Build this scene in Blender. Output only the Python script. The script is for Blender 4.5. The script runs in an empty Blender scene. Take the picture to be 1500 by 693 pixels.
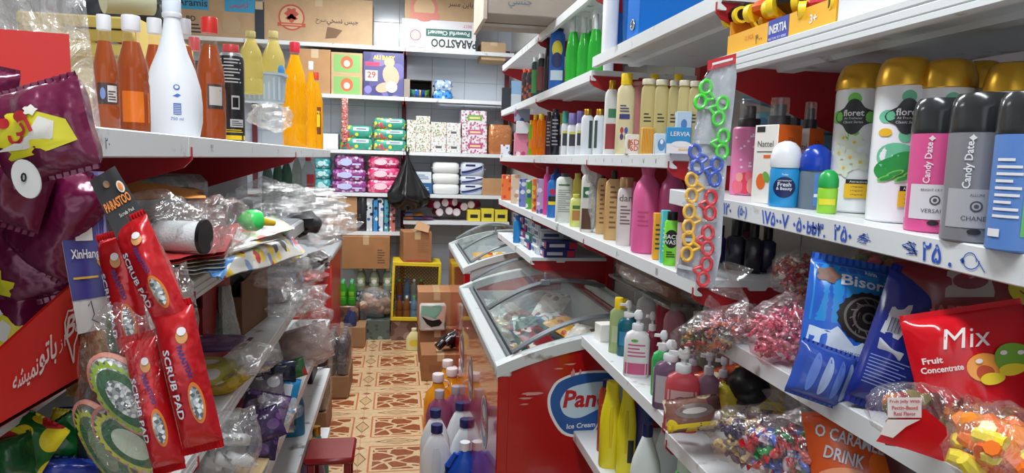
import bpy, math, random
from mathutils import Vector, Matrix, noise
PI = math.pi
SC = bpy.context.scene
COL = SC.collection
# ------------------------------------------------------------------ camera
F, CX, CY, EYE = 1000.0, 750.0, 346.5, 1.55
_Yd = Vector((-.167, .1165, -1)).normalized()
_Z = Vector((1, -.03, 0)).cross(_Yd).normalized()
_X = _Yd.cross(_Z)
W2C = Matrix((_X, _Yd, _Z)).transposed()
camd = bpy.data.cameras.new('camera'); camd.sensor_width = 36; camd.lens = 36 * F / 1500
camd.clip_start = .02
cam = bpy.data.objects.new('camera', camd); COL.objects.link(cam)
cam.matrix_world = Matrix.Translation((0, 0, EYE)) @ W2C.transposed().to_4x4()
SC.camera = cam
# ------------------------------------------------------------------ light
vs = SC.view_settings
vs.view_transform = 'Standard'; vs.look = 'None'; vs.gamma = 1; vs.exposure = -0.18; vs.use_curve_mapping = False
SC.cycles.transparent_max_bounces = 24
SC.cycles.max_bounces = 7
SC.cycles.sample_clamp_indirect = 4
wd = bpy.data.worlds.new('sky'); SC.world = wd; wd.use_nodes = True
wd.node_tree.nodes['Background'].inputs[0].default_value = (.80, .90, 1, 1)
wd.node_tree.nodes['Background'].inputs[1].default_value = .5
def area(name, loc, rot, sx, sy, power, col):
    l = bpy.data.lights.new(name, 'AREA'); l.shape = 'RECTANGLE'; l.size = sx; l.size_y = sy
    l.energy = power; l.color = col
    o = bpy.data.objects.new(name, l); COL.objects.link(o); o.location = loc; o.rotation_euler = rot
    return o
TUBES = [(0.0, 0.3, 36), (-.05, 2.7, 38), (-.1, 4.9, 62)]
for (lx, ly, pw) in TUBES:
    area('tube_light', (lx, ly, 2.93), (0, 0, 0), .25, 1.2, pw, (.93, .97, 1))
area('tube_light', (-1.9, 3.0, 2.93), (0, 0, 0), .25, 1.2, 26, (.93, .97, 1))
area('doorway_daylight', (-.3, -1.55, 1.9), (PI/2-.25, 0, 0), 2.2, 1.4, 10, (.92, .96, 1))
# ------------------------------------------------------------------ projection helpers (pixel of the 1500x693 frame -> point on a real plane)
C2W = W2C.transposed()
def ray(px, py): return C2W @ Vector(((px-CX)/F, -(py-CY)/F, -1))
def pt(px, py, d): return Vector((0, 0, EYE)) + ray(px, py) * d
def atX(px, py, X): r = ray(px, py); return Vector((0, 0, EYE)) + r * (X / r.x)
def atY(px, py, Y): r = ray(px, py); return Vector((0, 0, EYE)) + r * (Y / r.y)
def atZ(px, py, Z): r = ray(px, py); return Vector((0, 0, EYE)) + r * ((Z-EYE) / r.z)
def cam_of(p): return W2C @ (Vector(p) - Vector((0, 0, EYE)))
def depth(p): return -cam_of(p).z
def sY(px, X, z):
    a = _X * X + _Z * (z-EYE); q = px - CX
    return (-q * a.z - F * a.x) / (F * _Yd.x + q * _Yd.z)
def sX(px, Y, z):
    a = _Yd * Y + _Z * (z-EYE); q = px - CX
    return (-q * a.z - F * a.x) / (F * _X.x + q * _X.z)
def sZ(py, X, Y):
    a = _X * X + _Yd * Y; q = CY - py
    return EYE + (-q * a.z - F * a.y) / (F * _Z.y + q * _Z.z)
def face(p, k=1.0): return -math.atan2(p[0], p[1]) * k      # turn a front (-Y) towards the aisle
# ------------------------------------------------------------------ materials
def lin(c):
    r = []
    for v in c:
        v = v / 255.0
        r.append(v / 12.92 if v <= .04045 else ((v + .055) / 1.055) ** 2.4)
    return (r[0], r[1], r[2], 1)
MATS = {}
def _new(name):
    m = bpy.data.materials.new(name); m.use_nodes = True
    return m, m.node_tree.nodes, m.node_tree.links, m.node_tree.nodes['Principled BSDF']
def bump(n, l, p, scale, strength, dist=.002, coord='Object'):
    tc = n.new('ShaderNodeTexCoord'); t = n.new('ShaderNodeTexNoise'); t.inputs['Scale'].default_value = scale
    t.inputs['Detail'].default_value = 3
    b = n.new('ShaderNodeBump'); b.inputs['Strength'].default_value = strength; b.inputs['Distance'].default_value = dist
    l.new(tc.outputs[coord], t.inputs['Vector']); l.new(t.outputs['Fac'], b.inputs['Height']); l.new(b.outputs[0], p.inputs['Normal'])
    return b
def P(c, rough=.4, metal=0, bmp=0, bs=60, coat=0):
    """plain plastic / paint / paper"""
    k = ('P', tuple(c), rough, metal, bmp, bs, coat)
    if k in MATS: return MATS[k]
    m, n, l, p = _new('plain')
    p.inputs['Base Color'].default_value = lin(c); p.inputs['Roughness'].default_value = rough; p.inputs['Metallic'].default_value = metal
    if coat: p.inputs['Coat Weight'].default_value = coat
    if bmp: bump(n, l, p, bs, bmp)
    MATS[k] = m; return m
def FOIL(c, rough=.22, c2=None):
    """glossy crinkled packet foil"""
    k = ('F', tuple(c), rough, c2)
    if k in MATS: return MATS[k]
    m, n, l, p = _new('foil')
    p.inputs['Base Color'].default_value = lin(c); p.inputs['Roughness'].default_value = rough
    p.inputs['Specular IOR Level'].default_value = .8; p.inputs['Metallic'].default_value = .25
    b = bump(n, l, p, 22, .8, .012)
    MATS[k] = m; return m
def FILM(haze=.12, tint=(255, 255, 255), rough=.12, k_gloss=.16, bs=18, bd=.02):
    """clear wrinkled plastic film"""
    k = ('C', haze, tint, rough, k_gloss, bs, bd)
    if k in MATS: return MATS[k]
    m = bpy.data.materials.new('clear_film'); m.use_nodes = True; n, l = m.node_tree.nodes, m.node_tree.links
    n.clear(); out = n.new('ShaderNodeOutputMaterial')
    tr = n.new('ShaderNodeBsdfTransparent'); tr.inputs[0].default_value = lin(tint)
    gl = n.new('ShaderNodeBsdfGlossy'); gl.inputs['Roughness'].default_value = rough; gl.inputs[0].default_value = (1, 1, 1, 1)
    df = n.new('ShaderNodeBsdfDiffuse'); df.inputs[0].default_value = (.8, .8, .8, 1)
    tc = n.new('ShaderNodeTexCoord'); t = n.new('ShaderNodeTexNoise'); t.inputs['Scale'].default_value = bs; t.inputs['Detail'].default_value = 4
    t.inputs['Distortion'].default_value = 1.5
    b = n.new('ShaderNodeBump'); b.inputs['Strength'].default_value = 1; b.inputs['Distance'].default_value = bd
    l.new(tc.outputs['Object'], t.inputs['Vector']); l.new(t.outputs['Fac'], b.inputs['Height'])
    l.new(b.outputs[0], gl.inputs['Normal']); l.new(b.outputs[0], df.inputs['Normal'])
    lw = n.new('ShaderNodeLayerWeight'); lw.inputs['Blend'].default_value = .35; l.new(b.outputs[0], lw.inputs['Normal'])
    mm = n.new('ShaderNodeMath'); mm.operation = 'MULTIPLY_ADD'; l.new(lw.outputs['Facing'], mm.inputs[0])
    mm.inputs[1].default_value = .16; mm.inputs[2].default_value = k_gloss * .4; mm.use_clamp = True
    m1 = n.new('ShaderNodeMixShader'); m1.inputs[0].default_value = haze * .75; l.new(tr.outputs[0], m1.inputs[1]); l.new(df.outputs[0], m1.inputs[2])
    m2 = n.new('ShaderNodeMixShader'); l.new(mm.outputs[0], m2.inputs[0]); l.new(m1.outputs[0], m2.inputs[1]); l.new(gl.outputs[0], m2.inputs[2])
    l.new(m2.outputs[0], out.inputs[0]); MATS[k] = m; return m
def LIQ(c, see=.45, rough=.08):
    """tinted see-through plastic or liquid"""
    k = ('L', tuple(c), see, rough)
    if k in MATS: return MATS[k]
    m = bpy.data.materials.new('tinted_liquid'); m.use_nodes = True; n, l = m.node_tree.nodes, m.node_tree.links
    n.clear(); out = n.new('ShaderNodeOutputMaterial')
    tr = n.new('ShaderNodeBsdfTransparent'); tr.inputs[0].default_value = lin(c)
    tl = n.new('ShaderNodeBsdfTranslucent'); tl.inputs[0].default_value = lin(c)
    p = n.new('ShaderNodeBsdfPrincipled'); p.inputs['Base Color'].default_value = lin(c); p.inputs['Roughness'].default_value = rough
    a = n.new('ShaderNodeMixShader'); a.inputs[0].default_value = .55; l.new(tl.outputs[0], a.inputs[1]); l.new(p.outputs[0], a.inputs[2])
    b = n.new('ShaderNodeMixShader'); b.inputs[0].default_value = see; l.new(a.outputs[0], b.inputs[1]); l.new(tr.outputs[0], b.inputs[2])
    l.new(b.outputs[0], out.inputs[0]); MATS[k] = m; return m
def PRINT(base, cols, scale=40, size=.45, rough=.35, seed=0, foil=False):
    """flat printed pattern: coloured blots on a base colour"""
    k = ('R', tuple(base), tuple(cols), scale, size, seed, foil)
    if k in MATS: return MATS[k]
    m, n, l, p = _new('printed'); tc = n.new('ShaderNodeTexCoord')
    mp = n.new('ShaderNodeMapping'); mp.inputs['Location'].default_value = (seed * 1.7, seed * .9, seed * 2.3)
    v = n.new('ShaderNodeTexVoronoi'); v.inputs['Scale'].default_value = scale
    l.new(tc.outputs['Object'], mp.inputs[0]); l.new(mp.outputs[0], v.inputs['Vector'])
    sep = n.new('ShaderNodeSeparateColor'); l.new(v.outputs['Color'], sep.inputs[0])
    cr = n.new('ShaderNodeValToRGB'); cr.color_ramp.interpolation = 'CONSTANT'
    e = cr.color_ramp.elements; e[0].color = lin(cols[0]); e[0].position = 0
    e[1].color = lin(cols[-1]); e[1].position = 1 - 1 / max(2, len(cols))
    for i in range(1, len(cols)-1):
        q = e.new(i / len(cols)); q.color = lin(cols[i])
    l.new(sep.outputs[0], cr.inputs[0])
    lt = n.new('ShaderNodeMath'); lt.operation = 'LESS_THAN'; lt.inputs[1].default_value = size; l.new(v.outputs['Distance'], lt.inputs[0])
    mx = n.new('ShaderNodeMixRGB'); mx.inputs[1].default_value = lin(base); l.new(lt.outputs[0], mx.inputs[0]); l.new(cr.outputs[0], mx.inputs[2])
    l.new(mx.outputs[0], p.inputs['Base Color']); p.inputs['Roughness'].default_value = rough
    if foil: bump(n, l, p, 25, .7, .01)
    MATS[k] = m; return m
def CARD(c=(188, 143, 100)):
    k = ('K', tuple(c))
    if k in MATS: return MATS[k]
    m, n, l, p = _new('cardboard'); tc = n.new('ShaderNodeTexCoord')
    t = n.new('ShaderNodeTexNoise'); t.inputs['Scale'].default_value = 9; t.inputs['Detail'].default_value = 5
    l.new(tc.outputs['Object'], t.inputs['Vector'])
    mx = n.new('ShaderNodeMixRGB'); mx.inputs[1].default_value = lin(c); mx.inputs[2].default_value = lin([x * .84 for x in c])
    l.new(t.outputs['Fac'], mx.inputs[0]); l.new(mx.outputs[0], p.inputs['Base Color']); p.inputs['Roughness'].default_value = .8
    bump(n, l, p, 60, .15, .001)
    MATS[k] = m; return m
def SHELFW(c=(222, 226, 228)):
    """white enamelled steel with smudges and small chips"""
    k = ('S', tuple(c))
    if k in MATS: return MATS[k]
    m, n, l, p = _new('white_enamel'); tc = n.new('ShaderNodeTexCoord')
    t = n.new('ShaderNodeTexNoise'); t.inputs['Scale'].default_value = 14; t.inputs['Detail'].default_value = 6
    l.new(tc.outputs['Object'], t.inputs['Vector'])
    cr = n.new('ShaderNodeValToRGB'); cr.color_ramp.elements[0].position = .27; cr.color_ramp.elements[0].color = lin((150, 145, 135))
    cr.color_ramp.elements[1].position = .36; cr.color_ramp.elements[1].color = lin(c)
    l.new(t.outputs['Fac'], cr.inputs[0]); l.new(cr.outputs[0], p.inputs['Base Color']); p.inputs['Roughness'].default_value = .38
    MATS[k] = m; return m
WHITE = P((235, 236, 238), .35); BLACK = P((18, 18, 20), .35); DARK = P((40, 40, 44), .4)
RED = P((190, 28, 30), .38); REDM = P((172, 26, 34), .42); GOLD = P((214, 165, 60), .25, .85); SILVER = P((190, 192, 196), .25, .8)
NAVY = P((28, 34, 92), .4); CREAM = P((226, 216, 180), .35); CLEAR = FILM(.05, k_gloss=.10, bs=8, bd=.003); FILMB = FILM()
INK = P((30, 30, 34), .6); BLUEINK = P((36, 84, 190), .6)
# ------------------------------------------------------------------ mesh builder
def se(a, b, n, th):
    c, s = math.cos(th), math.sin(th)
    return (a * math.copysign(abs(c) ** (2 / n), c), b * math.copysign(abs(s) ** (2 / n), s))
TXT = {}
def text_geo(s, bold=0.0):
    k = (s, bold)
    if k not in TXT:
        c = bpy.data.curves.new('t', 'FONT'); c.body = s; c.resolution_u = 2; c.offset = bold
        o = bpy.data.objects.new('t', c); me = bpy.data.meshes.new_from_object(o)
        vv = [(q.co.x, q.co.y) for q in me.vertices] or [(0, 0)]
        x0, x1 = min(q[0] for q in vv), max(q[0] for q in vv); y0, y1 = min(q[1] for q in vv), max(q[1] for q in vv)
        TXT[k] = ([(x - (x0+x1)/2, y - (y0+y1)/2) for x, y in vv], [tuple(f.vertices) for f in me.polygons], x1-x0, y1-y0)
        bpy.data.objects.remove(o); bpy.data.meshes.remove(me); bpy.data.curves.remove(c)
    return TXT[k]
class MB:
    def __init__(s): s.v, s.f, s.m = [], [], []
    def add(s, vs, fs, mi=0):
        b = len(s.v); s.v += [tuple(q) for q in vs]; s.f += [tuple(i + b for i in f) for f in fs]; s.m += [mi] * len(fs); return s
    def box(s, x0, x1, y0, y1, z0, z1, c=0.0, mi=0):
        if c <= 0:
            return s.add([(x, y, z) for z in (z0, z1) for y in (y0, y1) for x in (x0, x1)],
                         [(0, 2, 3, 1), (4, 5, 7, 6), (0, 1, 5, 4), (2, 6, 7, 3), (0, 4, 6, 2), (1, 3, 7, 5)], mi)
        sec = []
        for z, k in ((z0, c), (z0 + c, 0), (z1 - c, 0), (z1, c)):
            sec.append([(x0+k+c*(k == 0), y0+k), (x1-k-c*(k == 0), y0+k), (x1-k, y0+k+c*(k == 0)), (x1-k, y1-k-c*(k == 0)),
                        (x1-k-c*(k == 0), y1-k), (x0+k+c*(k == 0), y1-k), (x0+k, y1-k-c*(k == 0)), (x0+k, y0+k+c*(k == 0))])
        vs = []; 
        for (z, loop) in zip((z0, z0+c, z1-c, z1), sec): vs += [(x, y, z) for x, y in loop]
        fs = [tuple(reversed(range(8)))] + [tuple(range(24, 32))]
        for k in range(3):
            for i in range(8): j = (i+1) % 8; fs.append((k*8+i, k*8+j, k*8+8+j, k*8+8+i))
        return s.add(vs, fs, mi)
    def loft(s, secs, N=20, mi=0, cx=0, cy=0, caps=True):
        """secs: (z, a, b, n, dx, dy)"""
        vs, fs = [], []
        for q in secs:
            z, a, b, n = q[:4]; dx, dy = (q[4], q[5]) if len(q) > 4 else (0, 0)
            for i in range(N):
                x, y = se(a, b, n, 2*PI*i/N); vs.append((cx+dx+x, cy+dy+y, z))
        for k in range(len(secs)-1):
            for i in range(N): j = (i+1) % N; fs.append((k*N+i, k*N+j, (k+1)*N+j, (k+1)*N+i))
        if caps: fs += [tuple(reversed(range(N))), tuple(range((len(secs)-1)*N, len(secs)*N))]
        return s.add(vs, fs, mi)
    def tube(s, pts, r, n=8, mi=0, closed=False):
        pts = [Vector(p) for p in pts]; rs = r if isinstance(r, (list, tuple)) else [r] * len(pts); vs, fs = [], []; L = len(pts)
        for i, p in enumerate(pts):
            a = pts[(i+1) % L] if closed or i < L-1 else p; b = pts[i-1] if closed or i > 0 else p
            t = (a-b).normalized(); u = t.cross(Vector((0, 0, 1)));
            if u.length < .2: u = t.cross(Vector((1, 0, 0)))
            u.normalize(); w = t.cross(u)
            for k in range(n): th = 2*PI*k/n; vs.append(p + (u*math.cos(th) + w*math.sin(th)) * rs[i])
        for i in range(L if closed else L-1):
            for k in range(n): j = (k+1) % n; i2 = (i+1) % L; fs.append((i*n+k, i*n+j, i2*n+j, i2*n+k))
        if not closed: fs += [tuple(reversed(range(n))), tuple(range((L-1)*n, L*n))]
        return s.add(vs, fs, mi)
    def ell(s, c, rx, ry, rz, nu=12, nv=8, mi=0, nz=0, seed=0):
        vs, fs = [], []
        for j in range(nv+1):
            ph = -PI/2 + PI*j/nv
            for i in range(nu):
                th = 2*PI*i/nu; d = Vector((math.cos(ph)*math.cos(th), math.cos(ph)*math.sin(th), math.sin(ph)))
                k = 1 + (nz * noise.noise(d*2.2 + Vector((seed, seed*.3, 0))) + nz*.5*noise.noise(d*5+Vector((seed, 0, 5))) if nz else 0)
                vs.append((c[0]+rx*d.x*k, c[1]+ry*d.y*k, c[2]+rz*d.z*k))
        for j in range(nv):
            for i in range(nu): k = (i+1) % nu; fs.append((j*nu+i, j*nu+k, (j+1)*nu+k, (j+1)*nu+i))
        return s.add(vs, fs, mi)
    def grid(s, S, u0, u1, v0, v1, nu=6, nv=6, mi=0, off=.0006):
        vs = [S(u0+(u1-u0)*i/nu, v0+(v1-v0)*j/nv, off) for j in range(nv+1) for i in range(nu+1)]
        return s.add(vs, [(j*(nu+1)+i, j*(nu+1)+i+1, (j+1)*(nu+1)+i+1, (j+1)*(nu+1)+i) for j in range(nv) for i in range(nu)], mi)
    def poly(s, S, pts, mi=0, off=.0009, rings=3):
        n = len(pts); cx = sum(p[0] for p in pts)/n; cy = sum(p[1] for p in pts)/n
        vs = [S(cx, cy, off)]; fs = []
        for r in range(1, rings+1):
            k = r/rings; vs += [S(cx+(x-cx)*k, cy+(y-cy)*k, off) for x, y in pts]
        for i in range(n):
            j = (i+1) % n; fs.append((0, 1+i, 1+j))
            for r in range(rings-1): a = 1+r*n; fs.append((a+i, a+n+i, a+n+j, a+j))
        return s.add(vs, fs, mi)
    def disc(s, S, u, v, ru, rv=None, mi=0, off=.0009, n=20, rot=0, amp=0, lobes=0, rings=2):
        rv = rv or ru; c, sn = math.cos(rot), math.sin(rot); pts = []
        for i in range(n):
            th = 2*PI*i/n; k = 1 + amp*math.cos(lobes*th); x, y = ru*k*math.cos(th), rv*k*math.sin(th)
            pts.append((u+x*c-y*sn, v+x*sn+y*c))
        return s.poly(S, pts, mi, off, rings)
    def stroke(s, S, pts, w, mi=0, off=.0012):
        vs, fs = [], []
        for i, p in enumerate(pts):
            a = pts[max(0, i-1)]; b = pts[min(len(pts)-1, i+1)]; dx, dy = b[0]-a[0], b[1]-a[1]; L = math.hypot(dx, dy) or 1
            nx, ny = -dy/L*w/2, dx/L*w/2; vs += [S(p[0]+nx, p[1]+ny, off), S(p[0]-nx, p[1]-ny, off)]
        return s.add(vs, [(2*i, 2*i+1, 2*i+3, 2*i+2) for i in range(len(pts)-1)], mi)
    def text(s, S, st, u, v, h, mi=0, off=.0014, rot=0, bold=0.0, shear=0, maxw=None, w=None):
        vv, ff, tw, th = text_geo(st, bold); k = h / max(th, .01); kx = k
        if w: kx = w / max(tw, .01)
        elif maxw and tw*k > maxw: kx = maxw/tw
        c, sn = math.cos(rot), math.sin(rot)
        vs = []
        for x, y in vv:
            x, y = x*kx + shear*y*k, y*k; vs.append(S(u+x*c-y*sn, v+x*sn+y*c, off))
        return s.add(vs, ff, mi)
    def build(s, name, mats, parent=None, loc=None, sharp=40, rot=None):
        if not isinstance(mats, (list, tuple)): mats = [mats]
        me = bpy.data.meshes.new(name); me.from_pydata(s.v, [], s.f)
        for m in mats: me.materials.append(m)
        me.polygons.foreach_set('material_index', s.m); me.polygons.foreach_set('use_smooth', [True]*len(s.f))
        me.update(); me.set_sharp_from_angle(angle=math.radians(sharp))
        o = bpy.data.objects.new(name, me); COL.objects.link(o)
        if parent: o.parent = parent
        if loc is not None: o.location = loc
        if rot is not None: o.rotation_euler = rot
        return o
def flat(o, U, V):
    o, U, V = Vector(o), Vector(U).normalized(), Vector(V).normalized(); N = U.cross(V)
    return lambda u, v, off=0: o + U*u + V*v + N*off
def tag(o, label=None, cat=None, group=None, kind=None):
    if label: o['label'] = label
    if cat: o['category'] = cat
    if group: o['group'] = group
    if kind: o['kind'] = kind
    return o
def root(name, label, cat, loc=(0, 0, 0), rot=(0, 0, 0), group=None):
    o = bpy.data.objects.new(name, None); o.empty_display_size = .03; COL.objects.link(o); o.location = loc
    o.rotation_euler = rot if isinstance(rot, tuple) else (0, 0, rot)
    return tag(o, label, cat, group)
def copy_tree(o, parent=None):
    c = o.copy(); COL.objects.link(c)
    if parent: c.parent = parent
    for ch in list(o.children): copy_tree(ch, c)
    return c
def part(o, name, parent): return o
def struct(o): o['kind'] = 'structure'; return o
# ------------------------------------------------------------------ room
WL, WR, YB, YF, ZC = -3.0, 1.03, 6.42, -1.7, 3.05
def tiles_wall(name, plane, a0, a1, z0, z1, pa, pz, fix, nrm, mat, grout):
    """a wall slab with glazed tiles standing proud of recessed joints"""
    mb = MB(); t = .1
    if plane == 'Y': mb.box(a0, a1, fix, fix+t, z0, z1)
    else: mb.box(fix, fix+t*nrm, a0, a1, z0, z1) if nrm > 0 else mb.box(fix-t, fix, a0, a1, z0, z1)
    w = struct(mb.build(name, grout))
    me = None; n = 0
    na, nz = int(math.ceil((a1-a0)/pa)), int(math.ceil((z1-z0)/pz))
    for i in range(na):
        for j in range(nz):
            if n >= 290: break
            p = (a0 + (i+.5)*pa, z0 + (j+.5)*pz)
            if me is None:
                q = MB()
                if plane == 'Y': q.box(-pa/2+.0015, pa/2-.0015, -.004, .001, -pz/2+.0015, pz/2-.0015, .0015)
                else: q.box(-.004, .001, -pa/2+.0015, pa/2-.0015, -pz/2+.0015, pz/2-.0015, .0015)
                o = q.build('tile', mat, w); me = o.data
            else:
                o = bpy.data.objects.new('tile', me); COL.objects.link(o); o.parent = w
            o.location = (p[0], fix, p[1]) if plane == 'Y' else (fix, p[0], p[1]); n += 1
    return w
GLAZE = P((205, 214, 224), .18, 0, .02, 6); GROUT = P((170, 176, 184), .8)
tiles_wall('wall_back', 'Y', -1.8, 1.03, .0, 3.0, .30, .25, YB, 1, GLAZE, GROUT)
mb = MB(); mb.box(WL, -1.8, YB, YB+.1, 0, ZC); struct(mb.build('wall_back_side', P((206, 212, 220), .4)))
tiles_wall('wall_right', 'X', 1.0, 6.4, .0, 3.0, .30, .25, WR, 1, P((176, 176, 172), .25, 0, .02, 6), GROUT)
mb = MB(); mb.box(WR, WR+.1, YF, 1.0, 0, ZC); struct(mb.build('wall_right_front', P((200, 200, 198), .4)))
mb = MB(); mb.box(WL-.1, WL, YF, YB, 0, ZC); struct(mb.build('wall_left', P((214, 216, 216), .5)))
mb = MB(); mb.box(WL, WR+.1, YF, YB, ZC, ZC+.1); struct(mb.build('ceiling', P((225, 226, 226), .7)))
mb = MB(); mb.box(WL, -1.5, YF-.1, YF, 0, ZC); mb.box(.9, WR+.1, YF-.1, YF, 0, ZC); mb.box(-1.5, .9, YF-.1, YF, 2.6, ZC)
struct(mb.build('wall_front', P((214, 216, 216), .5)))
# patterned floor tiles: terracotta flagstone fields, cream borders, medallions at the joints
def floor_mat():
    m, n, l, p = _new('floor_tile'); TC = n.new('ShaderNodeTexCoord')
    oi = n.new('ShaderNodeObjectInfo')
    sp = n.new('ShaderNodeSeparateXYZ'); l.new(TC.outputs['Object'], sp.inputs[0])
    def mth(op, a, b=None, c=None, cl=False):
        q = n.new('ShaderNodeMath'); q.operation = op; q.use_clamp = cl
        for i, z in enumerate((a, b, c)):
            if z is None: continue
            if isinstance(z, (int, float)): q.inputs[i].default_value = z
            else: l.new(z, q.inputs[i])
        return q.outputs[0]
    ax, ay = mth('ABSOLUTE', sp.outputs[0]), mth('ABSOLUTE', sp.outputs[1])
    hx, hy = .20, .215
    inx = mth('LESS_THAN', ax, .142); iny = mth('LESS_THAN', ay, .145); field = mth('MULTIPLY', inx, iny)
    inx2 = mth('LESS_THAN', ax, .152); iny2 = mth('LESS_THAN', ay, .156); line = mth('SUBTRACT', mth('MULTIPLY', inx2, iny2), field)
    inx3 = mth('LESS_THAN', ax, .128); iny3 = mth('LESS_THAN', ay, .128); core = mth('MULTIPLY', inx3, iny3)
    mp = n.new('ShaderNodeMapping'); mp.inputs['Scale'].default_value = (.8, 1.25, 1)
    l.new(TC.outputs['Object'], mp.inputs[0]); 
    nz = n.new('ShaderNodeTexNoise'); nz.inputs['Scale'].default_value = 9; l.new(mp.outputs[0], nz.inputs['Vector'])
    ad = n.new('ShaderNodeMixRGB'); ad.blend_type = 'ADD'; ad.inputs[0].default_value = .05; l.new(mp.outputs[0], ad.inputs[1]); l.new(nz.outputs['Color'], ad.inputs[2])
    v = n.new('ShaderNodeTexVoronoi'); v.feature = 'DISTANCE_TO_EDGE'; v.inputs['Scale'].default_value = 11.5; l.new(ad.outputs[0], v.inputs['Vector'])
    stone = mth('MULTIPLY', mth('GREATER_THAN', v.outputs['Distance'], .075), core)
    # medallion: |x - .2| / .045 + |y| / .055 < 1 at side joints; long lozenge at end joints
    mdx = mth('ABSOLUTE', mth('SUBTRACT', ax, hx)); mdy = ay
    med = mth('ADD', mth('DIVIDE', mdx, .040), mth('DIVIDE', mdy, .085))
    lz = mth('ADD', mth('DIVIDE', ax, .125), mth('DIVIDE', mth('ABSOLUTE', mth('SUBTRACT', ay, hy)), .042))
    def ring(d, lo, hi): return mth('MULTIPLY', mth('GREATER_THAN', d, lo), mth('LESS_THAN', d, hi))
    outl = mth('ADD', ring(med, .84, 1.0), ring(lz, .84, 1.0), None, True); outl = mth('ADD', outl, ring(lz, .45, .55), None, True)
    infill = mth('ADD', mth('LESS_THAN', med, .84), mth('LESS_THAN', lz, .45), None, True)
    # small triangles either side of each medallion
    tri = mth('ADD', mth('DIVIDE', mdx, .030), mth('DIVIDE', mth('ABSOLUTE', mth('SUBTRACT', ay, .135)), .022)); trim = mth('LESS_THAN', tri, 1)
    cur = None
    def mix(fac, a, b):
        q = n.new('ShaderNodeMixRGB'); l.new(fac, q.inputs[0])
        for i, z in ((1, a), (2, b)):
            if isinstance(z, tuple): q.inputs[i].default_value = lin(z)
            else: l.new(z, q.inputs[i])
        return q.outputs[0]
    t2 = n.new('ShaderNodeTexNoise'); t2.inputs['Scale'].default_value = 40; t2.inputs['Detail'].default_value = 4; l.new(TC.outputs['Object'], t2.inputs['Vector'])
    terr = mix(t2.outputs['Fac'], (170, 92, 52), (104, 50, 26)); cr = mix(t2.outputs['Fac'], (226, 200, 158), (186, 154, 112))
    c = mix(infill, cr, (196, 164, 118)); c = mix(outl, c, (118, 70, 44)); c = mix(trim, c, (150, 84, 50)); c = mix(line, c, (186, 112, 72)); c = mix(stone, c, terr)
    l.new(c, p.inputs['Base Color']); p.inputs['Roughness'].default_value = .3
    return m
mb = MB(); mb.box(WL, WR, YF, YB, -.1, -.005); fl = struct(mb.build('floor', P((196, 166, 124), .6)))
FM = floor_mat(); me = None
for i in range(7):
    for j in range(17):
        if me is None:
            q = MB(); q.box(-.1988, .1988, -.2138, .2138, -.006, 0, .0012); o = q.build('floor_tile', FM, fl); me = o.data
        else:
            o = bpy.data.objects.new('floor_tile', me); COL.objects.link(o); o.parent = fl
        o.location = (-1.6 + .4*i + .015, -.65 + .43*j + .215, 0)
# ceiling lamps
for (lx, ly, pw) in TUBES + [(-1.9, 3.0, 0)]:
    r = root('ceiling_lamp', 'twin tube lamp on the ceiling, ' + ('over the far gondola' if lx < -1 else 'over the aisle %s' % {.3: 'entrance', 2.7: 'middle', 4.9: 'end by the back shelves'}[ly]), 'lamp', (lx, ly, 2.95))
    q = MB(); q.box(-.09, .09, -.64, .64, .04, .1, .006); q.build('housing', WHITE, r)
    em = MATS.get('EM')
    if not em:
        em = bpy.data.materials.new('lamp_tube'); em.use_nodes = True; b = em.node_tree.nodes['Principled BSDF']
        b.inputs['Emission Color'].default_value = (.95, .98, 1, 1); b.inputs['Emission Strength'].default_value = 4; MATS['EM'] = em
    for sx in (-.045, .045):
        q = MB(); q.tube([(sx, -.6, .02), (sx, .6, .02)], .014, 10); q.build('lamp_tube', em, r)
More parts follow.
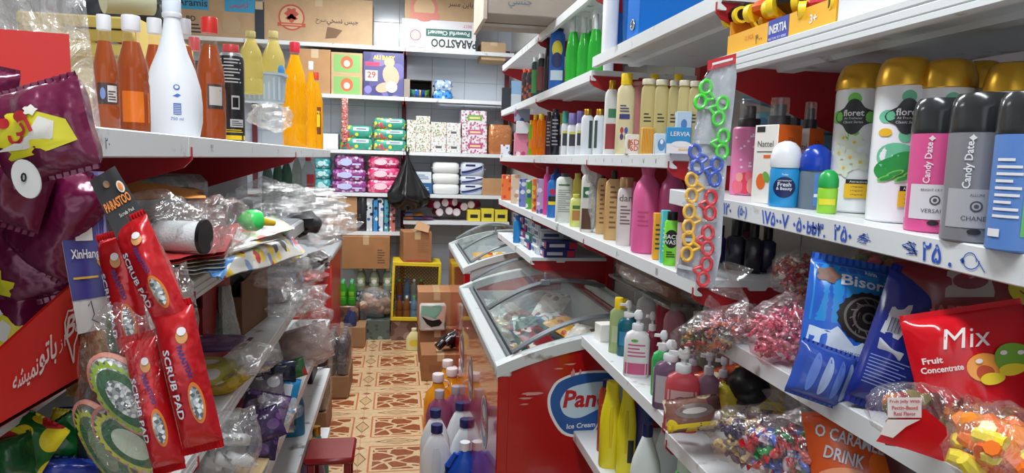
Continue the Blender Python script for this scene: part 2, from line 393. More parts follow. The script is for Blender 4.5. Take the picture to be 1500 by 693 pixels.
# ------------------------------------------------------------------ shelving
SW = SHELFW()
def bay(label, xf, xb, y0, y1, shelves, up_z, back=None, group=None, posts=True, peg=False, tilt=None, brk=True, thick=.033, lastb=False):
    """a run of steel shelving: xf front edge, xb back; shelves: list of z or (z, xf, y0, y1)"""
    s = 1 if xb > xf else -1
    r = root('shelving_bay', label, 'shelf', (0, 0, 0), 0, group)
    out = {}
    for sh in shelves:
        if not isinstance(sh, tuple): sh = (sh, xf, y0, y1)
        z, f, a, b = sh[:4]; dz = sh[4] if len(sh) > 4 else 0       # dz: z drop towards the camera end
        pr = [(f, 0), (f, -.008), (f+s*.002, -.010), (f, -.012), (f, -.021), (f+s*.002, -.0225), (f, -.024), (f, -thick+.002), (f+s*.004, -thick), (f+s*.016, -thick), (f+s*.016, -thick+.004),
              (f+s*.004, -.020), (f+s*.006, -.014), (f+s*.12, -.014), (f+s*.125, -.022), (f+s*.16, -.022), (f+s*.165, -.014), (xb, -.014), (xb, 0), (f+s*.006, .0015), (f+s*.002, .0015)]
        if z not in (1.762, 1.05, 1.335): pr = pr[:1] + [(f, -.002)] + pr[7:]
        N = len(pr); q = MB(); vs = []
        for (yy, zz) in ((a+.002, z-dz), (b-.002, z)): vs += [(x, yy, zz+k) for x, k in pr]
        fs = [(i, (i+1) % N, N+(i+1) % N, N+i) for i in range(N)]; fs += [tuple(range(N)), tuple(reversed(range(N, 2*N)))]
        q.add(vs, fs); o = q.build('shelf', SW, r, sharp=30); out[z] = o
        if brk:
            for yy in ((a+.012,) if lastb is False else (a+.012, b-.012)):
                q = MB(); x0, x1 = f+s*.012, xb; hb = -.175
                vs = [(x0, yy-.002, z-.016-dz*.5), (x1, yy-.002, z-.016), (x1, yy-.002, z+hb), (x0, yy-.002, z-.05), (x0-s*.014, yy-.002, z-.036), (x0-s*.014, yy-.002, z-.016)]
                n = len(vs); vs += [(x, yy+.002, k) for x, _, k in vs]
                q.add(vs, [tuple(range(n)), tuple(reversed(range(n, 2*n)))] + [(i, (i+1) % n, n+(i+1) % n, n+i) for i in range(n)])
                q.build('bracket', REDM, r, sharp=20)
    if posts:
        for yy in ((y0, y1) if lastb else (y0,)):
            q = MB(); q.box(min(xb, xb+s*.03), max(xb, xb+s*.03), yy-.02, yy+.02, 0, up_z); q.build('upright', REDM, r)
    if back:
        q = MB(); q.box(min(xb+s*.032, xb+s*.036), max(xb+s*.032, xb+s*.036), y0, y1, .1, up_z-.02); q.build('back_or_shade_panel', back, r)
    return r, out
LIPT = flat
# right wall
XR, XB = .62, .985
rb = {}
rb[1] = bay('wall shelf bay with deodorants above and candy bags below', XR, XB, -.25, 1.3, [(1.762, XR, -.25, 1.3), (1.222, XR, -.25, 1.3), (.955, .60, -.25, 1.4), (.64, .6, -.25, 1.4)], 2.3, P((84, 78, 78), .6), posts=False, lastb=True)  # added dark grey panel: its colour paints the shadow over stock behind the cans
rb[9] = bay('slightly sloping deodorant shelf with blue pen marks on its edge', XR, XB, -.25, 1.5, [(1.494, XR, -.25, 1.5, .045)], 1.5, None, posts=False)
rb[2] = bay('wall shelf bay with blue binders at top and soap pumps below', XR, XB, 1.3, 2.2, [1.89, (1.575, XR, 1.5, 2.2), (1.31, XR, 1.33, 2.2), (.985, .60, 1.4, 2.12), (.64, .6, 1.4, 2.2), (.15, .6, 1.4, 2.1)], 2.4)
rb[3] = bay('wall shelf bay over the ice cream freezer, with green gel bottles', XR, XB, 2.2, 3.1, [2.12, 1.85, 1.575, 1.31], 2.4)
rb[4] = bay('farthest wall shelf bay, with toothpaste shelf under its cosmetics', XR, XB, 3.1, 4.2, [2.12, 1.85, 1.575, 1.31, 1.10], 2.4, lastb=True)
# back wall
YBF, YBB = 6.0, 6.38
def back_bay(label, x0, x1, shelves, up_z, lastb=False):
    r = root('shelving_bay', label, 'shelf')
    for z in shelves:
        pr = [(YBF, .0), (YBF, -.030), (YBF+.004, -.033), (YBF+.015, -.033), (YBF+.015, -.014), (YBB, -.014), (YBB, 0)]; N = len(pr); q = MB(); vs = []
        for x in (x0+.002, x1-.002): vs += [(x, y, z+k) for y, k in pr]
        q.add(vs, [((i+1) % N, i, N+i, N+(i+1) % N) for i in range(N)] + [tuple(reversed(range(N))), tuple(range(N, 2*N))]); q.build('shelf', SW, r, sharp=30)
        for xx in (x0+.012, x1-.012):
            q = MB(); q.box(xx-.002, xx+.002, YBF+.012, YBB, z-.06, z-.015); q.build('bracket', REDM, r)
    for xx in ((x0, x1) if lastb else (x0,)):
        q = MB(); q.box(xx-.02, xx+.02, YBB-.005, YBB+.025, 0, up_z); q.build('upright', P((110, 30, 44), .5), r)
    return r
BZ = [2.475, 2.06, 1.60, 1.235]
back_bay('back wall shelves holding the big carton, diapers and wipes', -1.25, .05, BZ + [.90], 2.55)
back_bay('back wall shelves against the corner, holding tissue boxes', .05, .99, BZ + [1.00], 2.55, True)
back_bay('far back wall shelves behind the aisle gondola', -2.3, -1.25, BZ, 2.55)
# left gondola
XL, XLB = -.33, -.72
PEG = P((92, 94, 98), .5)
gz = [1.335, 1.05, .72, .465]
def gond(label, y0, y1, top=True):
    r, o = bay(label, XL, XLB, y0, y1, ([1.572] if top else []) + gz + [(.15, -.27 if y1 < 3 else XL, y0, y1)], 1.56)
    q = MB(); q.box(XLB-.008, XLB-.002, y0, y1, .05, 1.565); bp = q.build('back_or_shade_panel', PEG, r)
    q = MB(); S = flat((XLB-.002, y0, 0), (0, 1, 0), (0, 0, 1))
    for i in range(int((y1-y0)/.03)):
        for zz in (1.30, 1.39, 1.42, 1.50, 1.53): q.grid(S, .012+i*.03, .024+i*.03, zz, zz+.004, 1, 1, 0, .0006)
    tag(q.build('peg_holes', BLACK, bp, sharp=30), kind='stuff')
    S = lambda u, v, off=0: Vector((XL+off+.0004, u, 1.5555+v)); q = MB()
    for k, st in enumerate(('\u06f4\u06f5', '\u06f1', '\u06f2\u06f0')): q.text(S, st, y0+(y1-y0)*(.12+.3*k), 0, .013, 0, .0006)
    if top: q.build('pen_lettering', INK, o[1.572])
    return r
gond('white aisle gondola bay under the amber sauce bottles', .05, 1.17)
gond('middle bay of the white aisle gondola, newspapers on it', 1.17, 2.32)
gond('end bay of the white aisle gondola, next to the red chest', 2.32, 3.5)
# ------------------------------------------------------------------ product builders
def bottle(name, label, cat, loc, w, d, h, segs, rz=0, group=None, art=None, amats=None, tilt=(0, 0), N=20):
    """segs: (part name, material, superellipse n, [(t, width scale, depth scale)...]); art(mb, S, w, h) prints on the front"""
    if isinstance(loc, Vector): loc = tuple(loc)
    r = root(name, label, cat, loc, (tilt[0], tilt[1], rz), group)
    for (pn, mat, n, prof) in segs:
        q = MB(); q.loft([(p[0]*h, w/2*p[1], d/2*(p[2] if len(p) > 2 else p[1]), n) + ((p[3]*w, 0) if len(p) > 3 else ()) for p in prof], N); q.build(pn, mat, r, sharp=35)
    if art:
        b = segs[0]; n, prof = b[2], b[3]
        def S(u, v, off=0):
            t = v/h; k = 0
            while k < len(prof)-2 and t > prof[k+1][0]: k += 1
            p0, p1 = prof[k], prof[k+1]; e = (t-p0[0])/max(1e-6, p1[0]-p0[0]); e = min(1, max(0, e))
            a = w/2*(p0[1]*(1-e)+p1[1]*e); bb = d/2*((p0[2] if len(p0) > 2 else p0[1])*(1-e)+(p1[2] if len(p1) > 2 else p1[1])*e)
            x = max(-.985, min(.985, u/a)); return Vector((u if abs(u/a) < .985 else x*a, -bb*(1-abs(x)**n)**(1/n)-off, v))
        q = MB(); art(q, S, w, h)
        if q.f: q.build('printed_label', amats or [WHITE], r, sharp=60)
    return r
R0 = lambda t0, t1, w, dd=None: [(t0, w*.97, (dd or w)*.97), (t0+.01, w, dd or w), (t1-.01, w, dd or w), (t1, w*.94, (dd or w)*.94)]
def cap_(mat, t0, t1, w, d=None, name='cap'): return (name, mat, 2.0, R0(t0, t1, w, d))
# bottle shapes -------------------------------------------------
def sh_can(body, cap, shoulder=SILVER, dark=False):
    if dark: return [('can', body, 2, [(0, .93), (.012, 1), (.735, 1), (.74, .96)]), ('cap', cap, 2, [(.738, 1.0), (.76, 1.02), (.80, 1.02), (.90, 1.0), (.965, .93), (1, .80)])]
    return [('can', body, 2, [(0, .93), (.012, 1), (.80, 1), (.83, .97)]), ('cap', cap, 2, [(.825, 1.0), (.83, 1.03), (.87, 1.02), (.925, .95), (.965, .86), (.99, .74), (1, .55)])]
def sh_shampoo(body, cap, dd=.62, ct=.86, cw=.42, n=2.4, sh=.80):
    return [('body', body, n, [(0, .9, dd*.9), (.02, 1, dd), (sh-.12, 1, dd), (sh, .92, dd*.95), (ct-.02, .66, dd*.9), (ct, .40, .40)]), cap_(cap, ct-.005, 1, cw, max(cw, .3))]
def sh_slim(body, cap, ct=.9, cw=.5, dd=.6, n=2.6):
    return [('body', body, n, [(0, .93, dd*.93), (.015, 1, dd), (ct-.12, 1, dd), (ct-.05, .93, dd*.95), (ct, .6, dd*.8)]), cap_(cap, ct-.004, 1, cw, max(cw, .3))]
def sh_sauce(body, glass, cap):
    return [('liquid', body, 2, [(0, .86), (.015, .93), (.10, .96), (.42, .95), (.46, .88), (.50, .92), (.60, .82), (.72, .58), (.78, .46)]),
            ('bottle', glass, 2, [(0, .92), (.012, 1), (.42, 1), (.46, .93), (.50, .97), (.60, .87), (.72, .63), (.80, .48), (.86, .44), (.87, .5), (.885, .5)]),
            cap_(cap, .875, 1.0, .54)]
def sh_oil(liq, cap, gl=None):
    return [('liquid', liq, 2.3, [(0, .92), (.02, 1), (.20, 1), (.24, .93), (.28, 1), (.48, 1), (.53, .93), (.58, .98), (.70, .82), (.82, .50), (.88, .36)]),
            ('neck', gl or CLEAR, 2, [(.87, .36), (.92, .36)]), cap_(cap, .905, 1, .42)]
def sh_pump(body, pump, liq=None, dd=.62, ct=.70, n=3):
    s = [('body', body, n, [(0, .94, dd*.94), (.02, 1, dd), (ct-.14, 1, dd), (ct-.06, .86, dd*.9), (ct-.01, .45, .42), (ct, .40, .38)]),
         ('collar', pump, 2, R0(ct-.005, ct+.09, .46, .44)), ('stem', pump, 2, [(ct+.085, .16, .15), (ct+.17, .16, .15)]),
         ('pump_head', pump, 2.4, [(ct+.165, .30, .26), (ct+.20, .36, .30), (ct+.255, .34, .28), (.995, .20, .18)]),
         ('nozzle', pump, 2.6, [(ct+.195, .30, .11, -.30), (ct+.24, .30, .11, -.28)])]
    return s
def sh_jug(body, cap, dd=.6):
    return [('body', body, 2.6, [(0, .92, dd*.92), (.02, 1, dd), (.50, .98, dd), (.62, .86, dd*.92), (.74, .60, dd*.75), (.84, .36, .34), (.88, .28, .28)]), cap_(cap, .87, 1, .34, .34)]
def sh_mist(body, capm, clear, dd=1):
    return [('body', body, 2, [(0, .95), (.01, 1), (.69, 1), (.71, .9)]), ('collar', capm, 2, R0(.705, .80, .72)), ('over_cap', clear, 2, R0(.795, 1, .66)), ('spray_head', P((60, 62, 66), .4), 2, R0(.80, .93, .40))]
def sh_roll(body, cap):
    return [('body', body, 2.2, [(0, .9, .8), (.03, 1, .85), (.55, 1, .85), (.60, .93, .8)]), ('cap', cap, 2, [(.595, .98, .92), (.62, 1.04, .96), (.78, 1.02, .95), (.90, .85, .80), (.97, .55, .5), (1, .2, .2)])]
def sh_round(body, cap):   # big round pink shampoo bottle
    return [('body', body, 2, [(0, .92), (.015, 1), (.58, 1), (.70, .96), (.80, .78), (.86, .50), (.90, .40)]), ('cap', cap, 2, [(.895, .42), (.93, .46), (.985, .52), (1, .48)])]
def sh_water(body, cap):
    return [('body', body, 2, [(0, .85), (.03, 1), (.3, 1), (.34, .92), (.38, 1), (.6, .98), (.72, .80), (.84, .42), (.89, .34)]), cap_(cap, .885, 1, .38)]
# art helpers ---------------------------------------------------
def rect(mb, S, u0, u1, v0, v1, mi=0, off=.0006, nu=5, nv=4): mb.grid(S, u0, u1, v0, v1, nu, nv, mi, off)
def art_words(*items, rnd=0):
    """items: ('r',u0,u1,v0,v1,mi) / ('t',text,u,v,h,mi[,rot]) / ('d',u,v,ru,rv,mi) in fractions of width and height"""
    def f(mb, S, w, h):
        for k, it in enumerate(items):
            o = .0006 + .0003*k
            if it[0] == 'r': rect(mb, S, it[1]*w, it[2]*w, it[3]*h, it[4]*h, it[5], o)
            elif it[0] == 't': mb.text(S, it[1], it[2]*w, it[3]*h, it[4]*h, it[5], o+.0002, rot=it[6] if len(it) > 6 else 0, bold=.012, maxw=(it[7]*w if len(it) > 7 else None))
            elif it[0] == 'd': mb.disc(S, it[1]*w, it[2]*h, it[3]*w, it[4]*h, it[5], o)
            elif it[0] == 'l':   # lines of small print
                _, u0, u1, v0, v1, n, mi = it
                for i in range(n):
                    v = v0 + (v1-v0)*(i+.5)/n; e = u1 - (u1-u0)*(.35 if i % 3 == 2 else .05*(i % 2)); rect(mb, S, u0*w, e*w, (v-.2*(v1-v0)/n)*h, (v+.2*(v1-v0)/n)*h, mi, o, 4, 1)
    return f
def carton(name, label, cat, loc, w, d, h, mat, rz=0, group=None, art=None, amats=None, side=None, ch=.0012, tilt=(0, 0), top=None):
    """a closed printed box; front is -Y; art on the front, side on the -X and +X sides, top on the lid"""
    r = root(name, label, cat, tuple(loc), (tilt[0], tilt[1], rz), group)
    q = MB(); q.box(-w/2, w/2, -d/2, d/2, 0, h, ch); q.build('box', mat, r)
    q = MB()
    if art: art(q, flat((0, -d/2, 0), (1, 0, 0), (0, 0, 1)), w, h)
    if side:
        side(q, flat((-w/2, 0, 0), (0, -1, 0), (0, 0, 1)), d, h); side(q, flat((w/2, 0, 0), (0, 1, 0), (0, 0, 1)), d, h)
    if top: top(q, flat((0, -d/2, h), (1, 0, 0), (0, 1, 0)), w, d)
    if q.f: q.build('printed_face', amats or [WHITE], r, sharp=60)
    # end flap glued on the side
    q = MB(); q.box(-w/2-.0008, -w/2, -d/2+.002, d/2-.002, h*.86, h-.001); q.build('flap', mat, r)
    return r
def softpack(name, label, cat, loc, w, d, h, mat, rz=0, group=None, art=None, amats=None, seed=0, tilt=(0, 0)):
    """plump film-wrapped pack with crimped ends"""
    r = root(name, label, cat, tuple(loc), (tilt[0], tilt[1], rz), group); rnd = random.Random(seed)
    q = MB(); n = 4.5
    q.loft([(0, w*.44, d*.42, n), (h*.12, w*.485, d*.485, n), (h*.5, w*.5, d*.5, n), (h*.86, w*.485, d*.49, n), (h, w*.42, d*.41, n)], 24); q.build('pack', mat, r, sharp=60)
    for s in (-1, 1):
        q = MB(); x = s*w*.492; vs = []
        for i in range(7): yy = -d*.40+d*.8*i/6; vs += [(x, yy, h*.47), (x+s*.010, yy, h*(.47+.06*(i % 2)))]
        q.add(vs, [(2*i, 2*i+1, 2*i+3, 2*i+2) for i in range(6)]); q.add([(a, b, c+.001) for a, b, c in vs], [(2*i, 2*i+2, 2*i+3, 2*i+1) for i in range(6)])
        q.build('crimped_end', mat, r)
    if art:
        def S(u, v, off=0): return Vector((u, -d*.5*(1-(abs(min(1, 2*abs(u)/w))**n))**(1/n)*(.985 if 0 < v < h else .9)-off-.0008, v))
        q = MB(); art(q, S, w, h); q.build('printed_label', amats or [WHITE], r, sharp=60)
    return r
def pouch_surf(w, h, t, seed=0, wr=.004, pinch=.0, p=2.6):
    def z(u, v):
        a = min(1, abs(2*u/w)); b = min(1, abs(2*v/h))
        return t*max(0, (1-a**p))**.6*max(0, (1-b**(p+1)))**.55
    def mk(sgn):
        def S(u, v, off=0):
            nz = noise.noise(Vector((u*22+seed, v*22, seed*1.3+sgn)))*wr + noise.noise(Vector((u*60+seed, v*9, seed)))*wr*.5
            k = min(1, abs(2*v/h)); th = z(u, v); uu = u*(1-pinch*(1-k*k))
            return Vector((uu, sgn*(-(th) - nz*min(1, th/(t*.4+1e-6))) - sgn*off, v))
        return S
    return mk(1), mk(-1)
def pouch(name, label, cat, loc, w, h, t, mat, rz=0, roll=0, pitch=0, group=None, art=None, amats=None, seed=0, wr=.004, back=None, crimp=True, pinch=.03, M=None, res=(18, 22), centre=True):
    """sealed foil packet standing in the local XZ plane, front -Y"""
    r = root(name, label, cat, tuple(loc), (0, 0, 0), group)
    r.matrix_world = Matrix.Translation(Vector(loc)) @ (M if M else (Matrix.Rotation(rz, 4, 'Z') @ Matrix.Rotation(pitch, 4, 'X') @ Matrix.Rotation(roll, 4, 'Y')))
    Sf, Sb = pouch_surf(w, h, t, seed, wr, pinch); q = MB()
    nu, nv = res
    q.grid(Sf, -w/2, w/2, -h/2, h/2, nu, nv, 0, 0); q.grid(lambda u, v, o: Sb(-u, v, o), -w/2, w/2, -h/2, h/2, nu, nv, 1 if back else 0, 0)
    q.build('packet', [mat, back] if back else mat, r, sharp=70)
    if crimp:
        for s in (-1, 1):
            q = MB(); vs = []
            for i in range(25): x = -w/2*1.0+w*i/24; vs += [(x, .0008*(1 if i % 2 else -1), s*h/2*.998), (x*.99, .0012*(1 if i % 2 else -1), s*(h/2+.05*h))]
            q.add(vs, [(2*i, 2*i+1, 2*i+3, 2*i+2) for i in range(24)])
            q.build('crimped_seal', mat, r)
    if art:
        q = MB(); art(q, Sf, w, h); q.build('printed_label', amats or [WHITE], r, sharp=70)
    return r
_ME = {}
def candy_mesh(kind, mats):
    k = (kind, tuple(id(m) for m in mats))
    if k in _ME: return _ME[k]
    q = MB()
    if kind == 'twist':
        q.ell((0, 0, 0), .013, .008, .007, 8, 5)
        for s in (-1, 1):
            vs = [(s*.011, 0, 0)] + [(s*.021, .008*math.cos(a), .006*math.sin(a)+(.002 if i % 2 else -.002)) for i, a in enumerate([2*PI*j/6 for j in range(6)])]
            q.add(vs, [(0, 1+j, 1+(j+1) % 6) for j in range(6)])
    elif kind == 'roll':
        q.tube([(-.012, 0, 0), (-.006, 0, 0), (.006, 0, 0), (.012, 0, 0)], [.006, .0075, .0075, .006], 8)
    elif kind == 'jelly':
        q.loft([(-.007, .009, .009, 2), (-.004, .012, .012, 2.4), (.004, .012, .012, 2.4), (.007, .008, .008, 2)], 10)
    elif kind == 'bar':
        q.box(-.016, .016, -.008, .008, -.005, .005, .002)
        for s in (-1, 1): q.add([(s*.016, -.007, 0), (s*.023, -.008, .001), (s*.023, .008, -.001), (s*.016, .007, 0)], [(0, 1, 2, 3)])
    o = q.build('candy', mats); me = o.data; bpy.data.objects.remove(o); _ME[k] = me; return me
def clear_bag(name, label, cat, loc, rx, ry, rz_, cands, n, film=None, seed=0, neck=True, tilt=(0, 0, 0), group=None, part_name='candy', fill=.86, sc=1.0, squash=.7, neck_dir=(0, 0, 1)):
    """clear bag of sweets: a crinkled film skin round single wrapped pieces"""
    R = random.Random(seed); r = root(name, label, cat, tuple(loc), tuple(tilt), group)
    q = MB(); q.ell((0, 0, 0), rx, ry, rz_, 22, 14, 0, .20, seed); q.build('film', film or FILMB, r, sharp=80)
    if neck:
        nd = Vector(neck_dir).normalized(); rr = [rx, ry, rz_]; m = abs(nd.x)*rx+abs(nd.y)*ry+abs(nd.z)*rz_
        pts = [nd*(m*.82), nd*(m*1.05), nd*(m*1.16), nd*(m*1.32), nd*(m*1.5)]; q = MB(); q.tube(pts, [m*.45, m*.22, m*.10, m*.24, m*.34], 12); q.build('gathered_neck', film or FILMB, r, sharp=80)
    for i in range(n):
        # shell-biased so that the outside shows single pieces
        d = Vector((R.gauss(0, 1), R.gauss(0, 1), R.gauss(0, 1))).normalized(); k = fill*(R.uniform(.62, 1) if i % 4 else R.uniform(.2, .6))
        p = Vector((d.x*rx*k, d.y*ry*k, d.z*rz_*k*(1 if d.z < .0 else squash)))
        kind, mats = cands[R.randrange(len(cands))]; o = bpy.data.objects.new(part_name, candy_mesh(kind, mats)); COL.objects.link(o); o.parent = r
        o.location = p; o.rotation_euler = (R.uniform(0, 6), R.uniform(-.8, .8), R.uniform(0, 6)); o.scale = (sc, sc, sc)
    return r
def sheet(mb, c00, c10, c11, c01, nu=12, nv=12, amp=0, seed=0, mi=0, th=0, bulge=None):
    """a thin sheet hung between four world corners, rippled by amp"""
    c = [Vector(k) for k in (c00, c10, c11, c01)]; N = (c[1]-c[0]).cross(c[3]-c[0]).normalized()
    def S(u, v, off=0):
        p = c[0]*(1-u)*(1-v)+c[1]*u*(1-v)+c[2]*u*v+c[3]*(1-u)*v
        k = amp*noise.noise(Vector((u*3.1+seed, v*3.1, seed)))+amp*.4*noise.noise(Vector((u*9+seed, v*9, 3)))
        if bulge: k += bulge*math.sin(PI*u)*math.sin(PI*v)
        return p+N*(k+off)
    mb.grid(S, 0, 1, 0, 1, nu, nv, mi, 0)
    if th:
        b = len(mb.v); mb.grid(lambda u, v, o: S(1-u, v, -th), 0, 1, 0, 1, nu, nv, mi, 0)
    return S
def foils(c): return [FOIL(c)]
# placement: pixel span -> size on a plane
def slotX(px0, px1, ytop, X, z):
    pc = (px0+px1)/2; Y = sY(pc, X, z); h = 0
    for _ in range(3): h = sZ(ytop, X, Y)-z; Y = sY(pc, X, z+h/2)
    p = Vector((X, Y, z)); return p, (px1-px0)*depth(p)/F, h
def slotY(px0, px1, ytop, Y, z):
    pc = (px0+px1)/2; X = sX(pc, Y, z); h = 0
    for _ in range(3): h = sZ(ytop, X, Y)-z; X = sX(pc, Y, z+h/2)
    p = Vector((X, Y, z)); return p, (px1-px0)*depth(p)/F, h
# ------------------------------------------------------------------ RIGHT: deodorant shelf (near bay)
def zdeo(Y): return 1.494 - .045*(1.5-Y)/1.75
def deo(px0, px1, ytop, X, yoff=0):
    z = 1.48
    for _ in range(4):
        p, w, h = slotX(px0, px1, ytop, X, z); z = zdeo(p.y)
    return Vector((p.x, p.y, z+.0015)), w, h
AM = [P((52, 54, 58), .4), WHITE, P((120, 205, 90), .5), P((240, 190, 40), .5), P((40, 150, 70), .5), INK, P((110, 200, 160), .5), P((226, 232, 214), .5)]
def art_fresh(green):
    def f(mb, S, w, h):
        a = 2 if not green else 6
        for dx, dy in ((0, .115), (0, -.115), (-.34, 0), (.34, 0)): mb.disc(S, dx*w+.05*w, h*(.64+dy), .13*w, .13*w, a, .0005)
        mb.disc(S, .05*w, h*.64, .33*w, .30*w, 0, .0009, 32, 0, .17, 4)
        mb.text(S, 'floret', .05*w, h*.665, h*.042, 1, .0014, bold=.02, maxw=w*.56)
        mb.text(S, 'Air Freshener', .05*w, h*.63, h*.014, 1, .0014, maxw=w*.5); mb.text(S, 'Classic Series', .05*w, h*.605, h*.016, 1, .0014, shear=.2, maxw=w*.42)
        if not green:
            for i, (du, dv) in enumerate(((-.1, .5), (.12, .47), (-.18, .40), (.06, .37), (.24, .34), (-.05, .30))):
                mb.disc(S, du*w, dv*h, .17*w, .15*w, 7, .0005+.0002*i, 20, i, .22, 5); mb.disc(S, du*w, dv*h, .03*w, .03*w, 3, .0022, 8)
        else:
            for i, (du, dv, r) in enumerate(((-.05, .40, .38), (.10, .36, .34), (-.16, .33, .30))): mb.disc(S, du*w, dv*h, r*w, r*w*.7, 4 if i else 6, .0005+.0002*i, 24, .3*i, .06, 3)
            for i in range(4): mb.disc(S, (-.22+.14*i)*w, (.27+.03*(i % 2))*h, .16*w, .055*w, 2, .0014+.0002*i, 14, .35); mb.disc(S, (-.22+.14*i)*w, (.27+.03*(i % 2))*h, .12*w, .03*w, 4, .0022, 12, .35)
            mb.disc(S, -.30*w, .545*h, .11*w, .08*w, 3, .0012)
        rect(mb, S, .02*w, .45*w, .195*h, .225*h, 5, .0024); mb.text(S, 'Attractive', .23*w, .21*h, .016*h, 1, .0028)
        rect(mb, S, .0*w, .45*w, .10*h, .195*h, 3, .0024)
        for k in range(3): mb.text(S, 'a Fragrance', .22*w, (.175-.026*k)*h, .013*h, 5, .0028)
    return f
CANW = P((238, 239, 243), .22, 0, 0, 60, .3)
G1 = P((216, 166, 52), .28, .7)
for i, (a, b, yt, X, green, lab) in enumerate([(1223, 1294, 96, .74, False, 'tall white air freshener can with gold cap and orchid print'), (1281, 1353, 87, .70, True, 'tall white air freshener can with gold cap and aloe print'),
        (1343, 1416, 90, .735, True, 'white and gold air freshener can half behind the pink deodorant'), (1438, 1506, 94, .76, True, 'gold-capped can behind the blue deodorant, cut by the frame edge')]):
    p, w, h = deo(a, b, yt, X)
    bottle('air_freshener_can', lab, 'air freshener', p, w, w, h, sh_can(CANW, G1), face(p)+(.12 if green else -.38), 'gold-capped air freshener cans', art_fresh(green), AM)
p, w, h = deo(1405, 1450, 92, .80); bottle('air_freshener_can', 'shaded gold-capped can in the back row behind the silver deodorant', 'air freshener', p, w*1.2, w*1.2, h, sh_can(CANW, G1), face(p), 'gold-capped air freshener cans', art_fresh(True), AM)
DCAP = P((52, 54, 56), .18, .2)
def art_candy(brand, l2, mi_t=1, low=2):
    def f(mb, S, w, h):
        rect(mb, S, -.49*w, .49*w, .10*h, .36*h, low, .0006, 10)
        mb.text(S, 'Candy Date', -.12*w, .52*h, .17*w, mi_t, .001, rot=PI/2, bold=.02, maxw=.32*h)
        mb.disc(S, -.1*w, .70*h, .05*w, .05*w, mi_t, .001, 12, 0, .3, 4)
        mb.text(S, l2, .05*w, .32*h, .017*h, 3, .0011, maxw=.6*w)
        mb.disc(S, .05*w, .245*h, .10*w, .10*w, 3, .0010, 20); mb.disc(S, .05*w, .245*h, .07*w, .07*w, low, .0012, 20); mb.disc(S, .05*w, .245*h, .04*w, .04*w, 3, .0014, 12)
        mb.text(S, brand, .05*w, .165*h, .030*h, 3, .0011, maxw=.62*w)
        mb.disc(S, .05*w, .075*h, .11*w, .055*w, 4, .001, 16)
    return f
p, w, h = deo(1336, 1404, 147, .665)
bottle('deodorant_can', 'pink deodorant spray with smoky cap and white lower label', 'deodorant', p, w, w, h, sh_can(P((224, 88, 150), .35), DCAP, dark=True), face(p), 'smoky-capped deodorant sprays', art_candy('VERSACE', 'BRIGHT CRYSTAL'), [WHITE, P((244, 226, 236), .5), P((226, 222, 228), .4), P((90, 88, 96), .5), DARK])
p, w, h = deo(1392, 1470, 140, .645)
bottle('deodorant_can', 'grey deodorant spray with smoky cap beside the pink one', 'deodorant', p, w, w, h, sh_can(P((140, 140, 146), .35, .2), DCAP, dark=True), face(p), 'smoky-capped deodorant sprays', art_candy('CHANEL', 'ALLURE', 1, 2), [WHITE, WHITE, P((176, 176, 182), .4), P((80, 80, 88), .5), DARK])
p, w, h = deo(1460, 1530, 138, .63)
bottle('deodorant_can', 'blue deodorant spray with smoky cap at the frame edge', 'deodorant', p, w, w, h, sh_can(P((92, 136, 206), .35), DCAP, dark=True), face(p), 'smoky-capped deodorant sprays', art_words(('r', .1, .45, .1, .6, 0), ('l', -.4, .05, .2, .6, 9, 1), ('r', -.45, -.25, .09, .14, 1)), [P((100, 190, 110), .4), WHITE])
# pink body mist with hearts
p, w, h = deo(1076, 1114, 147, .73)
def art_hearts(mb, S, w, h):
    R = random.Random(3)
    for k in range(16): mb.disc(S, R.uniform(-.38, .38)*w, R.uniform(.28, .66)*h, .045*w, .04*w, 0, .0006, 8, 0, .2, 3)
    for (u, v, r, m) in ((.0, .13, .30, 1), (-.25, .09, .2, 2), (.25, .10, .24, 3), (.12, .2, .16, 2), (-.2, .19, .13, 3)): mb.disc(S, u*w, v*h, r*w, r*w, m, .0008+.0002*m, 24, PI/2, .16, 2)
bottle('body_mist', 'pink body mist printed with hearts, clear spray cap', 'body mist', p, w*1.15, w*1.15, h, sh_mist(P((232, 130, 180), .35), P((50, 50, 54), .4), CLEAR), face(p), None, art_hearts, [P((250, 225, 240), .5), P((226, 60, 90), .5), P((236, 110, 130), .5), P((240, 160, 150), .5)])
ORG = P((232, 106, 34), .45); IVORY = P((236, 232, 226), .45)
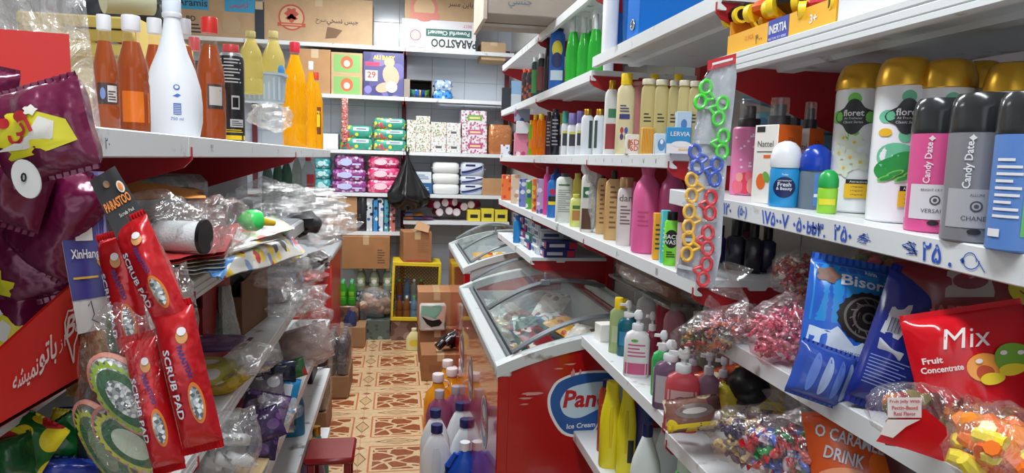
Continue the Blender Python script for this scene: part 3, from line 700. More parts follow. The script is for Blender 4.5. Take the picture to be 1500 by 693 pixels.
def nattel(px0, px1, yt, ybox, X, lab, k=1):
    p, w, h = deo(px0, px1, yt, X); r = root('boxed_body_mist', lab, 'body mist', p, (0, 0, face(p)+.80), 'orange and white boxed body mists')
    hb = sZ(ybox, p.x, p.y)-p.z; ww = w*.66
    q = MB(); q.box(-ww/2, ww/2, -ww/2, ww/2, 0, hb, .001); b = q.build('box', IVORY, r)
    q = MB(); S = flat((0, -ww/2, 0), (1, 0, 0), (0, 0, 1)); k = 1; S2 = flat((ww/2, 0, 0), (0, 1, 0), (0, 0, 1)); S1 = flat((-ww/2, 0, 0), (0, -1, 0), (0, 0, 1))
    for T, fr in ((S1, 0), (S, k), (S2, 1)):
        if fr: rect(q, T, -.5*ww, .5*ww, 0, hb, 1, .0004, 1, 1); q.text(T, 'ناتل' if 0 else '\ufede\ufe97\ufe8e\ufee7', 0, hb*.80, hb*.09, 2, .0008); rect(q, T, -.42*ww, 0, .05*hb, .3*hb, 0, .0006, 1, 1)
        else:
            q.text(T, 'Nattel', 0, hb*.76, hb*.075, 2, .0008, maxw=.8*ww); rect(q, T, -.4*ww, -.05*ww, .91*hb, .98*hb, 2, .0006, 1, 1)
            rect(q, T, -.05*ww, .38*ww, .58*hb, .62*hb, 1, .0006, 1, 1); q.disc(T, -.1*ww, .28*hb, .2*ww, .26*ww, 1, .0007, 14); q.disc(T, .12*ww, .34*hb, .13*ww, .2*ww, 3, .0008, 10, .6)
            rect(q, T, -.35*ww, .3*ww, hb*.655, hb*.665, 2, .0008, 1, 1)
    q.build('printed_face', [IVORY, ORG, DARK, P((110, 170, 70), .5)], r)
    q = MB(); q.loft([(hb, ww*.34, ww*.34, 2), (h*.83, ww*.34, ww*.34, 2)], 16); q.build('collar', P((46, 46, 50), .4), r)
    q = MB(); q.loft([(h*.825, ww*.30, ww*.30, 2), (h, ww*.29, ww*.29, 2)], 16); q.build('over_cap', CLEAR, r)
    q = MB(); q.loft([(h*.825, ww*.2, ww*.2, 2), (h*.94, ww*.2, ww*.2, 2)], 12); q.build('spray_head', P((70, 72, 76), .4), r)
nattel(1162, 1204, 151, 189, .74, 'boxed body mist with dark collar behind the white-capped roll-on', 0)
nattel(1146, 1178, 149, 186, .80, 'boxed body mist at the back between two others, only its cap showing', 0)
nattel(1104, 1172, 145, 184, .675, 'orange and ivory boxed body mist beside the pink heart bottle', 1)
p, w, h = deo(1129, 1171, 208, .655)
bottle('roll_on_deodorant', 'white-capped roll-on deodorant with blue heart label', 'deodorant', p, w, w*.9, h, sh_roll(P((40, 150, 214), .3), P((232, 236, 242), .3)), face(p), 'roll-on deodorants', art_words(('d', 0, .30, .36, .16, 0), ('t', 'Fresh', 0, .345, .065, 1), ('t', '& Beauty', 0, .275, .058, 1), ('t', 'ANTI PERSPIRANT', 0, .40, .018, 1), ('t', 'Today', 0, .49, .035, 1)), [P((24, 38, 92), .4), WHITE])
p, w, h = deo(1173, 1215, 213, .69)
bottle('roll_on_deodorant', 'blue-domed roll-on deodorant with clear body', 'deodorant', p, w, w*.9, h, sh_roll(LIQ((176, 196, 214), .35), P((26, 66, 180), .2)), face(p), 'roll-on deodorants', art_words(('r', -.02, .45, .05, .56, 0), ('r', 0, .3, .19, .24, 1)), [P((86, 130, 200), .4), WHITE])
p, w, h = deo(1199, 1226, 250, .665)
bottle('roll_on_deodorant', 'small green and lime roll-on next to the orchid can', 'deodorant', p, w, w, h, sh_roll(P((150, 214, 60), .3), P((40, 170, 80), .3)), face(p), 'roll-on deodorants', art_words(('r', -.4, .4, .2, .34, 0)), [P((232, 220, 60), .4)])
p, w, h = deo(1212, 1240, 215, .76)
bottle('roll_on_deodorant', 'white-domed roll-on hidden behind the orchid can', 'deodorant', p, w, w, h, sh_roll(P((190, 200, 210), .3), WHITE), face(p), 'roll-on deodorants')
# stack of blue wipes behind the heart bottle + a hazy pale packet
BLW = PRINT((120, 190, 210), [(84, 150, 186), (210, 230, 235), (230, 160, 60)], 24, .35, seed=4)
pz = 1.493
for k in range(4):
    r_ = softpack('wipes_pack', 'blue wet wipes pack, %s of the stack behind the scissors card' % ['bottom', 'second from bottom', 'third from bottom', 'top'][k], 'wipes', (.90, 1.47, pz), .20, .11, .045, BLW, -.3, 'blue wipes behind the scissors card', None, None, k); pz += .046
pouch('wipes_pouch', 'big pale blue packet standing on the wipes stack', 'packet', (.90, 1.45, 1.715), .24, .075, .02, PRINT((110, 150, 170), [(190, 206, 212), (60, 100, 130)], 30, .3, seed=2, foil=True), -.5, .25, group=None, seed=8)
carton('soap_box', 'pale grey box standing behind the boxed body mists', 'box', (.93, 1.16, zdeo(1.16)), .14, .05, .17, P((170, 180, 188), .5), -.6, None, art_words(('r', -.2, .3, .7, .8, 0), ('l', -.4, .3, .2, .6, 5, 0)), [P((60, 84, 120), .5)])
# pen marks on the deodorant shelf edge
S_ = lambda o: None
sh = rb[9][1][1.494]
def lipS(X, zf): return lambda u, v, off=0: Vector((X-off-.0004, -u, zf(-u)-.0165+v))
SL = lipS(XR, zdeo); q = MB()
def scr(u, st, h=.023, mi=0, rot=0): q.text(SL, st, -u, 0, h, mi, .0005, rot=rot, bold=.02)
def Ylip(px): return sY(px, XR, 1.475)
for px, st in ((1066, '\u06f1\u06f2\u06f0'), (1088, '(\u06f5\u06f0)'), (1136, '\\V\u06f5\u06f0\u06f0V'), (1172, '\u06f0\u06f5\u06f0'), (1236, '\u06f2\u06f5\u06f0'), (1384, '\u06f2\u06f5 . \u06f0'), (1197, 'bb\u06f3.')): scr(Ylip(px), st)
for px, n in ((1196, 5), (1268, 7), (1335, 9)):
    u0 = -Ylip(px); R = random.Random(px)
    for k in range(n): a = u0 + R.uniform(-.009, .009); q.stroke(SL, [(a-.006, R.uniform(-.008, .008)), (a+.008, R.uniform(-.008, .008)), (a+.003, R.uniform(-.008, .008))], .0011, 0, .0005)
    q.stroke(SL, [(u0-.012, .001), (u0+.014, -.002)], .0012, 0, .0005)
u0 = -Ylip(1425); q.stroke(SL, [(u0+.010*math.cos(t*.5)*(.8+.03*t), .009*math.sin(t*.5)) for t in range(14)], .0012, 0, .0005); q.stroke(SL, [(u0+.008, .004), (u0+.02, -.009)], .001, 0, .0005)
q.build('pen_lettering', BLUEINK, sh)
# ------------------------------------------------------------------ scissors card
def make_scissors(col):
    k = ('SC', col)
    if k in _ME: return _ME[k]
    q = MB()
    for s in (-1, 1):
        c = Vector((-.013, s*.0130, 0)); pts = [c + Vector((.0095*math.cos(a), (.0115+s*.0)*math.sin(a), 0)) for a in [2*PI*i/14 for i in range(14)]]; q.tube(pts, .0032, 8, 0, True)
        q.tube([(-.004, s*.007, 0), (.004, s*.003, 0), (.009, -s*.0005, 0)], [.0032, .003, .0022], 8, 0)
        q.add([(.006, -s*.0025, s*.0006), (.006, s*.0025, s*.0006), (.034, s*.0035, s*.0006), (.038, s*.0008, s*.0006), (.034, -s*.0005, s*.0006)], [(0, 1, 2, 3, 4) if s > 0 else (4, 3, 2, 1, 0)], 1)
        q.add([(.006, -s*.0025, s*.0006-.0008), (.006, s*.0025, s*.0006-.0008), (.034, s*.0035, s*.0006-.0008), (.038, s*.0008, s*.0006-.0008), (.034, -s*.0005, s*.0006-.0008)], [(4, 3, 2, 1, 0) if s > 0 else (0, 1, 2, 3, 4)], 1)
    q.loft([(-.002, .003, .003, 2), (.002, .003, .003, 2)], 10, 1, .006)
    o = q.build('scissors', [P(col, .25), SILVER]); me = o.data; bpy.data.objects.remove(o); _ME[k] = me; return me
def D(px, py, d=1.22): return pt(px, py, d)
sr = root('scissors_strip', 'hanging clear strip of children\'s scissors with coloured handles', 'scissors', D(1040, 95))
base = D(1040, 95)
def loc_(p): return p - base
dS = 1.16
rows = [((1046, 96), (1078, 86)), ((1030, 118), (1079, 112)), ((1022, 160), (1075, 152)), ((1010, 230), (1066, 226)), ((1005, 300), (1060, 300)), ((997, 370), (1056, 372)), ((990, 402), (1045, 424))]
q = MB(); vs = []; L = []
for k, (a, b) in enumerate(rows):
    for i in range(9):
        e = i/8; d_ = dS + .012*noise.noise(Vector((k*1.3, e*4, 2))); L.append(loc_(pt(a[0]+(b[0]-a[0])*e, a[1]+(b[1]-a[1])*e, d_)))
q.add(L, [(k*9+i, (k+1)*9+i, (k+1)*9+i+1, k*9+i+1) for k in range(6) for i in range(8)]); q.build('backing_sheet', P((176, 182, 190), .3, .2), sr, sharp=80)
q = MB(); L2 = [v + (Vector((-.007, -.010, 0)) + Vector((0, .004*noise.noise(v*50), 0))) for v in L]
q.add(L2, [(k*9+i, (k+1)*9+i, (k+1)*9+i+1, k*9+i+1) for k in range(6) for i in range(8)]); q.build('blister_film', FILM(.04, rough=.12, k_gloss=.10, bs=40), sr, sharp=80)
q = MB(); S = flat(loc_(D(1036, 97, 1.155)), D(1078, 86)-D(1036, 97), Vector((0, 0, 1))); rect(q, S, 0, .05, -.008, .009, 0, .001, 4, 2); q.stroke(S, [(.008, .001), (.044, .001)], .004, 1, .002)
q.build('header_label', [P((196, 40, 50), .5), WHITE], sr)
GRN, BLU, YEL, RD = (70, 220, 60), (50, 90, 200), (240, 186, 60), (224, 50, 60)
for (px, py, c, rt) in ((1026, 142, GRN, 200), (1049, 160, GRN, 15), (1052, 210, GRN, 5), (1016, 232, BLU, 172), (1042, 250, BLU, 8), (1010, 275, YEL, 180), (1034, 300, RD, 4), (1006, 322, YEL, 183), (1030, 352, RD, 2), (1004, 362, YEL, 186), (1026, 396, RD, 12)):
    o = bpy.data.objects.new('scissors', make_scissors(c)); COL.objects.link(o); o.parent = sr
    flip = rt > 90; px += 2 if flip else -4
    r3 = C2W.to_4x4()
    a = math.radians(rt if not flip else rt-180)
    o.matrix_basis = Matrix.Translation(loc_(pt(px+(0 if not flip else 12), py, dS-.006))) @ r3 @ Matrix.Rotation(-a + (PI if not flip else 0), 4, 'Z') @ Matrix.Diagonal((.95, 1.0, 1, 1))
# ------------------------------------------------------------------ top shelf: toy-car tray, best seller box
zt = 1.7635
def topY(px): return sY(px, .645, zt)
ya, yb = topY(1228), topY(1068)
r = root('toy_display_tray', 'open yellow and blue counter tray of toy friction cars', 'box', (.64, (ya+yb)/2, zt))
Lh = (yb-ya)/2; q = MB(); q.box(0, .003, -Lh, Lh, 0, .042); q.build('tray_front', P((240, 176, 34), .45), r)
q = MB(); q.box(.003, .16, -Lh, Lh, 0, .003); q.box(.003, .16, -Lh, -Lh+.003, 0, .07); q.box(.003, .16, Lh-.003, Lh, 0, .07); q.box(.157, .16, -Lh, Lh, 0, .10); q.build('tray', P((226, 150, 40), .5), r)
q = MB(); S = flat((0, 0, 0), (0, -1, 0), (0, 0, 1)); rect(q, S, -.02, .075-.03, 0, .0425, 0, .0006, 1, 1); rect(q, S, -.025+.072, Lh, .0, .0425, 4, .0004, 1, 1)
q.text(S, 'INERTIA', .012, .026, .015, 1, .0012, bold=.03, maxw=.056); q.text(S, 'FRICTION TOY SERIES', .012, .010, .004, 1, .0012)
q.text(S, '12 PCS', -.085, .026, .008, 2, .0012); q.text(S, '\u06f4\u06f0\u06f0', -.05, .018, .016, 3, .0012); q.text(S, '3+', .115, .022, .014, 1, .0012, bold=.03)
q.build('printed_face', [P((46, 66, 168), .5), WHITE, P((200, 60, 30), .5), DARK, P((244, 180, 30), .5)], r)
YW = P((246, 214, 40), .4)
for k, (px, py, rr) in enumerate(((1092, 22, .020), (1127, 14, .021), (1160, 4, .024), (1200, 12, .018), (1238, 2, .018))):
    p_ = atX(px, py, .675); c = root('toy_car', 'black toy car with yellow wheels, %s in the yellow tray' % ['first', 'second', 'third', 'fourth', 'last'][k], 'toy car', (p_.x, p_.y, max(zt+.045, p_.z)), (0, .2, .3*k), 'toy cars in the counter tray')
    q = MB(); q.loft([(-.012, .030, .016, 4), (-.004, .034, .018, 4), (.006, .030, .016, 4), (.016, .016, .012, 4), (.02, .012, .010, 4)], 14); q.build('car_body', [BLACK, P((214, 90, 30), .4), BLACK, P((190, 30, 40), .4), BLACK][k], c)
    for sx in (-.02, .02):
        for sy in (-1, 1):
            q = MB(); q.tube([(sx, sy*.016, -.01), (sx, sy*.028, -.01)], rr*.8, 18); w_ = q.build('wheel', YW, c)
            q = MB(); q.tube([(sx, sy*.027, -.01), (sx, sy*.0292, -.01)], rr*.52, 14); q.build('hub', BLACK, w_)
y2, y1 = topY(1228), topY(1700)
carton('white_box', 'long white box reading best seller at the shelf edge', 'box', (.70, (y1+y2)/2, zt), .12, y2-y1-.006, .047, P((232, 234, 236), .4), 0, None, None, [P((120, 126, 136), .5), P((200, 40, 50), .5), BLUEINK], lambda mb, S, w, h: (mb.text(S, 'BEST SELLER', w/2-.115, h*.62, .011, 0, .001), mb.text(S, '\u06f1\u06f1\u06f0', w/2-.045, h*.45, .016, 2, .001), rect(mb, S, w/2-.10, w/2-.06, h*.8, h, 1, .0008, 1, 1)))
# binders on the next shelf
zb = 1.8905
for k, (px0, px1, X, hh, c, lab) in enumerate(((917, 1002, .66, .30, (0, 112, 206), 'thick blue lever-arch binder with a ringed finger hole'), (905, 921, .70, .28, (56, 120, 190), 'thin blue folder leaning beside the binder'), (896, 912, .70, .29, (28, 92, 170), 'dark blue folder leaning next to the white post'))):
    Ya, Yb = sY(px0, X, zb), sY(px1, X, zb); L = abs(Ya-Yb)
    if k == 0:
        r = root('ring_binder', lab, 'binder', (X, Ya-.045, zb), (0, 0, 0)); q = MB(); q.box(0, .28, -.06, .045, 0, hh, .003); q.build('cover', P(c, .35), r)
        q = MB(); pts = [(-.003, -.012+.014*math.cos(a), .055+.014*math.sin(a)) for a in [2*PI*i/20 for i in range(20)]]; q.tube(pts, .0022, 8, 0, True); q.build('finger_ring', SILVER, r)
        q = MB(); q.tube([(-.002, -.012, .055), (.004, -.012, .055)], .0125, 18); q.build('finger_hole', P((84, 80, 88), .6), r)
    else:
        r = root('folder', lab, 'folder', (X, (Ya+Yb)/2, zb), (-.08-.06*k, 0, 0)); q = MB(); q.box(0, .24, -.008, .008, 0, hh, .002); q.build('cover', P(c, .4), r)
        q = MB(); q.box(.004, .238, -.005, .005, .003, hh+.002); q.build('pages', P((190, 190, 196), .7), r)
p, w, h = slotX(880, 897, -60, .66, zb)
bottle('white_canister', 'tall white canister at the end of the binder shelf', 'canister', (.66, 2.15, zb), .05, .05, .30, [('body', WHITE, 2, [(0, .95), (.02, 1), (.9, 1), (.93, .9)]), cap_(WHITE, .92, 1, .8)])
# ------------------------------------------------------------------ eye-level shelf with cream bottles (z 1.575)
zl = 1.5765
def rx(name, lab, cat, a, b, yt, X, z, segs, grp=None, art=None, am=None, dk=1.0, wk=1.0):
    p, w, h = slotX(a, b, yt, X, z); return bottle(name, lab, cat, p, w*wk, w*dk, h, segs, face(p), grp, art, am)
YCAP = P((244, 206, 30), .35); CRM = P((230, 218, 172), .3); CRM2 = LIQ((232, 222, 170), .12, .2)
dots = art_words(('r', -.3, .1, .10, .34, 0), ('d', -.15, .30, .1, .04, 1), ('d', .08, .30, .1, .04, 2), ('d', -.15, .22, .1, .04, 3), ('d', .08, .22, .1, .04, 4), ('r', -.32, .25, .44, .50, 5), ('l', -.3, .2, .52, .62, 3, 5))
DM = [P((232, 222, 184), .4), P((200, 60, 50), .5), P((70, 90, 170), .5), P((90, 60, 120), .5), P((110, 150, 70), .5), P((60, 60, 130), .5)]
CG = 'cream lotion bottles on the eye-level shelf'
rx('shampoo_bottle', 'cream shampoo with yellow cap and coloured dots at the row\'s far end', 'shampoo', 903, 929, 108, .655, zl, sh_slim(CRM, YCAP, .86, .62), None, dots, DM)
rx('lotion_bottle', 'white lotion with gold cap and dark-red print, first on the shelf', 'lotion', 885, 905, 118, .675, zl, sh_slim(P((222, 222, 218), .3), GOLD, .88, .5), None, art_words(('r', -.35, .35, .08, .42, 0), ('r', -.2, .35, .5, .62, 1)), [P((150, 50, 54), .5), P((60, 130, 90), .5)])
rx('conditioner_bottle', 'dusty pink conditioner bottle between cream ones', 'conditioner', 924, 943, 120, .69, zl, sh_slim(P((190, 120, 116), .35), P((196, 130, 126), .35), .95, .9))
for i, (a, b, yt, X) in enumerate(((938, 959, 116, .66), (958, 978, 117, .675), (978, 994, 118, .69), (992, 1010, 118, .68), (1008, 1026, 119, .69))):
    rx('lotion_bottle', 'tall cream lotion bottle, %s' % ['beside the dusty pink one', 'second of the pale row', 'third of the pale row', 'fourth of the pale row', 'last, half behind the scissors strip'][i], 'lotion', a, b, yt, X, zl, sh_slim(CRM2, P((222, 216, 190), .3), .93, .92, .62, 3), CG, art_words(('l', -.25, .25, .42, .56, 3, 0)), [DARK])
for i, (a, b, yt, X) in enumerate(((946, 966, 109, .76), (981, 1001, 109, .78))):
    rx('shampoo_bottle', 'yellow-capped cream shampoo in the second row, %s' % ['behind the first pale bottle', 'behind the third pale bottle'][i], 'shampoo', a, b, yt, X, zl, sh_slim(CRM, YCAP, .86, .62), 'yellow-capped shampoos in the second row')
rx('shampoo_bottle', 'light blue bottle peeking out beside the gold-capped lotion', 'shampoo', 897, 909, 135, .70, zl, sh_slim(P((150, 200, 226), .3), WHITE, .9, .5))
def bx(name, lab, cat, a, b, yt, X, z, mat, grp=None, art=None, am=None, dep=.05, rzk=.7, side=None):
    p, w, h = slotX(a, b, yt, X, z); w *= .9; return carton(name, lab, cat, p, w, dep, h, mat, face(p, rzk), grp, art, am, side)
bx('small_box', 'small white box with red lettering under the cream shampoos', 'box', 915, 936, 197, .635, zl, IVORY, None, art_words(('t', '6D', .15, .6, .3, 0), ('t', '6D', .15, .3, .25, 0), ('d', -.25, .5, .12, .25, 1)), [P((220, 80, 40), .5), P((170, 120, 90), .5)], .03)
bx('comb_pack', 'orange ribbed pack leaning against the cream bottles', 'box', 938, 957, 187, .64, zl, P((240, 180, 70), .45), None, lambda mb, S, w, h: [rect(mb, S, (-.4+.13*k)*w, (-.34+.13*k)*w, .05*h, .95*h, 0, .001, 1, 1) for k in range(7)], [P((200, 130, 30), .5)], .02)
bx('small_box', 'pale box with a blue figure print beside the orange pack', 'box', 957, 979, 196, .64, zl, P((206, 218, 226), .45), None, art_words(('d', 0, .45, .28, .3, 0), ('d', 0, .6, .12, .12, 1)), [P((90, 140, 190), .5), WHITE], .03)
bx('blade_box', 'blue and white box lettered in white near the scissors', 'box', 974, 1012, 187, .632, zl, P((40, 146, 206), .4), None, art_words(('r', -.5, .5, 0, .38, 1), ('t', 'LERVIA', .05, .75, .17, 1, 0, .8), ('d', .1, .36, .4, .12, 1), ('r', .0, .4, .12, .2, 2)), [P((40, 146, 206), .4), WHITE, P((230, 200, 150), .5)], .03)
bx('small_box', 'white box with blue print on top row behind the blade box', 'box', 988, 1012, 164, .665, zl, P((190, 214, 230), .45), None, art_words(('d', 0, .7, .2, .12, 0)), [P((80, 130, 190), .5)], .03)
# bays beyond
rx('white_lotion', 'white lotion bottle with gold cap, nearer of two', 'lotion', 869, 886, 160, .66, zl, sh_slim(P((226, 230, 236), .3), GOLD, .87, .6), 'white gold-capped lotions', art_words(('r', -.4, -.15, .15, .75, 0)), [P((60, 80, 70), .5)])
rx('white_lotion', 'white lotion bottle with gold cap, farther of two', 'lotion', 851, 869, 160, .66, zl, sh_slim(P((226, 230, 236), .3), GOLD, .87, .6), 'white gold-capped lotions', art_words(('r', .15, .4, .15, .75, 0)), [P((60, 80, 70), .5)])
W2 = P((222, 224, 228), .3)
for i, (a, b, cc, lab) in enumerate(((843, 856, (96, 86, 150), 'slim white shampoo with purple top beside the gold caps'), (831, 846, (120, 110, 170), 'white shampoo with lilac flip top in the middle'), (822, 833, (60, 150, 140), 'white shampoo with teal top'), (815, 825, (230, 200, 60), 'white shampoo with yellow top'))):
    rx('shampoo_bottle', lab, 'shampoo', a, b, 163+3*(i % 2), .655+.01*i, zl, sh_slim(W2, P(cc, .35), .74, .8), 'flip-top shampoos', art_words(('r', -.3, .3, .22, .50, 0), ('r', -.3, .3, .5, .56, 1)), [P((50, 54, 60), .5), P((210, 200, 90), .5)])
for i, (a, b, cc, lab) in enumerate(((806, 820, (22, 24, 34), 'glossy black bottle, wider of the dark pair'), (799, 808, (60, 30, 44), 'dark maroon bottle next to the amber oils'))):
    rx('dark_bottle', lab, 'bottle', a, b, 160+4*i, .66, zl, sh_slim(P(cc, .15), P((40, 40, 46), .3), .93, .6), None, art_words(('l', -.3, .3, .2, .8, 8, 0)), [P((160, 150, 160), .5)])
AMB = LIQ((246, 160, 20), .25)
for i, (a, b, yt, c, lab) in enumerate(((786, 799, 167, AMB, 'amber oil bottle with yellow cap, wider one'), (779, 788, 168, AMB, 'slim amber oil bottle with yellow cap'), (774, 781, 176, LIQ((150, 200, 60), .2), 'thin green oil bottle'))):
    rx('oil_bottle', lab, 'oil', a, b, yt, .655+.01*i, zl, sh_slim(c, YCAP, .88, .6), 'hair oils at eye level', art_words(('r', -.3, .3, .2, .45, 0)), [P((230, 120, 30), .5)])
for i, (a, b, y0, y1, c, lab) in enumerate(((752, 776, 195, 228, (222, 130, 160), 'pink soap box at the far corner'), (755, 776, 178, 196, (214, 220, 226), 'white patterned box on the pink one'), (752, 776, 160, 178, (150, 160, 180), 'grey patterned box topmost in the corner pile'))):
    p, w, h = slotX(a, b, y0, .66, zl); zz = zl if i == 0 else sZ(y1, p.x, p.y); hh = sZ(y0, p.x, p.y)-zz
    carton('soap_box', lab, 'box', (p.x, p.y, zz), w*.9, .07, hh, PRINT(c, [(190, 60, 110), (240, 220, 225), (60, 80, 140)], 30, .35, seed=i), face(p, .7), 'small boxes piled in the corner')
bx('toothbrush_box', 'small white box with red and blue stripes at the shelf end', 'box', 733, 747, 212, .64, zl, PRINT((230, 234, 240), [(60, 130, 200), (210, 60, 60)], 40, .4, seed=3))
# ------------------------------------------------------------------ shelf z 1.31
zm = 1.3115
PINK = P((226, 100, 158), .28)
rx('shampoo_bottle', 'large round pink shampoo bottle at the shelf edge', 'shampoo', 927, 967, 243, .665, zm, sh_round(PINK, P((214, 90, 140), .35)), 'large pink shampoo bottles', art_words(('l', -.3, .1, .3, .5, 4, 0)), [P((200, 80, 130), .5)])
rx('shampoo_bottle', 'large round pink shampoo bottle in shade behind the other', 'shampoo', 964, 1003, 243, .72, zm, sh_round(PINK, P((214, 90, 140), .35)), 'large pink shampoo bottles')
rx('shampoo_bottle', 'slender pink bottle between the white and the big pink ones', 'shampoo', 920, 935, 266, .68, zm, sh_slim(P((206, 110, 150), .35), P((200, 90, 130), .3), .9, .5))
rx('lotion_bottle', 'white square lotion bottle with gold cap beside pink bottles', 'lotion', 904, 928, 260, .66, zm, sh_slim(P((226, 222, 218), .35), P((196, 156, 110), .3, .5), .86, .8, .6, 4), None, art_words(('t', 'dan', 0, .7, .1, 0), ('l', -.3, .3, .3, .6, 6, 0)), [P((120, 110, 110), .5)])
TAN = P((214, 172, 112), .35)
for i, (a, b, X) in enumerate(((886, 910, .665), (874, 890, .68))):
    rx('shampoo_bottle', ['tan square shampoo bottle, nearer and wider of two', 'tan square shampoo bottle, farther of two'][i], 'shampoo', a, b, 250, X, zm, sh_slim(TAN, BLACK, .88, .35, .6, 5), 'tan square shampoo bottles', art_words(('l', -.2, .2, .15, .8, 9, 0)), [P((140, 96, 60), .5)])
# bag-like white wrapped bottle at bay end
rx('shampoo_bottle', 'white and brown shampoo bottle with coconut print at the bay joint', 'shampoo', 851, 870, 248, .645, zm, sh_slim(P((222, 222, 216), .35), P((150, 100, 70), .4), .92, .5), None, art_words(('r', -.4, .4, .05, .38, 0), ('r', -.35, .35, .55, .72, 1), ('d', 0, .63, .2, .03, 2)), [P((90, 60, 44), .5), P((40, 110, 70), .5), WHITE])
q = root('plastic_wrap', 'crumpled white plastic bag stuffed at the bay joint', 'bag', atX(868, 250, .66)); mb = MB(); mb.ell((0, 0, 0), .035, .05, .05, 16, 10, 0, .5, 4); mb.build('film', FILM(.55), q); mb = MB(); mb.ell((0, .0, -.11), .022, .03, .10, 14, 10, 0, .3, 7); mb.build('hanging_end', FILM(.55), q)
rx('lotion_bottle', 'small yellow-green lotion bottle with palm print', 'lotion', 835, 853, 284, .655, zm, sh_slim(P((222, 226, 130), .35), P((200, 200, 90), .35), .88, .6), None, art_words(('r', -.3, .3, .2, .5, 0), ('r', -.3, .3, .55, .65, 1)), [P((190, 130, 70), .5), P((70, 120, 60), .5)])
rx('shampoo_bottle', 'yellow bottle with green label behind the small lotion', 'shampoo', 838, 852, 254, .70, zm, sh_slim(P((220, 200, 90), .35), P((200, 190, 90), .35), .9, .6), None, art_words(('r', -.4, .4, .5, .6, 0)), [P((60, 120, 70), .5)])
rx('shampoo_bottle', 'large white bottle with fine print on its back label', 'shampoo', 814, 839, 254, .655, zm, sh_slim(P((226, 230, 224), .3), P((60, 70, 80), .4), .93, .45, .6, 3), None, art_words(('l', -.35, .35, .2, .68, 11, 0), ('r', -.35, .3, .75, .78, 1)), [P((150, 160, 150), .5), P((60, 120, 60), .5)])
rx('detergent_bottle', 'blue bottle with red and yellow label', 'bottle', 802, 817, 256, .655, zm, sh_slim(P((40, 120, 200), .3), P((30, 90, 180), .3), .88, .5), None, art_words(('d', 0, .6, .3, .08, 0), ('r', -.4, .4, .3, .38, 1), ('r', -.4, .4, .38, .5, 2)), [P((190, 40, 90), .5), YW, DARK])
rx('shampoo_bottle', 'slender magenta bottle with long neck', 'shampoo', 796, 806, 244, .66, zm, sh_slim(P((224, 70, 150), .3), P((230, 130, 180), .3), .85, .35))
rx('shampoo_bottle', 'dark blue bottle behind the magenta neck', 'shampoo', 806, 822, 247, .72, zm, sh_slim(P((50, 70, 150), .3), P((40, 50, 110), .3), .9, .5))
for i, (a, b, yt, c, cs, lab) in enumerate(((786, 797, 262, (190, 170, 210), [(90, 80, 160), (240, 240, 245)], 'lilac carton by the magenta bottle'), (779, 790, 262, (232, 120, 50), [(240, 200, 60), (180, 60, 40)], 'orange carton standing upright'), (770, 781, 264, (90, 170, 70), [(240, 240, 240), (40, 90, 150)], 'green herbal carton'),
        (760, 773, 262, (120, 130, 200), [(230, 232, 240), (70, 80, 160)], 'periwinkle carton'), (748, 762, 256, (226, 200, 170), [(200, 150, 120), (240, 240, 235)], 'beige cosmetic carton'), (734, 750, 256, (236, 120, 50), [(240, 240, 230), (220, 60, 40)], 'orange and white cream box at the far end'))):
    bx('cosmetic_box', lab + ' on the middle shelf', 'box', a, b, yt, .65, zm, PRINT(c, cs, 34, .4, seed=i), 'small cartons on the middle shelf')
# items by the scissors on this shelf
bx('hair_remover_box', 'yellow and orange box behind the green face wash', 'box', 956, 970, 312, .65, zm, P((244, 170, 40), .4), None, art_words(('l', -.3, .3, .2, .8, 6, 0)), [P((60, 80, 60), .5)], .03)
bx('hair_remover_box', 'turquoise box between the yellow box and green face wash', 'box', 967, 981, 308, .648, zm, P((90, 200, 210), .4), None, art_words(('l', -.3, .3, .2, .7, 6, 0)), [WHITE], .03)
rx('face_wash', 'lime green face wash bottle with black round label', 'face wash', 973, 994, 310, .645, zm, [('body', P((130, 226, 60), .3), 3, [(0, .9, .5), (.03, 1, .6), (.80, 1, .6), (.84, .8, .5)]), cap_(BLACK, .835, 1, .7, .5)], None, art_words(('d', 0, .5, .46, .17, 0), ('t', 'FACE', 0, .54, .08, 1), ('t', 'WASH', 0, .44, .08, 1), ('l', -.3, .3, .15, .28, 3, 0)), [BLACK, WHITE])
rx('sachet', 'narrow pinkish sachet tucked beside the scissors', 'sachet', 991, 1000, 326, .642, zm, [('body', P((220, 190, 190), .4), 5, [(0, 1, .3), (1, 1, .3)])])
rx('pump_bottle', 'dark pump bottle standing behind the face wash', 'bottle', 968, 990, 288, .72, zm, sh_pump(P((30, 24, 34), .3), BLACK))
# dark perfume bottles beyond the scissors
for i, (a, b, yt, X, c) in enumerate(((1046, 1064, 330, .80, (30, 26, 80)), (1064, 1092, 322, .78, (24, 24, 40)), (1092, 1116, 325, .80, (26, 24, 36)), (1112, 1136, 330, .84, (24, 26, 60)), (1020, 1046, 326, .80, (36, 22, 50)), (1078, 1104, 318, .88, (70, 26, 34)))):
    rx('perfume_bottle', 'dark %s perfume bottle in the shade beyond the scissors' % ['indigo', 'black squarish', 'narrow black', 'blue-black', 'plum', 'maroon'][i], 'perfume', a, b, yt, X, zm, [('body', P(c, .2), 4, [(0, .95, .6), (.03, 1, .7), (.62, 1, .7), (.68, .6, .5), (.70, .35, .35)]), cap_(BLACK, .695, 1, .55)], 'dark perfumes in the shade')
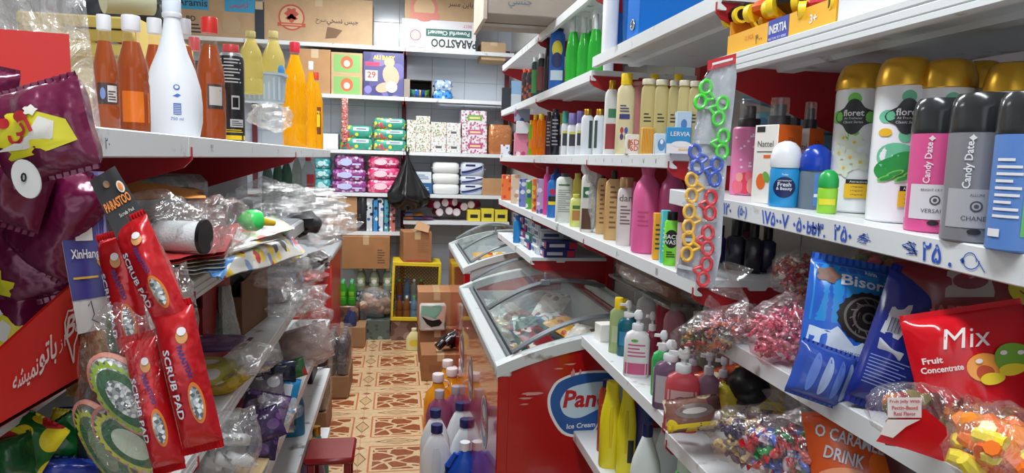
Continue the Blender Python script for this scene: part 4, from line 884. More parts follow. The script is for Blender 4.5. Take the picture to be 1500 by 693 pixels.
# ------------------------------------------------------------------ toothpaste shelf z 1.10
zp = 1.1015
TB = [((40, 50, 120), [(220, 220, 230), (200, 40, 60)]), ((190, 60, 90), [(240, 200, 210), (60, 50, 110)]), ((220, 226, 228), [(60, 90, 140), (150, 170, 180)]), ((60, 150, 150), [(220, 236, 236), (30, 80, 90)])]
k = 0
for col, (Yc, X0) in enumerate(((3.80, .66), (3.62, .66), (3.44, .66), (3.27, .665), (3.15, .68))):
    n = [5, 5, 4, 4, 2][col]
    for i in range(n):
        c, cs = TB[(col*2+i*3+(i > 2)) % 4] if col < 3 else TB[2 if i != 1 else 2]
        if col == 4: c, cs = TB[0]
        ww = .15
        carton('toothpaste_box', '%s toothpaste box, %s in the %s pile of the low short shelf' % ({0: 'navy', 1: 'pink-red', 2: 'white', 3: 'teal'}[TB.index((c, cs))], ['lowest', 'second', 'third', 'fourth', 'topmost'][i], ['farthest', 'second', 'middle', 'fourth', 'nearest'][col]), 'toothpaste', (X0+.075+.008*((i*7) % 3), Yc, zp+i*.0385), ww, .155 if col < 4 else .10, .037, P(c, .4), .02*((i*5) % 3-1), 'toothpaste boxes on the low short shelf', art_words(('r', -.4, .1, .3, .7, 0), ('r', .25, .48, .1, .9, 1)), [P(cs[0], .4), P(cs[1], .4)],
               lambda mb, S, w, h: (rect(mb, S, -.45*w, .1*w, .25*h, .75*h, 0, .0008, 1, 1), rect(mb, S, .2*w, .45*w, .1*h, .9*h, 1, .0008, 1, 1)))
rx('mouthwash_bottle', 'small blue bottle at the far end of the toothpaste shelf', 'bottle', 752, 764, 316, .65, zp, sh_slim(P((30, 130, 200), .3), P((20, 100, 180), .3), .85, .6))
# ------------------------------------------------------------------ shelf z 1.85
zu = 1.8515
GEL = LIQ((90, 220, 100), .4)
for i, (a, b, yt, X) in enumerate(((829, 850, 14, .66), (846, 866, 18, .68), (862, 884, 14, .665), (856, 874, 12, .74))):
    rx('gel_bottle', 'clear bottle of bright green gel with clear tall cap, %s' % ['first', 'second', 'third', 'behind the others'][i], 'gel', a, b, yt, X, zu, [('body', GEL, 2.4, [(0, .9, .65), (.02, 1, .7), (.42, .98, .7), (.55, .82, .62), (.66, .62, .5), (.70, .5, .45)]), ('over_cap', FILM(.2, k_gloss=.2, bs=8, bd=.002), 2, R0(.69, 1, .62)), ('pump_head', P((222, 228, 226), .35), 2, R0(.70, .93, .3))], 'green gel bottles')
rx('detergent_bottle', 'tall blue bottle with yellow swirl label', 'bottle', 805, 827, 36, .66, zu, sh_slim(P((40, 100, 190), .25), P((30, 34, 50), .3), .90, .8, .62, 3), None, art_words(('d', 0, .62, .35, .13, 0), ('d', 0, .45, .36, .12, 1), ('r', -.4, .4, .15, .3, 2)), [P((240, 220, 60), .5), P((40, 50, 110), .5), P((210, 226, 240), .5)])
rx('dark_bottle', 'slim dark bottle with maroon neck beside the blue one', 'bottle', 797, 808, 46, .665, zu, sh_sauce(P((34, 26, 30), .2), P((40, 30, 36), .2), P((90, 30, 44), .3)))
for i, (a, b, yt, c) in enumerate(((786, 799, 79, (120, 60, 56)), (778, 789, 84, (70, 140, 70)))):
    rx('cleaner_bottle', ['reddish bottle with white cap, taller of two', 'green-labelled bottle with white cap, shorter of two'][i], 'bottle', a, b, yt, .66, zu, sh_slim(P((50, 60, 60), .25), WHITE, .9, .6), 'white-capped bottles on the upper shelf', art_words(('r', -.4, .4, .15, .7, 0)), [P(c, .5)])
for i, (a, b) in enumerate(((764, 772), (771, 779))):
    rx('vinegar_bottle', 'dark bottle with orange cap, %s of two' % ['farther', 'nearer'][i], 'bottle', a, b, 101, .66, zu, sh_slim(PRINT((60, 50, 54), [(180, 80, 50), (120, 110, 110)], 30, .4), P((226, 90, 50), .4), .9, .6), 'orange-capped dark bottles')
bx('dark_box', 'black box at the far end of the upper shelf', 'box', 734, 751, 129, .66, zu, P((46, 48, 54), .4))
q = slotX(749, 763, 120, .66, zu); carton('tissue_box', 'small light blue box on a white one', 'box', q[0], q[1], .08, q[2]*.5, P((190, 196, 204), .5), face(q[0])); carton('tissue_box', 'light blue box perched above the white one', 'box', q[0]+Vector((0, 0, q[2]*.5)), q[1]*1.0, .08, q[2]*.5, P((130, 170, 206), .5), face(q[0]))
rx('cream_jar', 'white lidded bottle hiding at the near end of the gel shelf', 'bottle', 884, 899, 62, .70, zu, sh_slim(P((220, 222, 224), .3), WHITE, .85, .8))
# pen ticks on the white shelf edges
for (B, z, X, Y0, Y1, n, h) in ((2, 1.575, .62, 1.55, 2.15, 7, .012), (2, 1.31, .62, 1.4, 2.0, 2, .018), (3, 1.575, .62, 2.3, 3.0, 3, .012)):
    q = MB(); S = lambda u, v, off=0, X=X, z=z: Vector((X-off-.0004, -u, z-.0165+v)); R = random.Random(int(Y0*10)+n)
    for k in range(n): q.text(S, R.choice(['\u06f1', '\u06f7', '\u06f1\u06f1', '\u06f5\u06f0', '\u06f8']), -(Y0+(Y1-Y0)*(k+.5)/n), 0, h, 0, .0006)
    q.build('pen_lettering', INK, rb[B][1][z])
# ------------------------------------------------------------------ overhead carton on the very top shelf
pc = pt(742, 20, 2.55)
r = root('cardboard_carton', 'brown carton jutting out overhead from the top shelf', 'box', (.62, 2.95, 2.1215), (0, 0, 0))
q = MB(); q.box(-.28, .10, -.20, .16, 0, .42, .004); q.build('carton', CARD((172, 158, 146)), r)
q = MB(); S = flat((0, -.20, 0), (1, 0, 0), (0, 0, 1)); q.text(S, '\ufef2\ufeb4\ufee8\ufe9f', -.15, .045, .035, 0, .001); q.build('printed_face', P((90, 110, 130), .6), r)
q = MB(); q.box(-.295, -.28, -.20, .16, -.02, .42); q.build('flap', CARD((206, 190, 172)), r)
q = MB(); q.box(-.279, .0, -.03, .03, -.0035, -.0015); q.build('tape', P((150, 138, 122), .3), r)
# ------------------------------------------------------------------ freezers
FRED = P((176, 22, 26), .16, 0, 0, 60, .5); FRAME = SHELFW((206, 212, 212)); GREYP = P((120, 124, 128), .4)
def ztop(s): return .87 + .12*(1-(1-max(0, min(1, s)))**2.2)
def freezer(label, xa, xb, ya, yb, endmat, logo=True):
    r = root('chest_freezer', label, 'freezer', (0, 0, 0), 0, 'curved-glass ice cream freezers')
    W = xb-xa
    def wall(y0, y1, mat, nm):
        q = MB(); n = 10; vs = []
        for y in (y0, y1):
            for i in range(n+1): s = i/n; vs += [(xa+.005+(W-.01)*s, y, .08), (xa+.005+(W-.01)*s, y, ztop(s)-.03)]
        m = 2*(n+1); fs = []
        for i in range(n): a = 2*i; fs += [(a, a+2, a+3, a+1), (m+a, m+a+1, m+a+3, m+a+2), (a+1, a+3, m+a+3, m+a+1), (a, m+a, m+a+2, a+2)]
        fs += [(0, 1, m+1, m), (m-2, m+m-2, m+m-1, m-1)]; q.add(vs, fs); return q.build(nm, mat, r)
    e = wall(ya, ya+.04, endmat, 'end_panel'); wall(yb-.04, yb, endmat, 'end_panel')
    q = MB(); q.box(xa, xa+.04, ya-.002, yb+.002, .08, .845, .004); fp = q.build('front_panel', FRED, r)
    q = MB(); q.box(xb-.04, xb, ya+.04, yb-.04, .08, .95); q.build('rear_panel', FRED, r)
    q = MB(); q.box(xa+.04, xb-.04, ya+.04, yb-.04, .30, .34); q.build('inner_floor', P((210, 214, 216), .5), r)
    q = MB(); q.box(xa+.04, xa+.055, ya+.04, yb-.04, .34, .86); q.box(xb-.055, xb-.04, ya+.04, yb-.04, .34, .93); q.box(xa+.04, xb-.04, ya+.04, ya+.055, .34, .86); q.box(xa+.04, xb-.04, yb-.055, yb-.04, .34, .86); q.build('inner_liner', P((200, 206, 210), .4), r)
    q = MB(); q.box(xa+.03, xb-.03, ya+.03, yb-.03, .0, .08); q.build('plinth', P((60, 60, 62), .6), r)
    # frame: curved end rails + straight long rails
    def rail(y0, y1, mat, nm, t0=-.035, t1=.004, n=14, s0=0, s1=1, dz=0):
        q = MB(); vs = []
        for i in range(n+1):
            s = s0+(s1-s0)*i/n; x = xa-.006+(W+.012)*s; z = ztop(s)+dz; vs += [(x, y0, z+t0), (x, y1, z+t0), (x, y1, z+t1), (x, y0, z+t1)]
        fs = [(0, 1, 2, 3), tuple(4*n+k for k in (3, 2, 1, 0))]
        for i in range(n):
            for k in range(4): j = (k+1) % 4; fs.append((4*i+k, 4*i+4+k, 4*i+4+j, 4*i+j))
        q.add(vs, fs); return q.build(nm, mat, r)
    rail(ya-.008, ya+.045, FRAME, 'end_rail'); rail(yb-.045, yb+.008, FRAME, 'end_rail')
    q = MB(); q.box(xa-.008, xa+.045, ya-.006, yb+.006, .835, .875, .006); q.build('front_rail', FRAME, r)
    q = MB(); q.box(xb-.045, xb+.008, ya-.006, yb+.006, .955, .995, .006); q.build('rear_rail', FRAME, r)
    q = MB(); q.box(xa+.045, xa+.058, ya+.04, yb-.04, .855, .880, .002); q.box(xa+.064, xa+.072, ya+.04, yb-.04, .862, .886, .002); q.build('sliding_track', GREYP, r)
    ym = (ya+yb)/2; GL = FILM(.07, (236, 244, 242), .05, .10, 4, .001)
    for k, (y0, y1, dz) in enumerate(((ya+.05, ym+.03, .012), (ym-.03, yb-.05, .024))):
        q = MB(); n = 16; vs = []
        for i in range(n+1):
            s = .09+.86*i/n; z = ztop(s)+dz+.042*math.sin(PI*i/n); vs += [(xa+W*s, y0, z), (xa+W*s, y1, z)]
        q.add(vs, [(2*i, 2*i+2, 2*i+3, 2*i+1) for i in range(n)]); gl = q.build('glass_lid', GL, r, sharp=80)
        for yy in (y0, y1):
            q = MB(); q.tube([(v[0], yy, v[2]) for v in vs[::2]], .009, 6); q.build('lid_rim', P((110, 114, 118), .35, .5), gl)
    q = MB(); q.box(xa+W*.5-.02, xa+W*.5+.02, ym-.045, ym-.025, ztop(.5)+.055, ztop(.5)+.08, .003); q.box(xa+W*.5-.005, xa+W*.5+.005, ym-.04, ym-.03, ztop(.5)+.075, ztop(.5)+.11, .002); q.build('lid_handle', GREYP, r)
    if logo:
        # end-panel badge
        S = flat((xa+.005, ya-.001, 0), (1, 0, 0), (0, 0, 1)); q = MB(); c = (.300, .742)
        bl = [(-.115, .045), (-.09, .075), (-.02, .098), (.07, .10), (.14, .09), (.155, .03), (.14, -.03), (.06, -.05), (.03, -.10), (-.02, -.115), (-.075, -.10), (-.115, -.04), (-.125, .01)]
        def sm(P_, k=1.0, dx=0, dy=0):
            o = []; n = len(P_)
            for i in range(n):
                p0, p1, p2, p3 = P_[i-1], P_[i], P_[(i+1) % n], P_[(i+2) % n]
                for t in (0, .25, .5, .75):
                    o.append(tuple(c[j]+(dx, dy)[j]+k*.5*((2*p1[j])+(-p0[j]+p2[j])*t+(2*p0[j]-5*p1[j]+4*p2[j]-p3[j])*t*t+(-p0[j]+3*p1[j]-3*p2[j]+p3[j])*t**3) for j in (0, 1)))
            return o
        q.poly(S, sm(bl, 1.08), 0, .0005); q.poly(S, sm(bl), 1, .0008)
        inn = [(-.085, .02), (-.06, .05), (0, .066), (.07, .07), (.13, .06), (.14, .0), (.06, -.02), (-.02, -.055), (-.07, -.045), (-.09, -.01)]
        q.poly(S, sm(inn), 2, .0011); q.text(S, 'Panda', c[0]+.02, c[1]+.012, .062, 3, .0016, bold=.03, shear=.15); q.text(S, 'Ice Cream', c[0]-.015, c[1]-.082, .018, 0, .0016, bold=.02, shear=.1, rot=.05)
        q.build('brand_badge', [WHITE, P((32, 88, 160), .4), P((196, 222, 236), .4), P((190, 30, 40), .4)], e)
        R = random.Random(5)
        for (u, v, w_, h_) in ((.11, .775, .05, .008), (.09, .76, .03, .004), (.085, .74, .02, .003), (.24, .875, .03, .004), (.25, .835, .008, .03), (.275, .84, .006, .02), (.20, .86, .02, .003)):
            q = MB(); q.poly(S, [(u+w_*math.cos(a)*R.uniform(.4, 1), v+h_*math.sin(a)*R.uniform(.5, 1)) for a in [2*PI*i/14 for i in range(14)]], 0, .0007)
            q.build('paint_scratch', P((206, 150, 146), .6), e)
        S = flat((xa-.001, yb, 0), (0, -1, 0), (0, 0, 1)); q = MB()
        for yy in ((yb-ya)*.42, (yb-ya)*.78, (yb-ya)*.12): q = MB(); q.disc(S, yy, .56, .095, .10, 0, .0004, 30); q.disc(S, yy, .56, .085, .09, 1, .0008, 30); q.disc(S, yy, .565, .062, .06, 0, .0012, 30); q.text(S, 'Panda', yy, .565, .05, 2, .0016, bold=.03); q.build('brand_badge', [P((200, 206, 214), .3), P((60, 90, 150), .3), P((190, 30, 40), .4)], fp)
    return r
freezer('red ice cream freezer with curved glass lids under the wall shelf', .335, .93, 2.17, 3.58, FRED)
freezer('second freezer behind the first, with a pale grey end panel', .415, .97, 4.2, 5.45, P((186, 190, 192), .4), False)
# freezer contents
R = random.Random(11); pal = [((224, 222, 226), [(200, 90, 100), (120, 150, 90)]), ((60, 80, 150), [(220, 220, 230), (200, 60, 70)]), ((216, 200, 190), [(150, 90, 80), (240, 240, 236)]), ((150, 40, 50), [(240, 220, 210), (60, 60, 60)]), ((236, 170, 60), [(250, 240, 230), (190, 70, 40)]), ((90, 120, 110), [(230, 230, 230), (60, 70, 90)])]
k = 0; names = ['pale', 'blue', 'beige', 'dark red', 'yellow', 'green-grey']
for j in range(6):
    for i in range(3):
        c, cs = pal[(i*5+j*2) % 6]; X = .47+.15*i+R.uniform(-.02, .02); Y = 2.36+.19*j+R.uniform(-.02, .02)
        pouch('frozen_packet', '%s frozen packet in the red freezer, %s row, %s' % (names[(i*5+j*2) % 6], ['near end', 'second', 'third', 'fourth', 'fifth', 'far end'][j], ['aisle side', 'middle', 'wall side'][i]), 'frozen food', (X, Y, .72+.04*i+R.uniform(-.02, .02)), .17, .20, .03, PRINT(c, cs, 22, .4, seed=k, foil=True), 0, 0, 0, 'frozen packets heaped in the red freezer', None, None, k, .006, None, True, .04, Matrix.Rotation(R.uniform(-1, 1), 4, 'Z') @ Matrix.Rotation(-1.2+R.uniform(-.3, .3), 4, 'X'), (10, 12)); k += 1
q = MB(); q.box(.39, .88, 2.23, 3.52, .60, .64); o = q.build('frost_basket', P((200, 204, 208), .5)); tag(o, 'white false floor under the packets in the red freezer', 'basket')
for j in range(3):
    c, cs = pal[(j*2) % 6]
    pouch('frozen_packet', 'frozen packet in the farther freezer, %s' % ['nearest its pale end', 'middle', 'deepest'][j], 'frozen food', (.62+.05*j, 4.45+.3*j, .80), .3, .26, .03, PRINT(c, cs, 16, .4, seed=j+3, foil=True), 0, 0, -1.3, 'frozen packets in the farther freezer', None, None, j)
q = MB(); q.box(.47, .92, 4.25, 5.4, .72, .76); tag(q.build('frost_basket', P((206, 210, 214), .5)), 'white false floor under the packets in the farther freezer', 'basket')
r = root('plastic_bag', 'crumpled clear plastic bag lying inside the red freezer', 'bag', (.50, 3.2, .80)); q = MB(); q.ell((0, 0, 0), .11, .22, .055, 24, 14, 0, .4, 9); q.build('film', FILM(.25, k_gloss=.3), r, sharp=80)
# ------------------------------------------------------------------ BACK WALL goods
YF0 = 6.02
def bb(fn, name, lab, cat, a, b, yt, yb, z, mat, dep, grp=None, art=None, am=None, **kw):
    """front on the plane Y = YF0; yb None -> rests on z"""
    p, w, h = slotY(a, b, yt, YF0, z)
    if yb is not None: zb_ = sZ(yb, p.x, YF0); h = h-(zb_-z); p.z = zb_
    else: p.z += .0015
    p.y = YF0+dep/2+.004; return fn(name, lab, cat, p, w*.97, dep, max(.01, h), mat, 0, grp, art, am, **kw)
ZT, Z2, Z3, Z4, Z5L, Z5R = 2.475, 2.06, 1.60, 1.235, .90, 1.00
TANC, TAN2 = CARD((203, 170, 132)), CARD((196, 150, 104))
def art_bigbox(mb, S, w, h):
    mb.disc(S, -w*.25, h*.52, .105, .105, 0, .001, 30); mb.disc(S, -w*.25, h*.52, .092, .092, 1, .0014, 30); mb.disc(S, -w*.25, h*.60, .05, .045, 0, .0018, 20, 0, .2, 6); mb.disc(S, -w*.25, h*.50, .04, .03, 0, .0018, 16, 0, .25, 4)
    rect(mb, S, -w*.25-.11, -w*.25+.11, h*.32, h*.40, 0, .0022); rect(mb, S, -w*.25-.08, -w*.25+.08, h*.35, h*.37, 1, .0026)
    mb.text(S, '\ufef2\ufea8\ufeb4\ufee7 \ufeb2\ufef4\ufe9f', w*.22, h*.47, .055, 2, .001, bold=.02); mb.text(S, '\ufea1\ufeae\ufeb3', w*.02, h*.47, .04, 2, .001)
    mb.poly(S, [(w*.06, h*.10), (w*.16, h*.13), (w*.22, h*.30), (w*.14, h*.34), (w*.08, h*.36)], 3, .003)
def bigcarton(*a, tape=True, **k):
    r = carton(*a, **k); w, d, h = a[4], a[5], a[6]; q = MB(); q.box(-.03, .03, -d/2-.0012, -d/2, h*.80, h); q.build('tape', P((206, 184, 150), .25), r); return r
bb(bigcarton, 'cardboard_carton', 'huge tan carton with red heart seal and lettering on top of the back shelves', 'box', 388, 546, -4, None, ZT, TANC, .34, 'cartons along the top of the back wall', art_bigbox, [P((190, 84, 70), .6), P((208, 176, 138), .7), P((70, 60, 56), .6), P((120, 92, 70), .8)])
bb(bigcarton, 'cardboard_carton', 'tan carton printed with blue and white bands at the far top', 'box', 258, 372, -6, 57, ZT, TANC, .34, 'cartons along the top of the back wall', art_words(('r', -.5, -.08, .66, .98, 0), ('r', .12, .5, .66, .98, 0), ('t', 'Aramis', -.28, .82, .17, 1), ('t', '\ufeb2\ufef4\ufee3\ufe8d\ufead\ufe81', .3, .82, .16, 2), ('r', -.06, .1, .66, .98, 3), ('t', 'BD', -.3, .45, .12, 1), ('l', -.4, -.1, .1, .35, 3, 1), ('d', .2, .35, .12, .2, 3)), [P((60, 160, 206), .5), P((50, 50, 60), .5), P((206, 50, 60), .5), P((186, 160, 124), .6)])
bb(bigcarton, 'cardboard_carton', 'dark grey box wedged between the two tan cartons', 'box', 371, 388, 2, 60, ZT, P((52, 58, 66), .6), .25)
bb(bigcarton, 'cardboard_carton', 'tan carton with rosy crest lying on the white cleaner box', 'box', 592, 696, -10, 30, ZT, TANC, .33, 'cartons along the top of the back wall', art_words(('d', -.22, .42, .2, .5, 0), ('d', -.22, .42, .15, .38, 1), ('r', -.42, 0, .0, .25, 0), ('t', '\ufeae\ufeb4\ufee3 \ufee6\ufef3\ufe8e\ufe91', .3, .62, .25, 2)), [P((206, 130, 116), .6), P((208, 176, 138), .7), P((90, 76, 70), .6)])
bb(carton, 'cleaner_box', 'white box lettered upside down in black with green band', 'box', 588, 699, 30, None, ZT, P((222, 222, 226), .45), .33, None, lambda mb, S, w, h: (mb.text(S, 'PARASTOO', w*.20, h*.22, h*.30, 0, .001, rot=PI, bold=.03, maxw=w*.62), rect(mb, S, -.18*w, .44*w, .44*h, .70*h, 1, .001), mb.text(S, 'Powerful Cleaner!', w*.13, h*.57, h*.15, 3, .0014, rot=PI, bold=.02), mb.disc(S, -.32*w, .45*h, .075*w, .075*w, 2, .001), mb.disc(S, -.32*w, .45*h, .06*w, .06*w, 3, .0014), mb.disc(S, -.32*w, .45*h, .04*w, .03*w, 4, .0018), mb.text(S, 'BEST', w*.38, h*.84, h*.10, 2, .001, rot=PI), rect(mb, S, -.42*w, -.2*w, .03*h, .05*h, 2, .0008)), [P((50, 62, 60), .5), P((60, 110, 100), .5), P((206, 90, 90), .5), WHITE, P((226, 190, 160), .5)])
bb(bigcarton, 'cardboard_carton', 'tan carton at the corner under the overhead box', 'box', 705, 742, 62, 88, ZT, TANC, .30)
# shelf 2
GRB = P((176, 170, 120), .6)
for i, (y0, y1) in enumerate(((109, 142), (77, 109))):
    bb(carton, 'snack_carton', 'tan carton with green panel and red emblem, %s of two' % ['lower', 'upper'][i], 'box', 485, 531, y0, y1, Z2, CARD((206, 176, 130)), .28, 'green-panelled cartons beside the diapers', art_words(('r', -.42, .42, .10, .9, 0), ('d', 0, .55, .2, .3, 1), ('d', 0, .5, .1, .15, 2)), [P((126, 176, 100), .5), P((224, 100, 60), .5), P((240, 220, 190), .5)])
bb(bigcarton, 'cardboard_carton', 'plain tan carton behind the yellow oil bottles', 'box', 438, 484, 72, None, Z2, TAN2, .28)
def art_diaper(mb, S, w, h):
    mb.text(S, 'ALI', -.17*w, .88*h, .09*h, 0, .001, bold=.03); mb.text(S, 'BABY', .12*w, .88*h, .09*h, 0, .001, bold=.03); rect(mb, S, -.45*w, -.1*w, .68*h, .77*h, 1, .001)
    rect(mb, S, -.45*w, -.15*w, .34*h, .58*h, 2, .001); mb.text(S, '29', -.3*w, .48*h, .15*h, 3, .0015, bold=.03); mb.text(S, '\ufe80\ufedc\ufee0', -.3*w, .38*h, .06*h, 3, .0015)
    mb.disc(S, .14*w, .78*h, .13*w, .11*h, 4, .0012); mb.disc(S, .18*w, .48*h, .2*w, .24*h, 4, .0014, 20, .3); mb.disc(S, .0*w, .2*h, .2*w, .11*h, 4, .0016, 20, .3); mb.disc(S, .2*w, .22*h, .14*w, .13*h, 2, .002, 20); mb.disc(S, -.38*w, .14*h, .09*w, .09*h, 5, .001)
bb(carton, 'diaper_box', 'blue box of baby diapers with infant picture', 'diapers', 532, 592, 77, None, Z2, PRINT((78, 76, 130), [(104, 100, 160), (60, 60, 110), (120, 110, 150)], 9, .5), .28, None, art_diaper, [YW, P((210, 50, 90), .4), WHITE, P((200, 60, 50), .5), P((210, 170, 140), .5), P((130, 120, 190), .5)])
# opened dark box with sachets
p, w, h = slotY(592, 633, 117, YF0, Z2); r = root('open_box', 'open black box lying on its side with sachets inside', 'box', (p.x, YF0, Z2+.0015))
q = MB(); t = .006; q.box(-w/2, w/2, 0, .25, 0, t); q.box(-w/2, w/2, 0, .25, h-t, h); q.box(-w/2, -w/2+t, 0, .25, t, h-t); q.box(w/2-t, w/2, 0, .25, t, h-t); q.box(-w/2, w/2, .244, .25, t, h-t); q.build('box', P((70, 62, 60), .6), r)
for s in (-1, 1): q = MB(); q.add([(s*w/2, 0, 0), (s*(w/2-.05), -.03, 0), (s*(w/2-.05), -.03, h), (s*w/2, 0, h)], [(0, 1, 2, 3)]); q.build('flap', P((150, 140, 126), .7), r) if s < 0 else None
for i in range(6): pouch('sachet', 'small %s sachet in the open black box, %s' % (['blue', 'green', 'blue', 'yellow', 'blue', 'green'][i], ['first', 'second', 'third', 'fourth', 'fifth', 'last'][i]), 'sachet', (p.x-w*.32+w*.13*i, YF0+.05+.01*(i % 2), Z2+.045), .05, .055, .006, FOIL([(50, 90, 180), (90, 160, 110), (60, 110, 200), (220, 200, 70), (40, 70, 150), (110, 170, 90)][i]), .3*i-.8, .3-.1*i, .3, 'sachets in the open black box', None, None, i, res=(6, 6))
BLP = PRINT((60, 140, 206), [(200, 220, 236), (30, 80, 160)], 30, .4, foil=True)
for i, (y0, y1) in enumerate(((133, 148), (117, 133))): bb(softpack, 'tissue_pack', 'shiny blue pack, %s of two beside the black box' % ['lower', 'upper'][i], 'pack', 634+2*i, 664-1*i, y0, y1, Z2, [BLP, PRINT((150, 176, 206), [(80, 110, 160), (230, 236, 240)], 30, .4, foil=True)][i], .16, 'shiny blue packs')
r = root('hanging_strip', 'narrow strip of red-brown sachets hanging off the second shelf', 'sachets', (sX(505, YF0-.03, 1.8), YF0-.03, 1.75)); 
for k in range(6): q = MB(); q.box(-.026, .026, -.004, .004, .28-.062*k-.058, .28-.062*k, .003); q.build('sachet', PRINT((190, 110, 100), [(230, 200, 190), (150, 50, 50)], 60, .4), r)
# shelf 3 : wipes & tissues
WIP = PRINT((60, 160, 136), [(236, 226, 70), (56, 150, 128), (230, 230, 90), (206, 230, 220), (60, 160, 136), (64, 150, 130), (210, 80, 90)], 30, .46)
rows3 = [(546, 596, 205, None), (546, 596, 189, 205), (546, 595, 173, 189), (497, 546, 202, None), (498, 546, 184, 202)]
for i, (a, b, y0, y1) in enumerate(rows3):
    bb(softpack, 'wipes_pack', 'turquoise wet wipes pack with yellow flowers, %s' % ['bottom of the stack of three', 'middle of the stack of three', 'top of the stack of three', 'lower of the pair', 'upper of the pair'][i], 'wipes', a, b, y0, y1, Z3, WIP, .18, 'flowered turquoise wipes', art_words(('r', -.1, .38, .60, .88, 0), ('t', 'Parsa', .14, .74, .14, 1) if 0 else ('r', .0, .3, .7, .78, 1)), [P((226, 236, 240), .4), P((60, 100, 170), .4)], seed=i)
FLW = PRINT((226, 222, 214), [(196, 150, 130), (150, 166, 130), (120, 140, 110), (214, 190, 180)], 60, .46); FLP = PRINT((230, 220, 226), [(206, 110, 150), (170, 80, 120), (150, 170, 150)], 48, .46); FLG = PRINT((218, 220, 218), [(180, 186, 176), (206, 150, 140)], 50, .38)
T = [(596, 609, 176, None, FLW, 'tall pale floral tissue box, first by the wipes'), (609, 631, 195, None, FLW, 'tan floral tissue box under two flat ones'), (609, 631, 182, 195, FLW, 'flat floral tissue box, second from top'), (609, 630, 170, 182, FLW, 'flat floral tissue box on top of its pile'), (631, 654, 200, None, FLG, 'white tissue box with script, lower, third pile'), (631, 654, 179, 200, FLW, 'white floral tissue box, upper, third pile'),
     (654, 676, 201, None, FLG, 'white tissue box with script, lower, fourth pile'), (654, 675, 180, 201, FLG, 'white tissue box, upper, fourth pile'), (676, 714, 204, None, FLP, 'pink floral tissue box, bottom of three'), (676, 714, 184, 204, FLP, 'pink floral tissue box, middle of three'), (675, 713, 162, 184, FLP, 'pink floral tissue box with green label, top of three')]
for i, (a, b, y0, y1, m, lab) in enumerate(T):
    am = [P((236, 236, 232), .5), P((90, 90, 90), .5)]; art = art_words(('r', -.2, .2, .25, .4, 1)) if m is FLG else None
    if m is FLP: art = art_words(('r', -.26, .32, .35, .7, 0), ('r', -.18, .24, .45, .58, 1)); am = [P([(190, 70, 130), (190, 90, 140), (110, 170, 80)][i-8], .5), P((240, 210, 150), .5)]
    bb(carton, 'tissue_box', lab, 'tissue box', a, b, y0, y1, Z3, m, .22, 'tissue boxes on the back wall', art, am)
bb(softpack, 'copper_packet', 'glossy copper-coloured packet beside the pink tissue boxes', 'packet', 714, 752, 183, None, Z3, FOIL((190, 120, 70)), .15)
bb(softpack, 'pink_pack', 'pale pink pack behind the yellow bottles at the shelf end', 'pack', 440, 463, 200, None, Z3, P((226, 150, 170), .5), .15)
bb(carton, 'tissue_box', 'white box behind the yellow bottles on the wipes shelf', 'tissue box', 463, 495, 196, None, Z3, P((224, 226, 228), .5), .2)
# shelf 4
def pk(c, cs, sc=20, seed=0): return PRINT(c, cs, sc*1.7, .46, .3, seed, True)
TEA = pk((60, 150, 156), [(110, 190, 190), (210, 230, 230), (40, 120, 130)]); PUR = pk((138, 60, 130), [(180, 120, 180), (220, 200, 225), (100, 40, 100)], 16, 3); PNK = pk((214, 60, 116), [(240, 190, 205), (236, 130, 160), (190, 40, 90)], 15, 5)
for i, (a, b, y0, y1, m, nm, pos) in enumerate(((460, 484, 262, None, TEA, 'teal', 'bottom'), (460, 484, 247, 262, TEA, 'teal', 'middle'), (460, 484, 232, 247, TEA, 'teal', 'top'), (484, 537, 265, None, PUR, 'purple', 'bottom'), (485, 536, 248, 265, PUR, 'purple', 'middle'), (488, 534, 227, 248, PUR, 'purple', 'top'), (537, 587, 264, None, PNK, 'pink', 'bottom'), (537, 587, 246, 264, PNK, 'pink', 'middle'), (538, 586, 229, 246, PNK, 'pink', 'top'))):
    bb(softpack, 'sanitary_pack', '%s soft hygiene pack, %s of its stack of three' % (nm, pos), 'pack', a, b, y0, y1, Z4, m, .20, nm + ' hygiene packs', art_words(('d', -.1, .5, .2, .26, 0), ('r', .1, .38, .3, .42, 0)), [P({'teal': (190, 226, 226), 'purple': (190, 200, 236), 'pink': (246, 206, 216)}[nm], .4)], seed=i)
for i, (a, b, y0, y1) in enumerate(((606, 633, 268, None), (608, 632, 252, 268))): bb(carton, 'medicine_box', 'blue and white box, %s, by the hanging black bag' % ['lower', 'upper'][i], 'box', a, b, y0, y1, Z4, [P((40, 96, 150), .4), P((214, 222, 228), .4)][i], .16, 'blue and white boxes', art_words(('l', -.35, .35, .3, .8, 3, 0)), [[P((220, 226, 236), .5), P((60, 90, 140), .5)][i]])
for i, (y0, y1) in enumerate(((270, None), (254, 270), (238, 254))): bb(softpack, 'paper_towel_pack', 'white paper napkin pack, %s of three' % ['bottom', 'middle', 'top'][i], 'napkins', 633, 674, y0, y1, Z4, P((226, 228, 226), .4, 0, .5, 40), .18, 'white napkin packs', seed=i)
for i, (y0, y1) in enumerate(((270, None), (258, 270), (238, 258))): bb(softpack, 'tissue_pack', 'white and navy striped tissue pack, %s of three' % ['bottom', 'middle', 'top'][i], 'tissues', 674, 711, y0, y1, Z4, P((206, 212, 224), .3), .18, 'navy-striped tissue packs', lambda mb, S, w, h: (mb.stroke(S, [(-.45*w+.09*w*k, h*(.25+.5*(k/10)**1.5)) for k in range(11)], h*.16, 0, .001), mb.stroke(S, [(-.45*w+.09*w*k, h*(.1+.5*(k/10)**1.5)) for k in range(11)], h*.06, 1, .001), rect(mb, S, -.3*w, .1*w, .7*h, .85*h, 0)), [NAVY, P((70, 110, 190), .4)], seed=i)
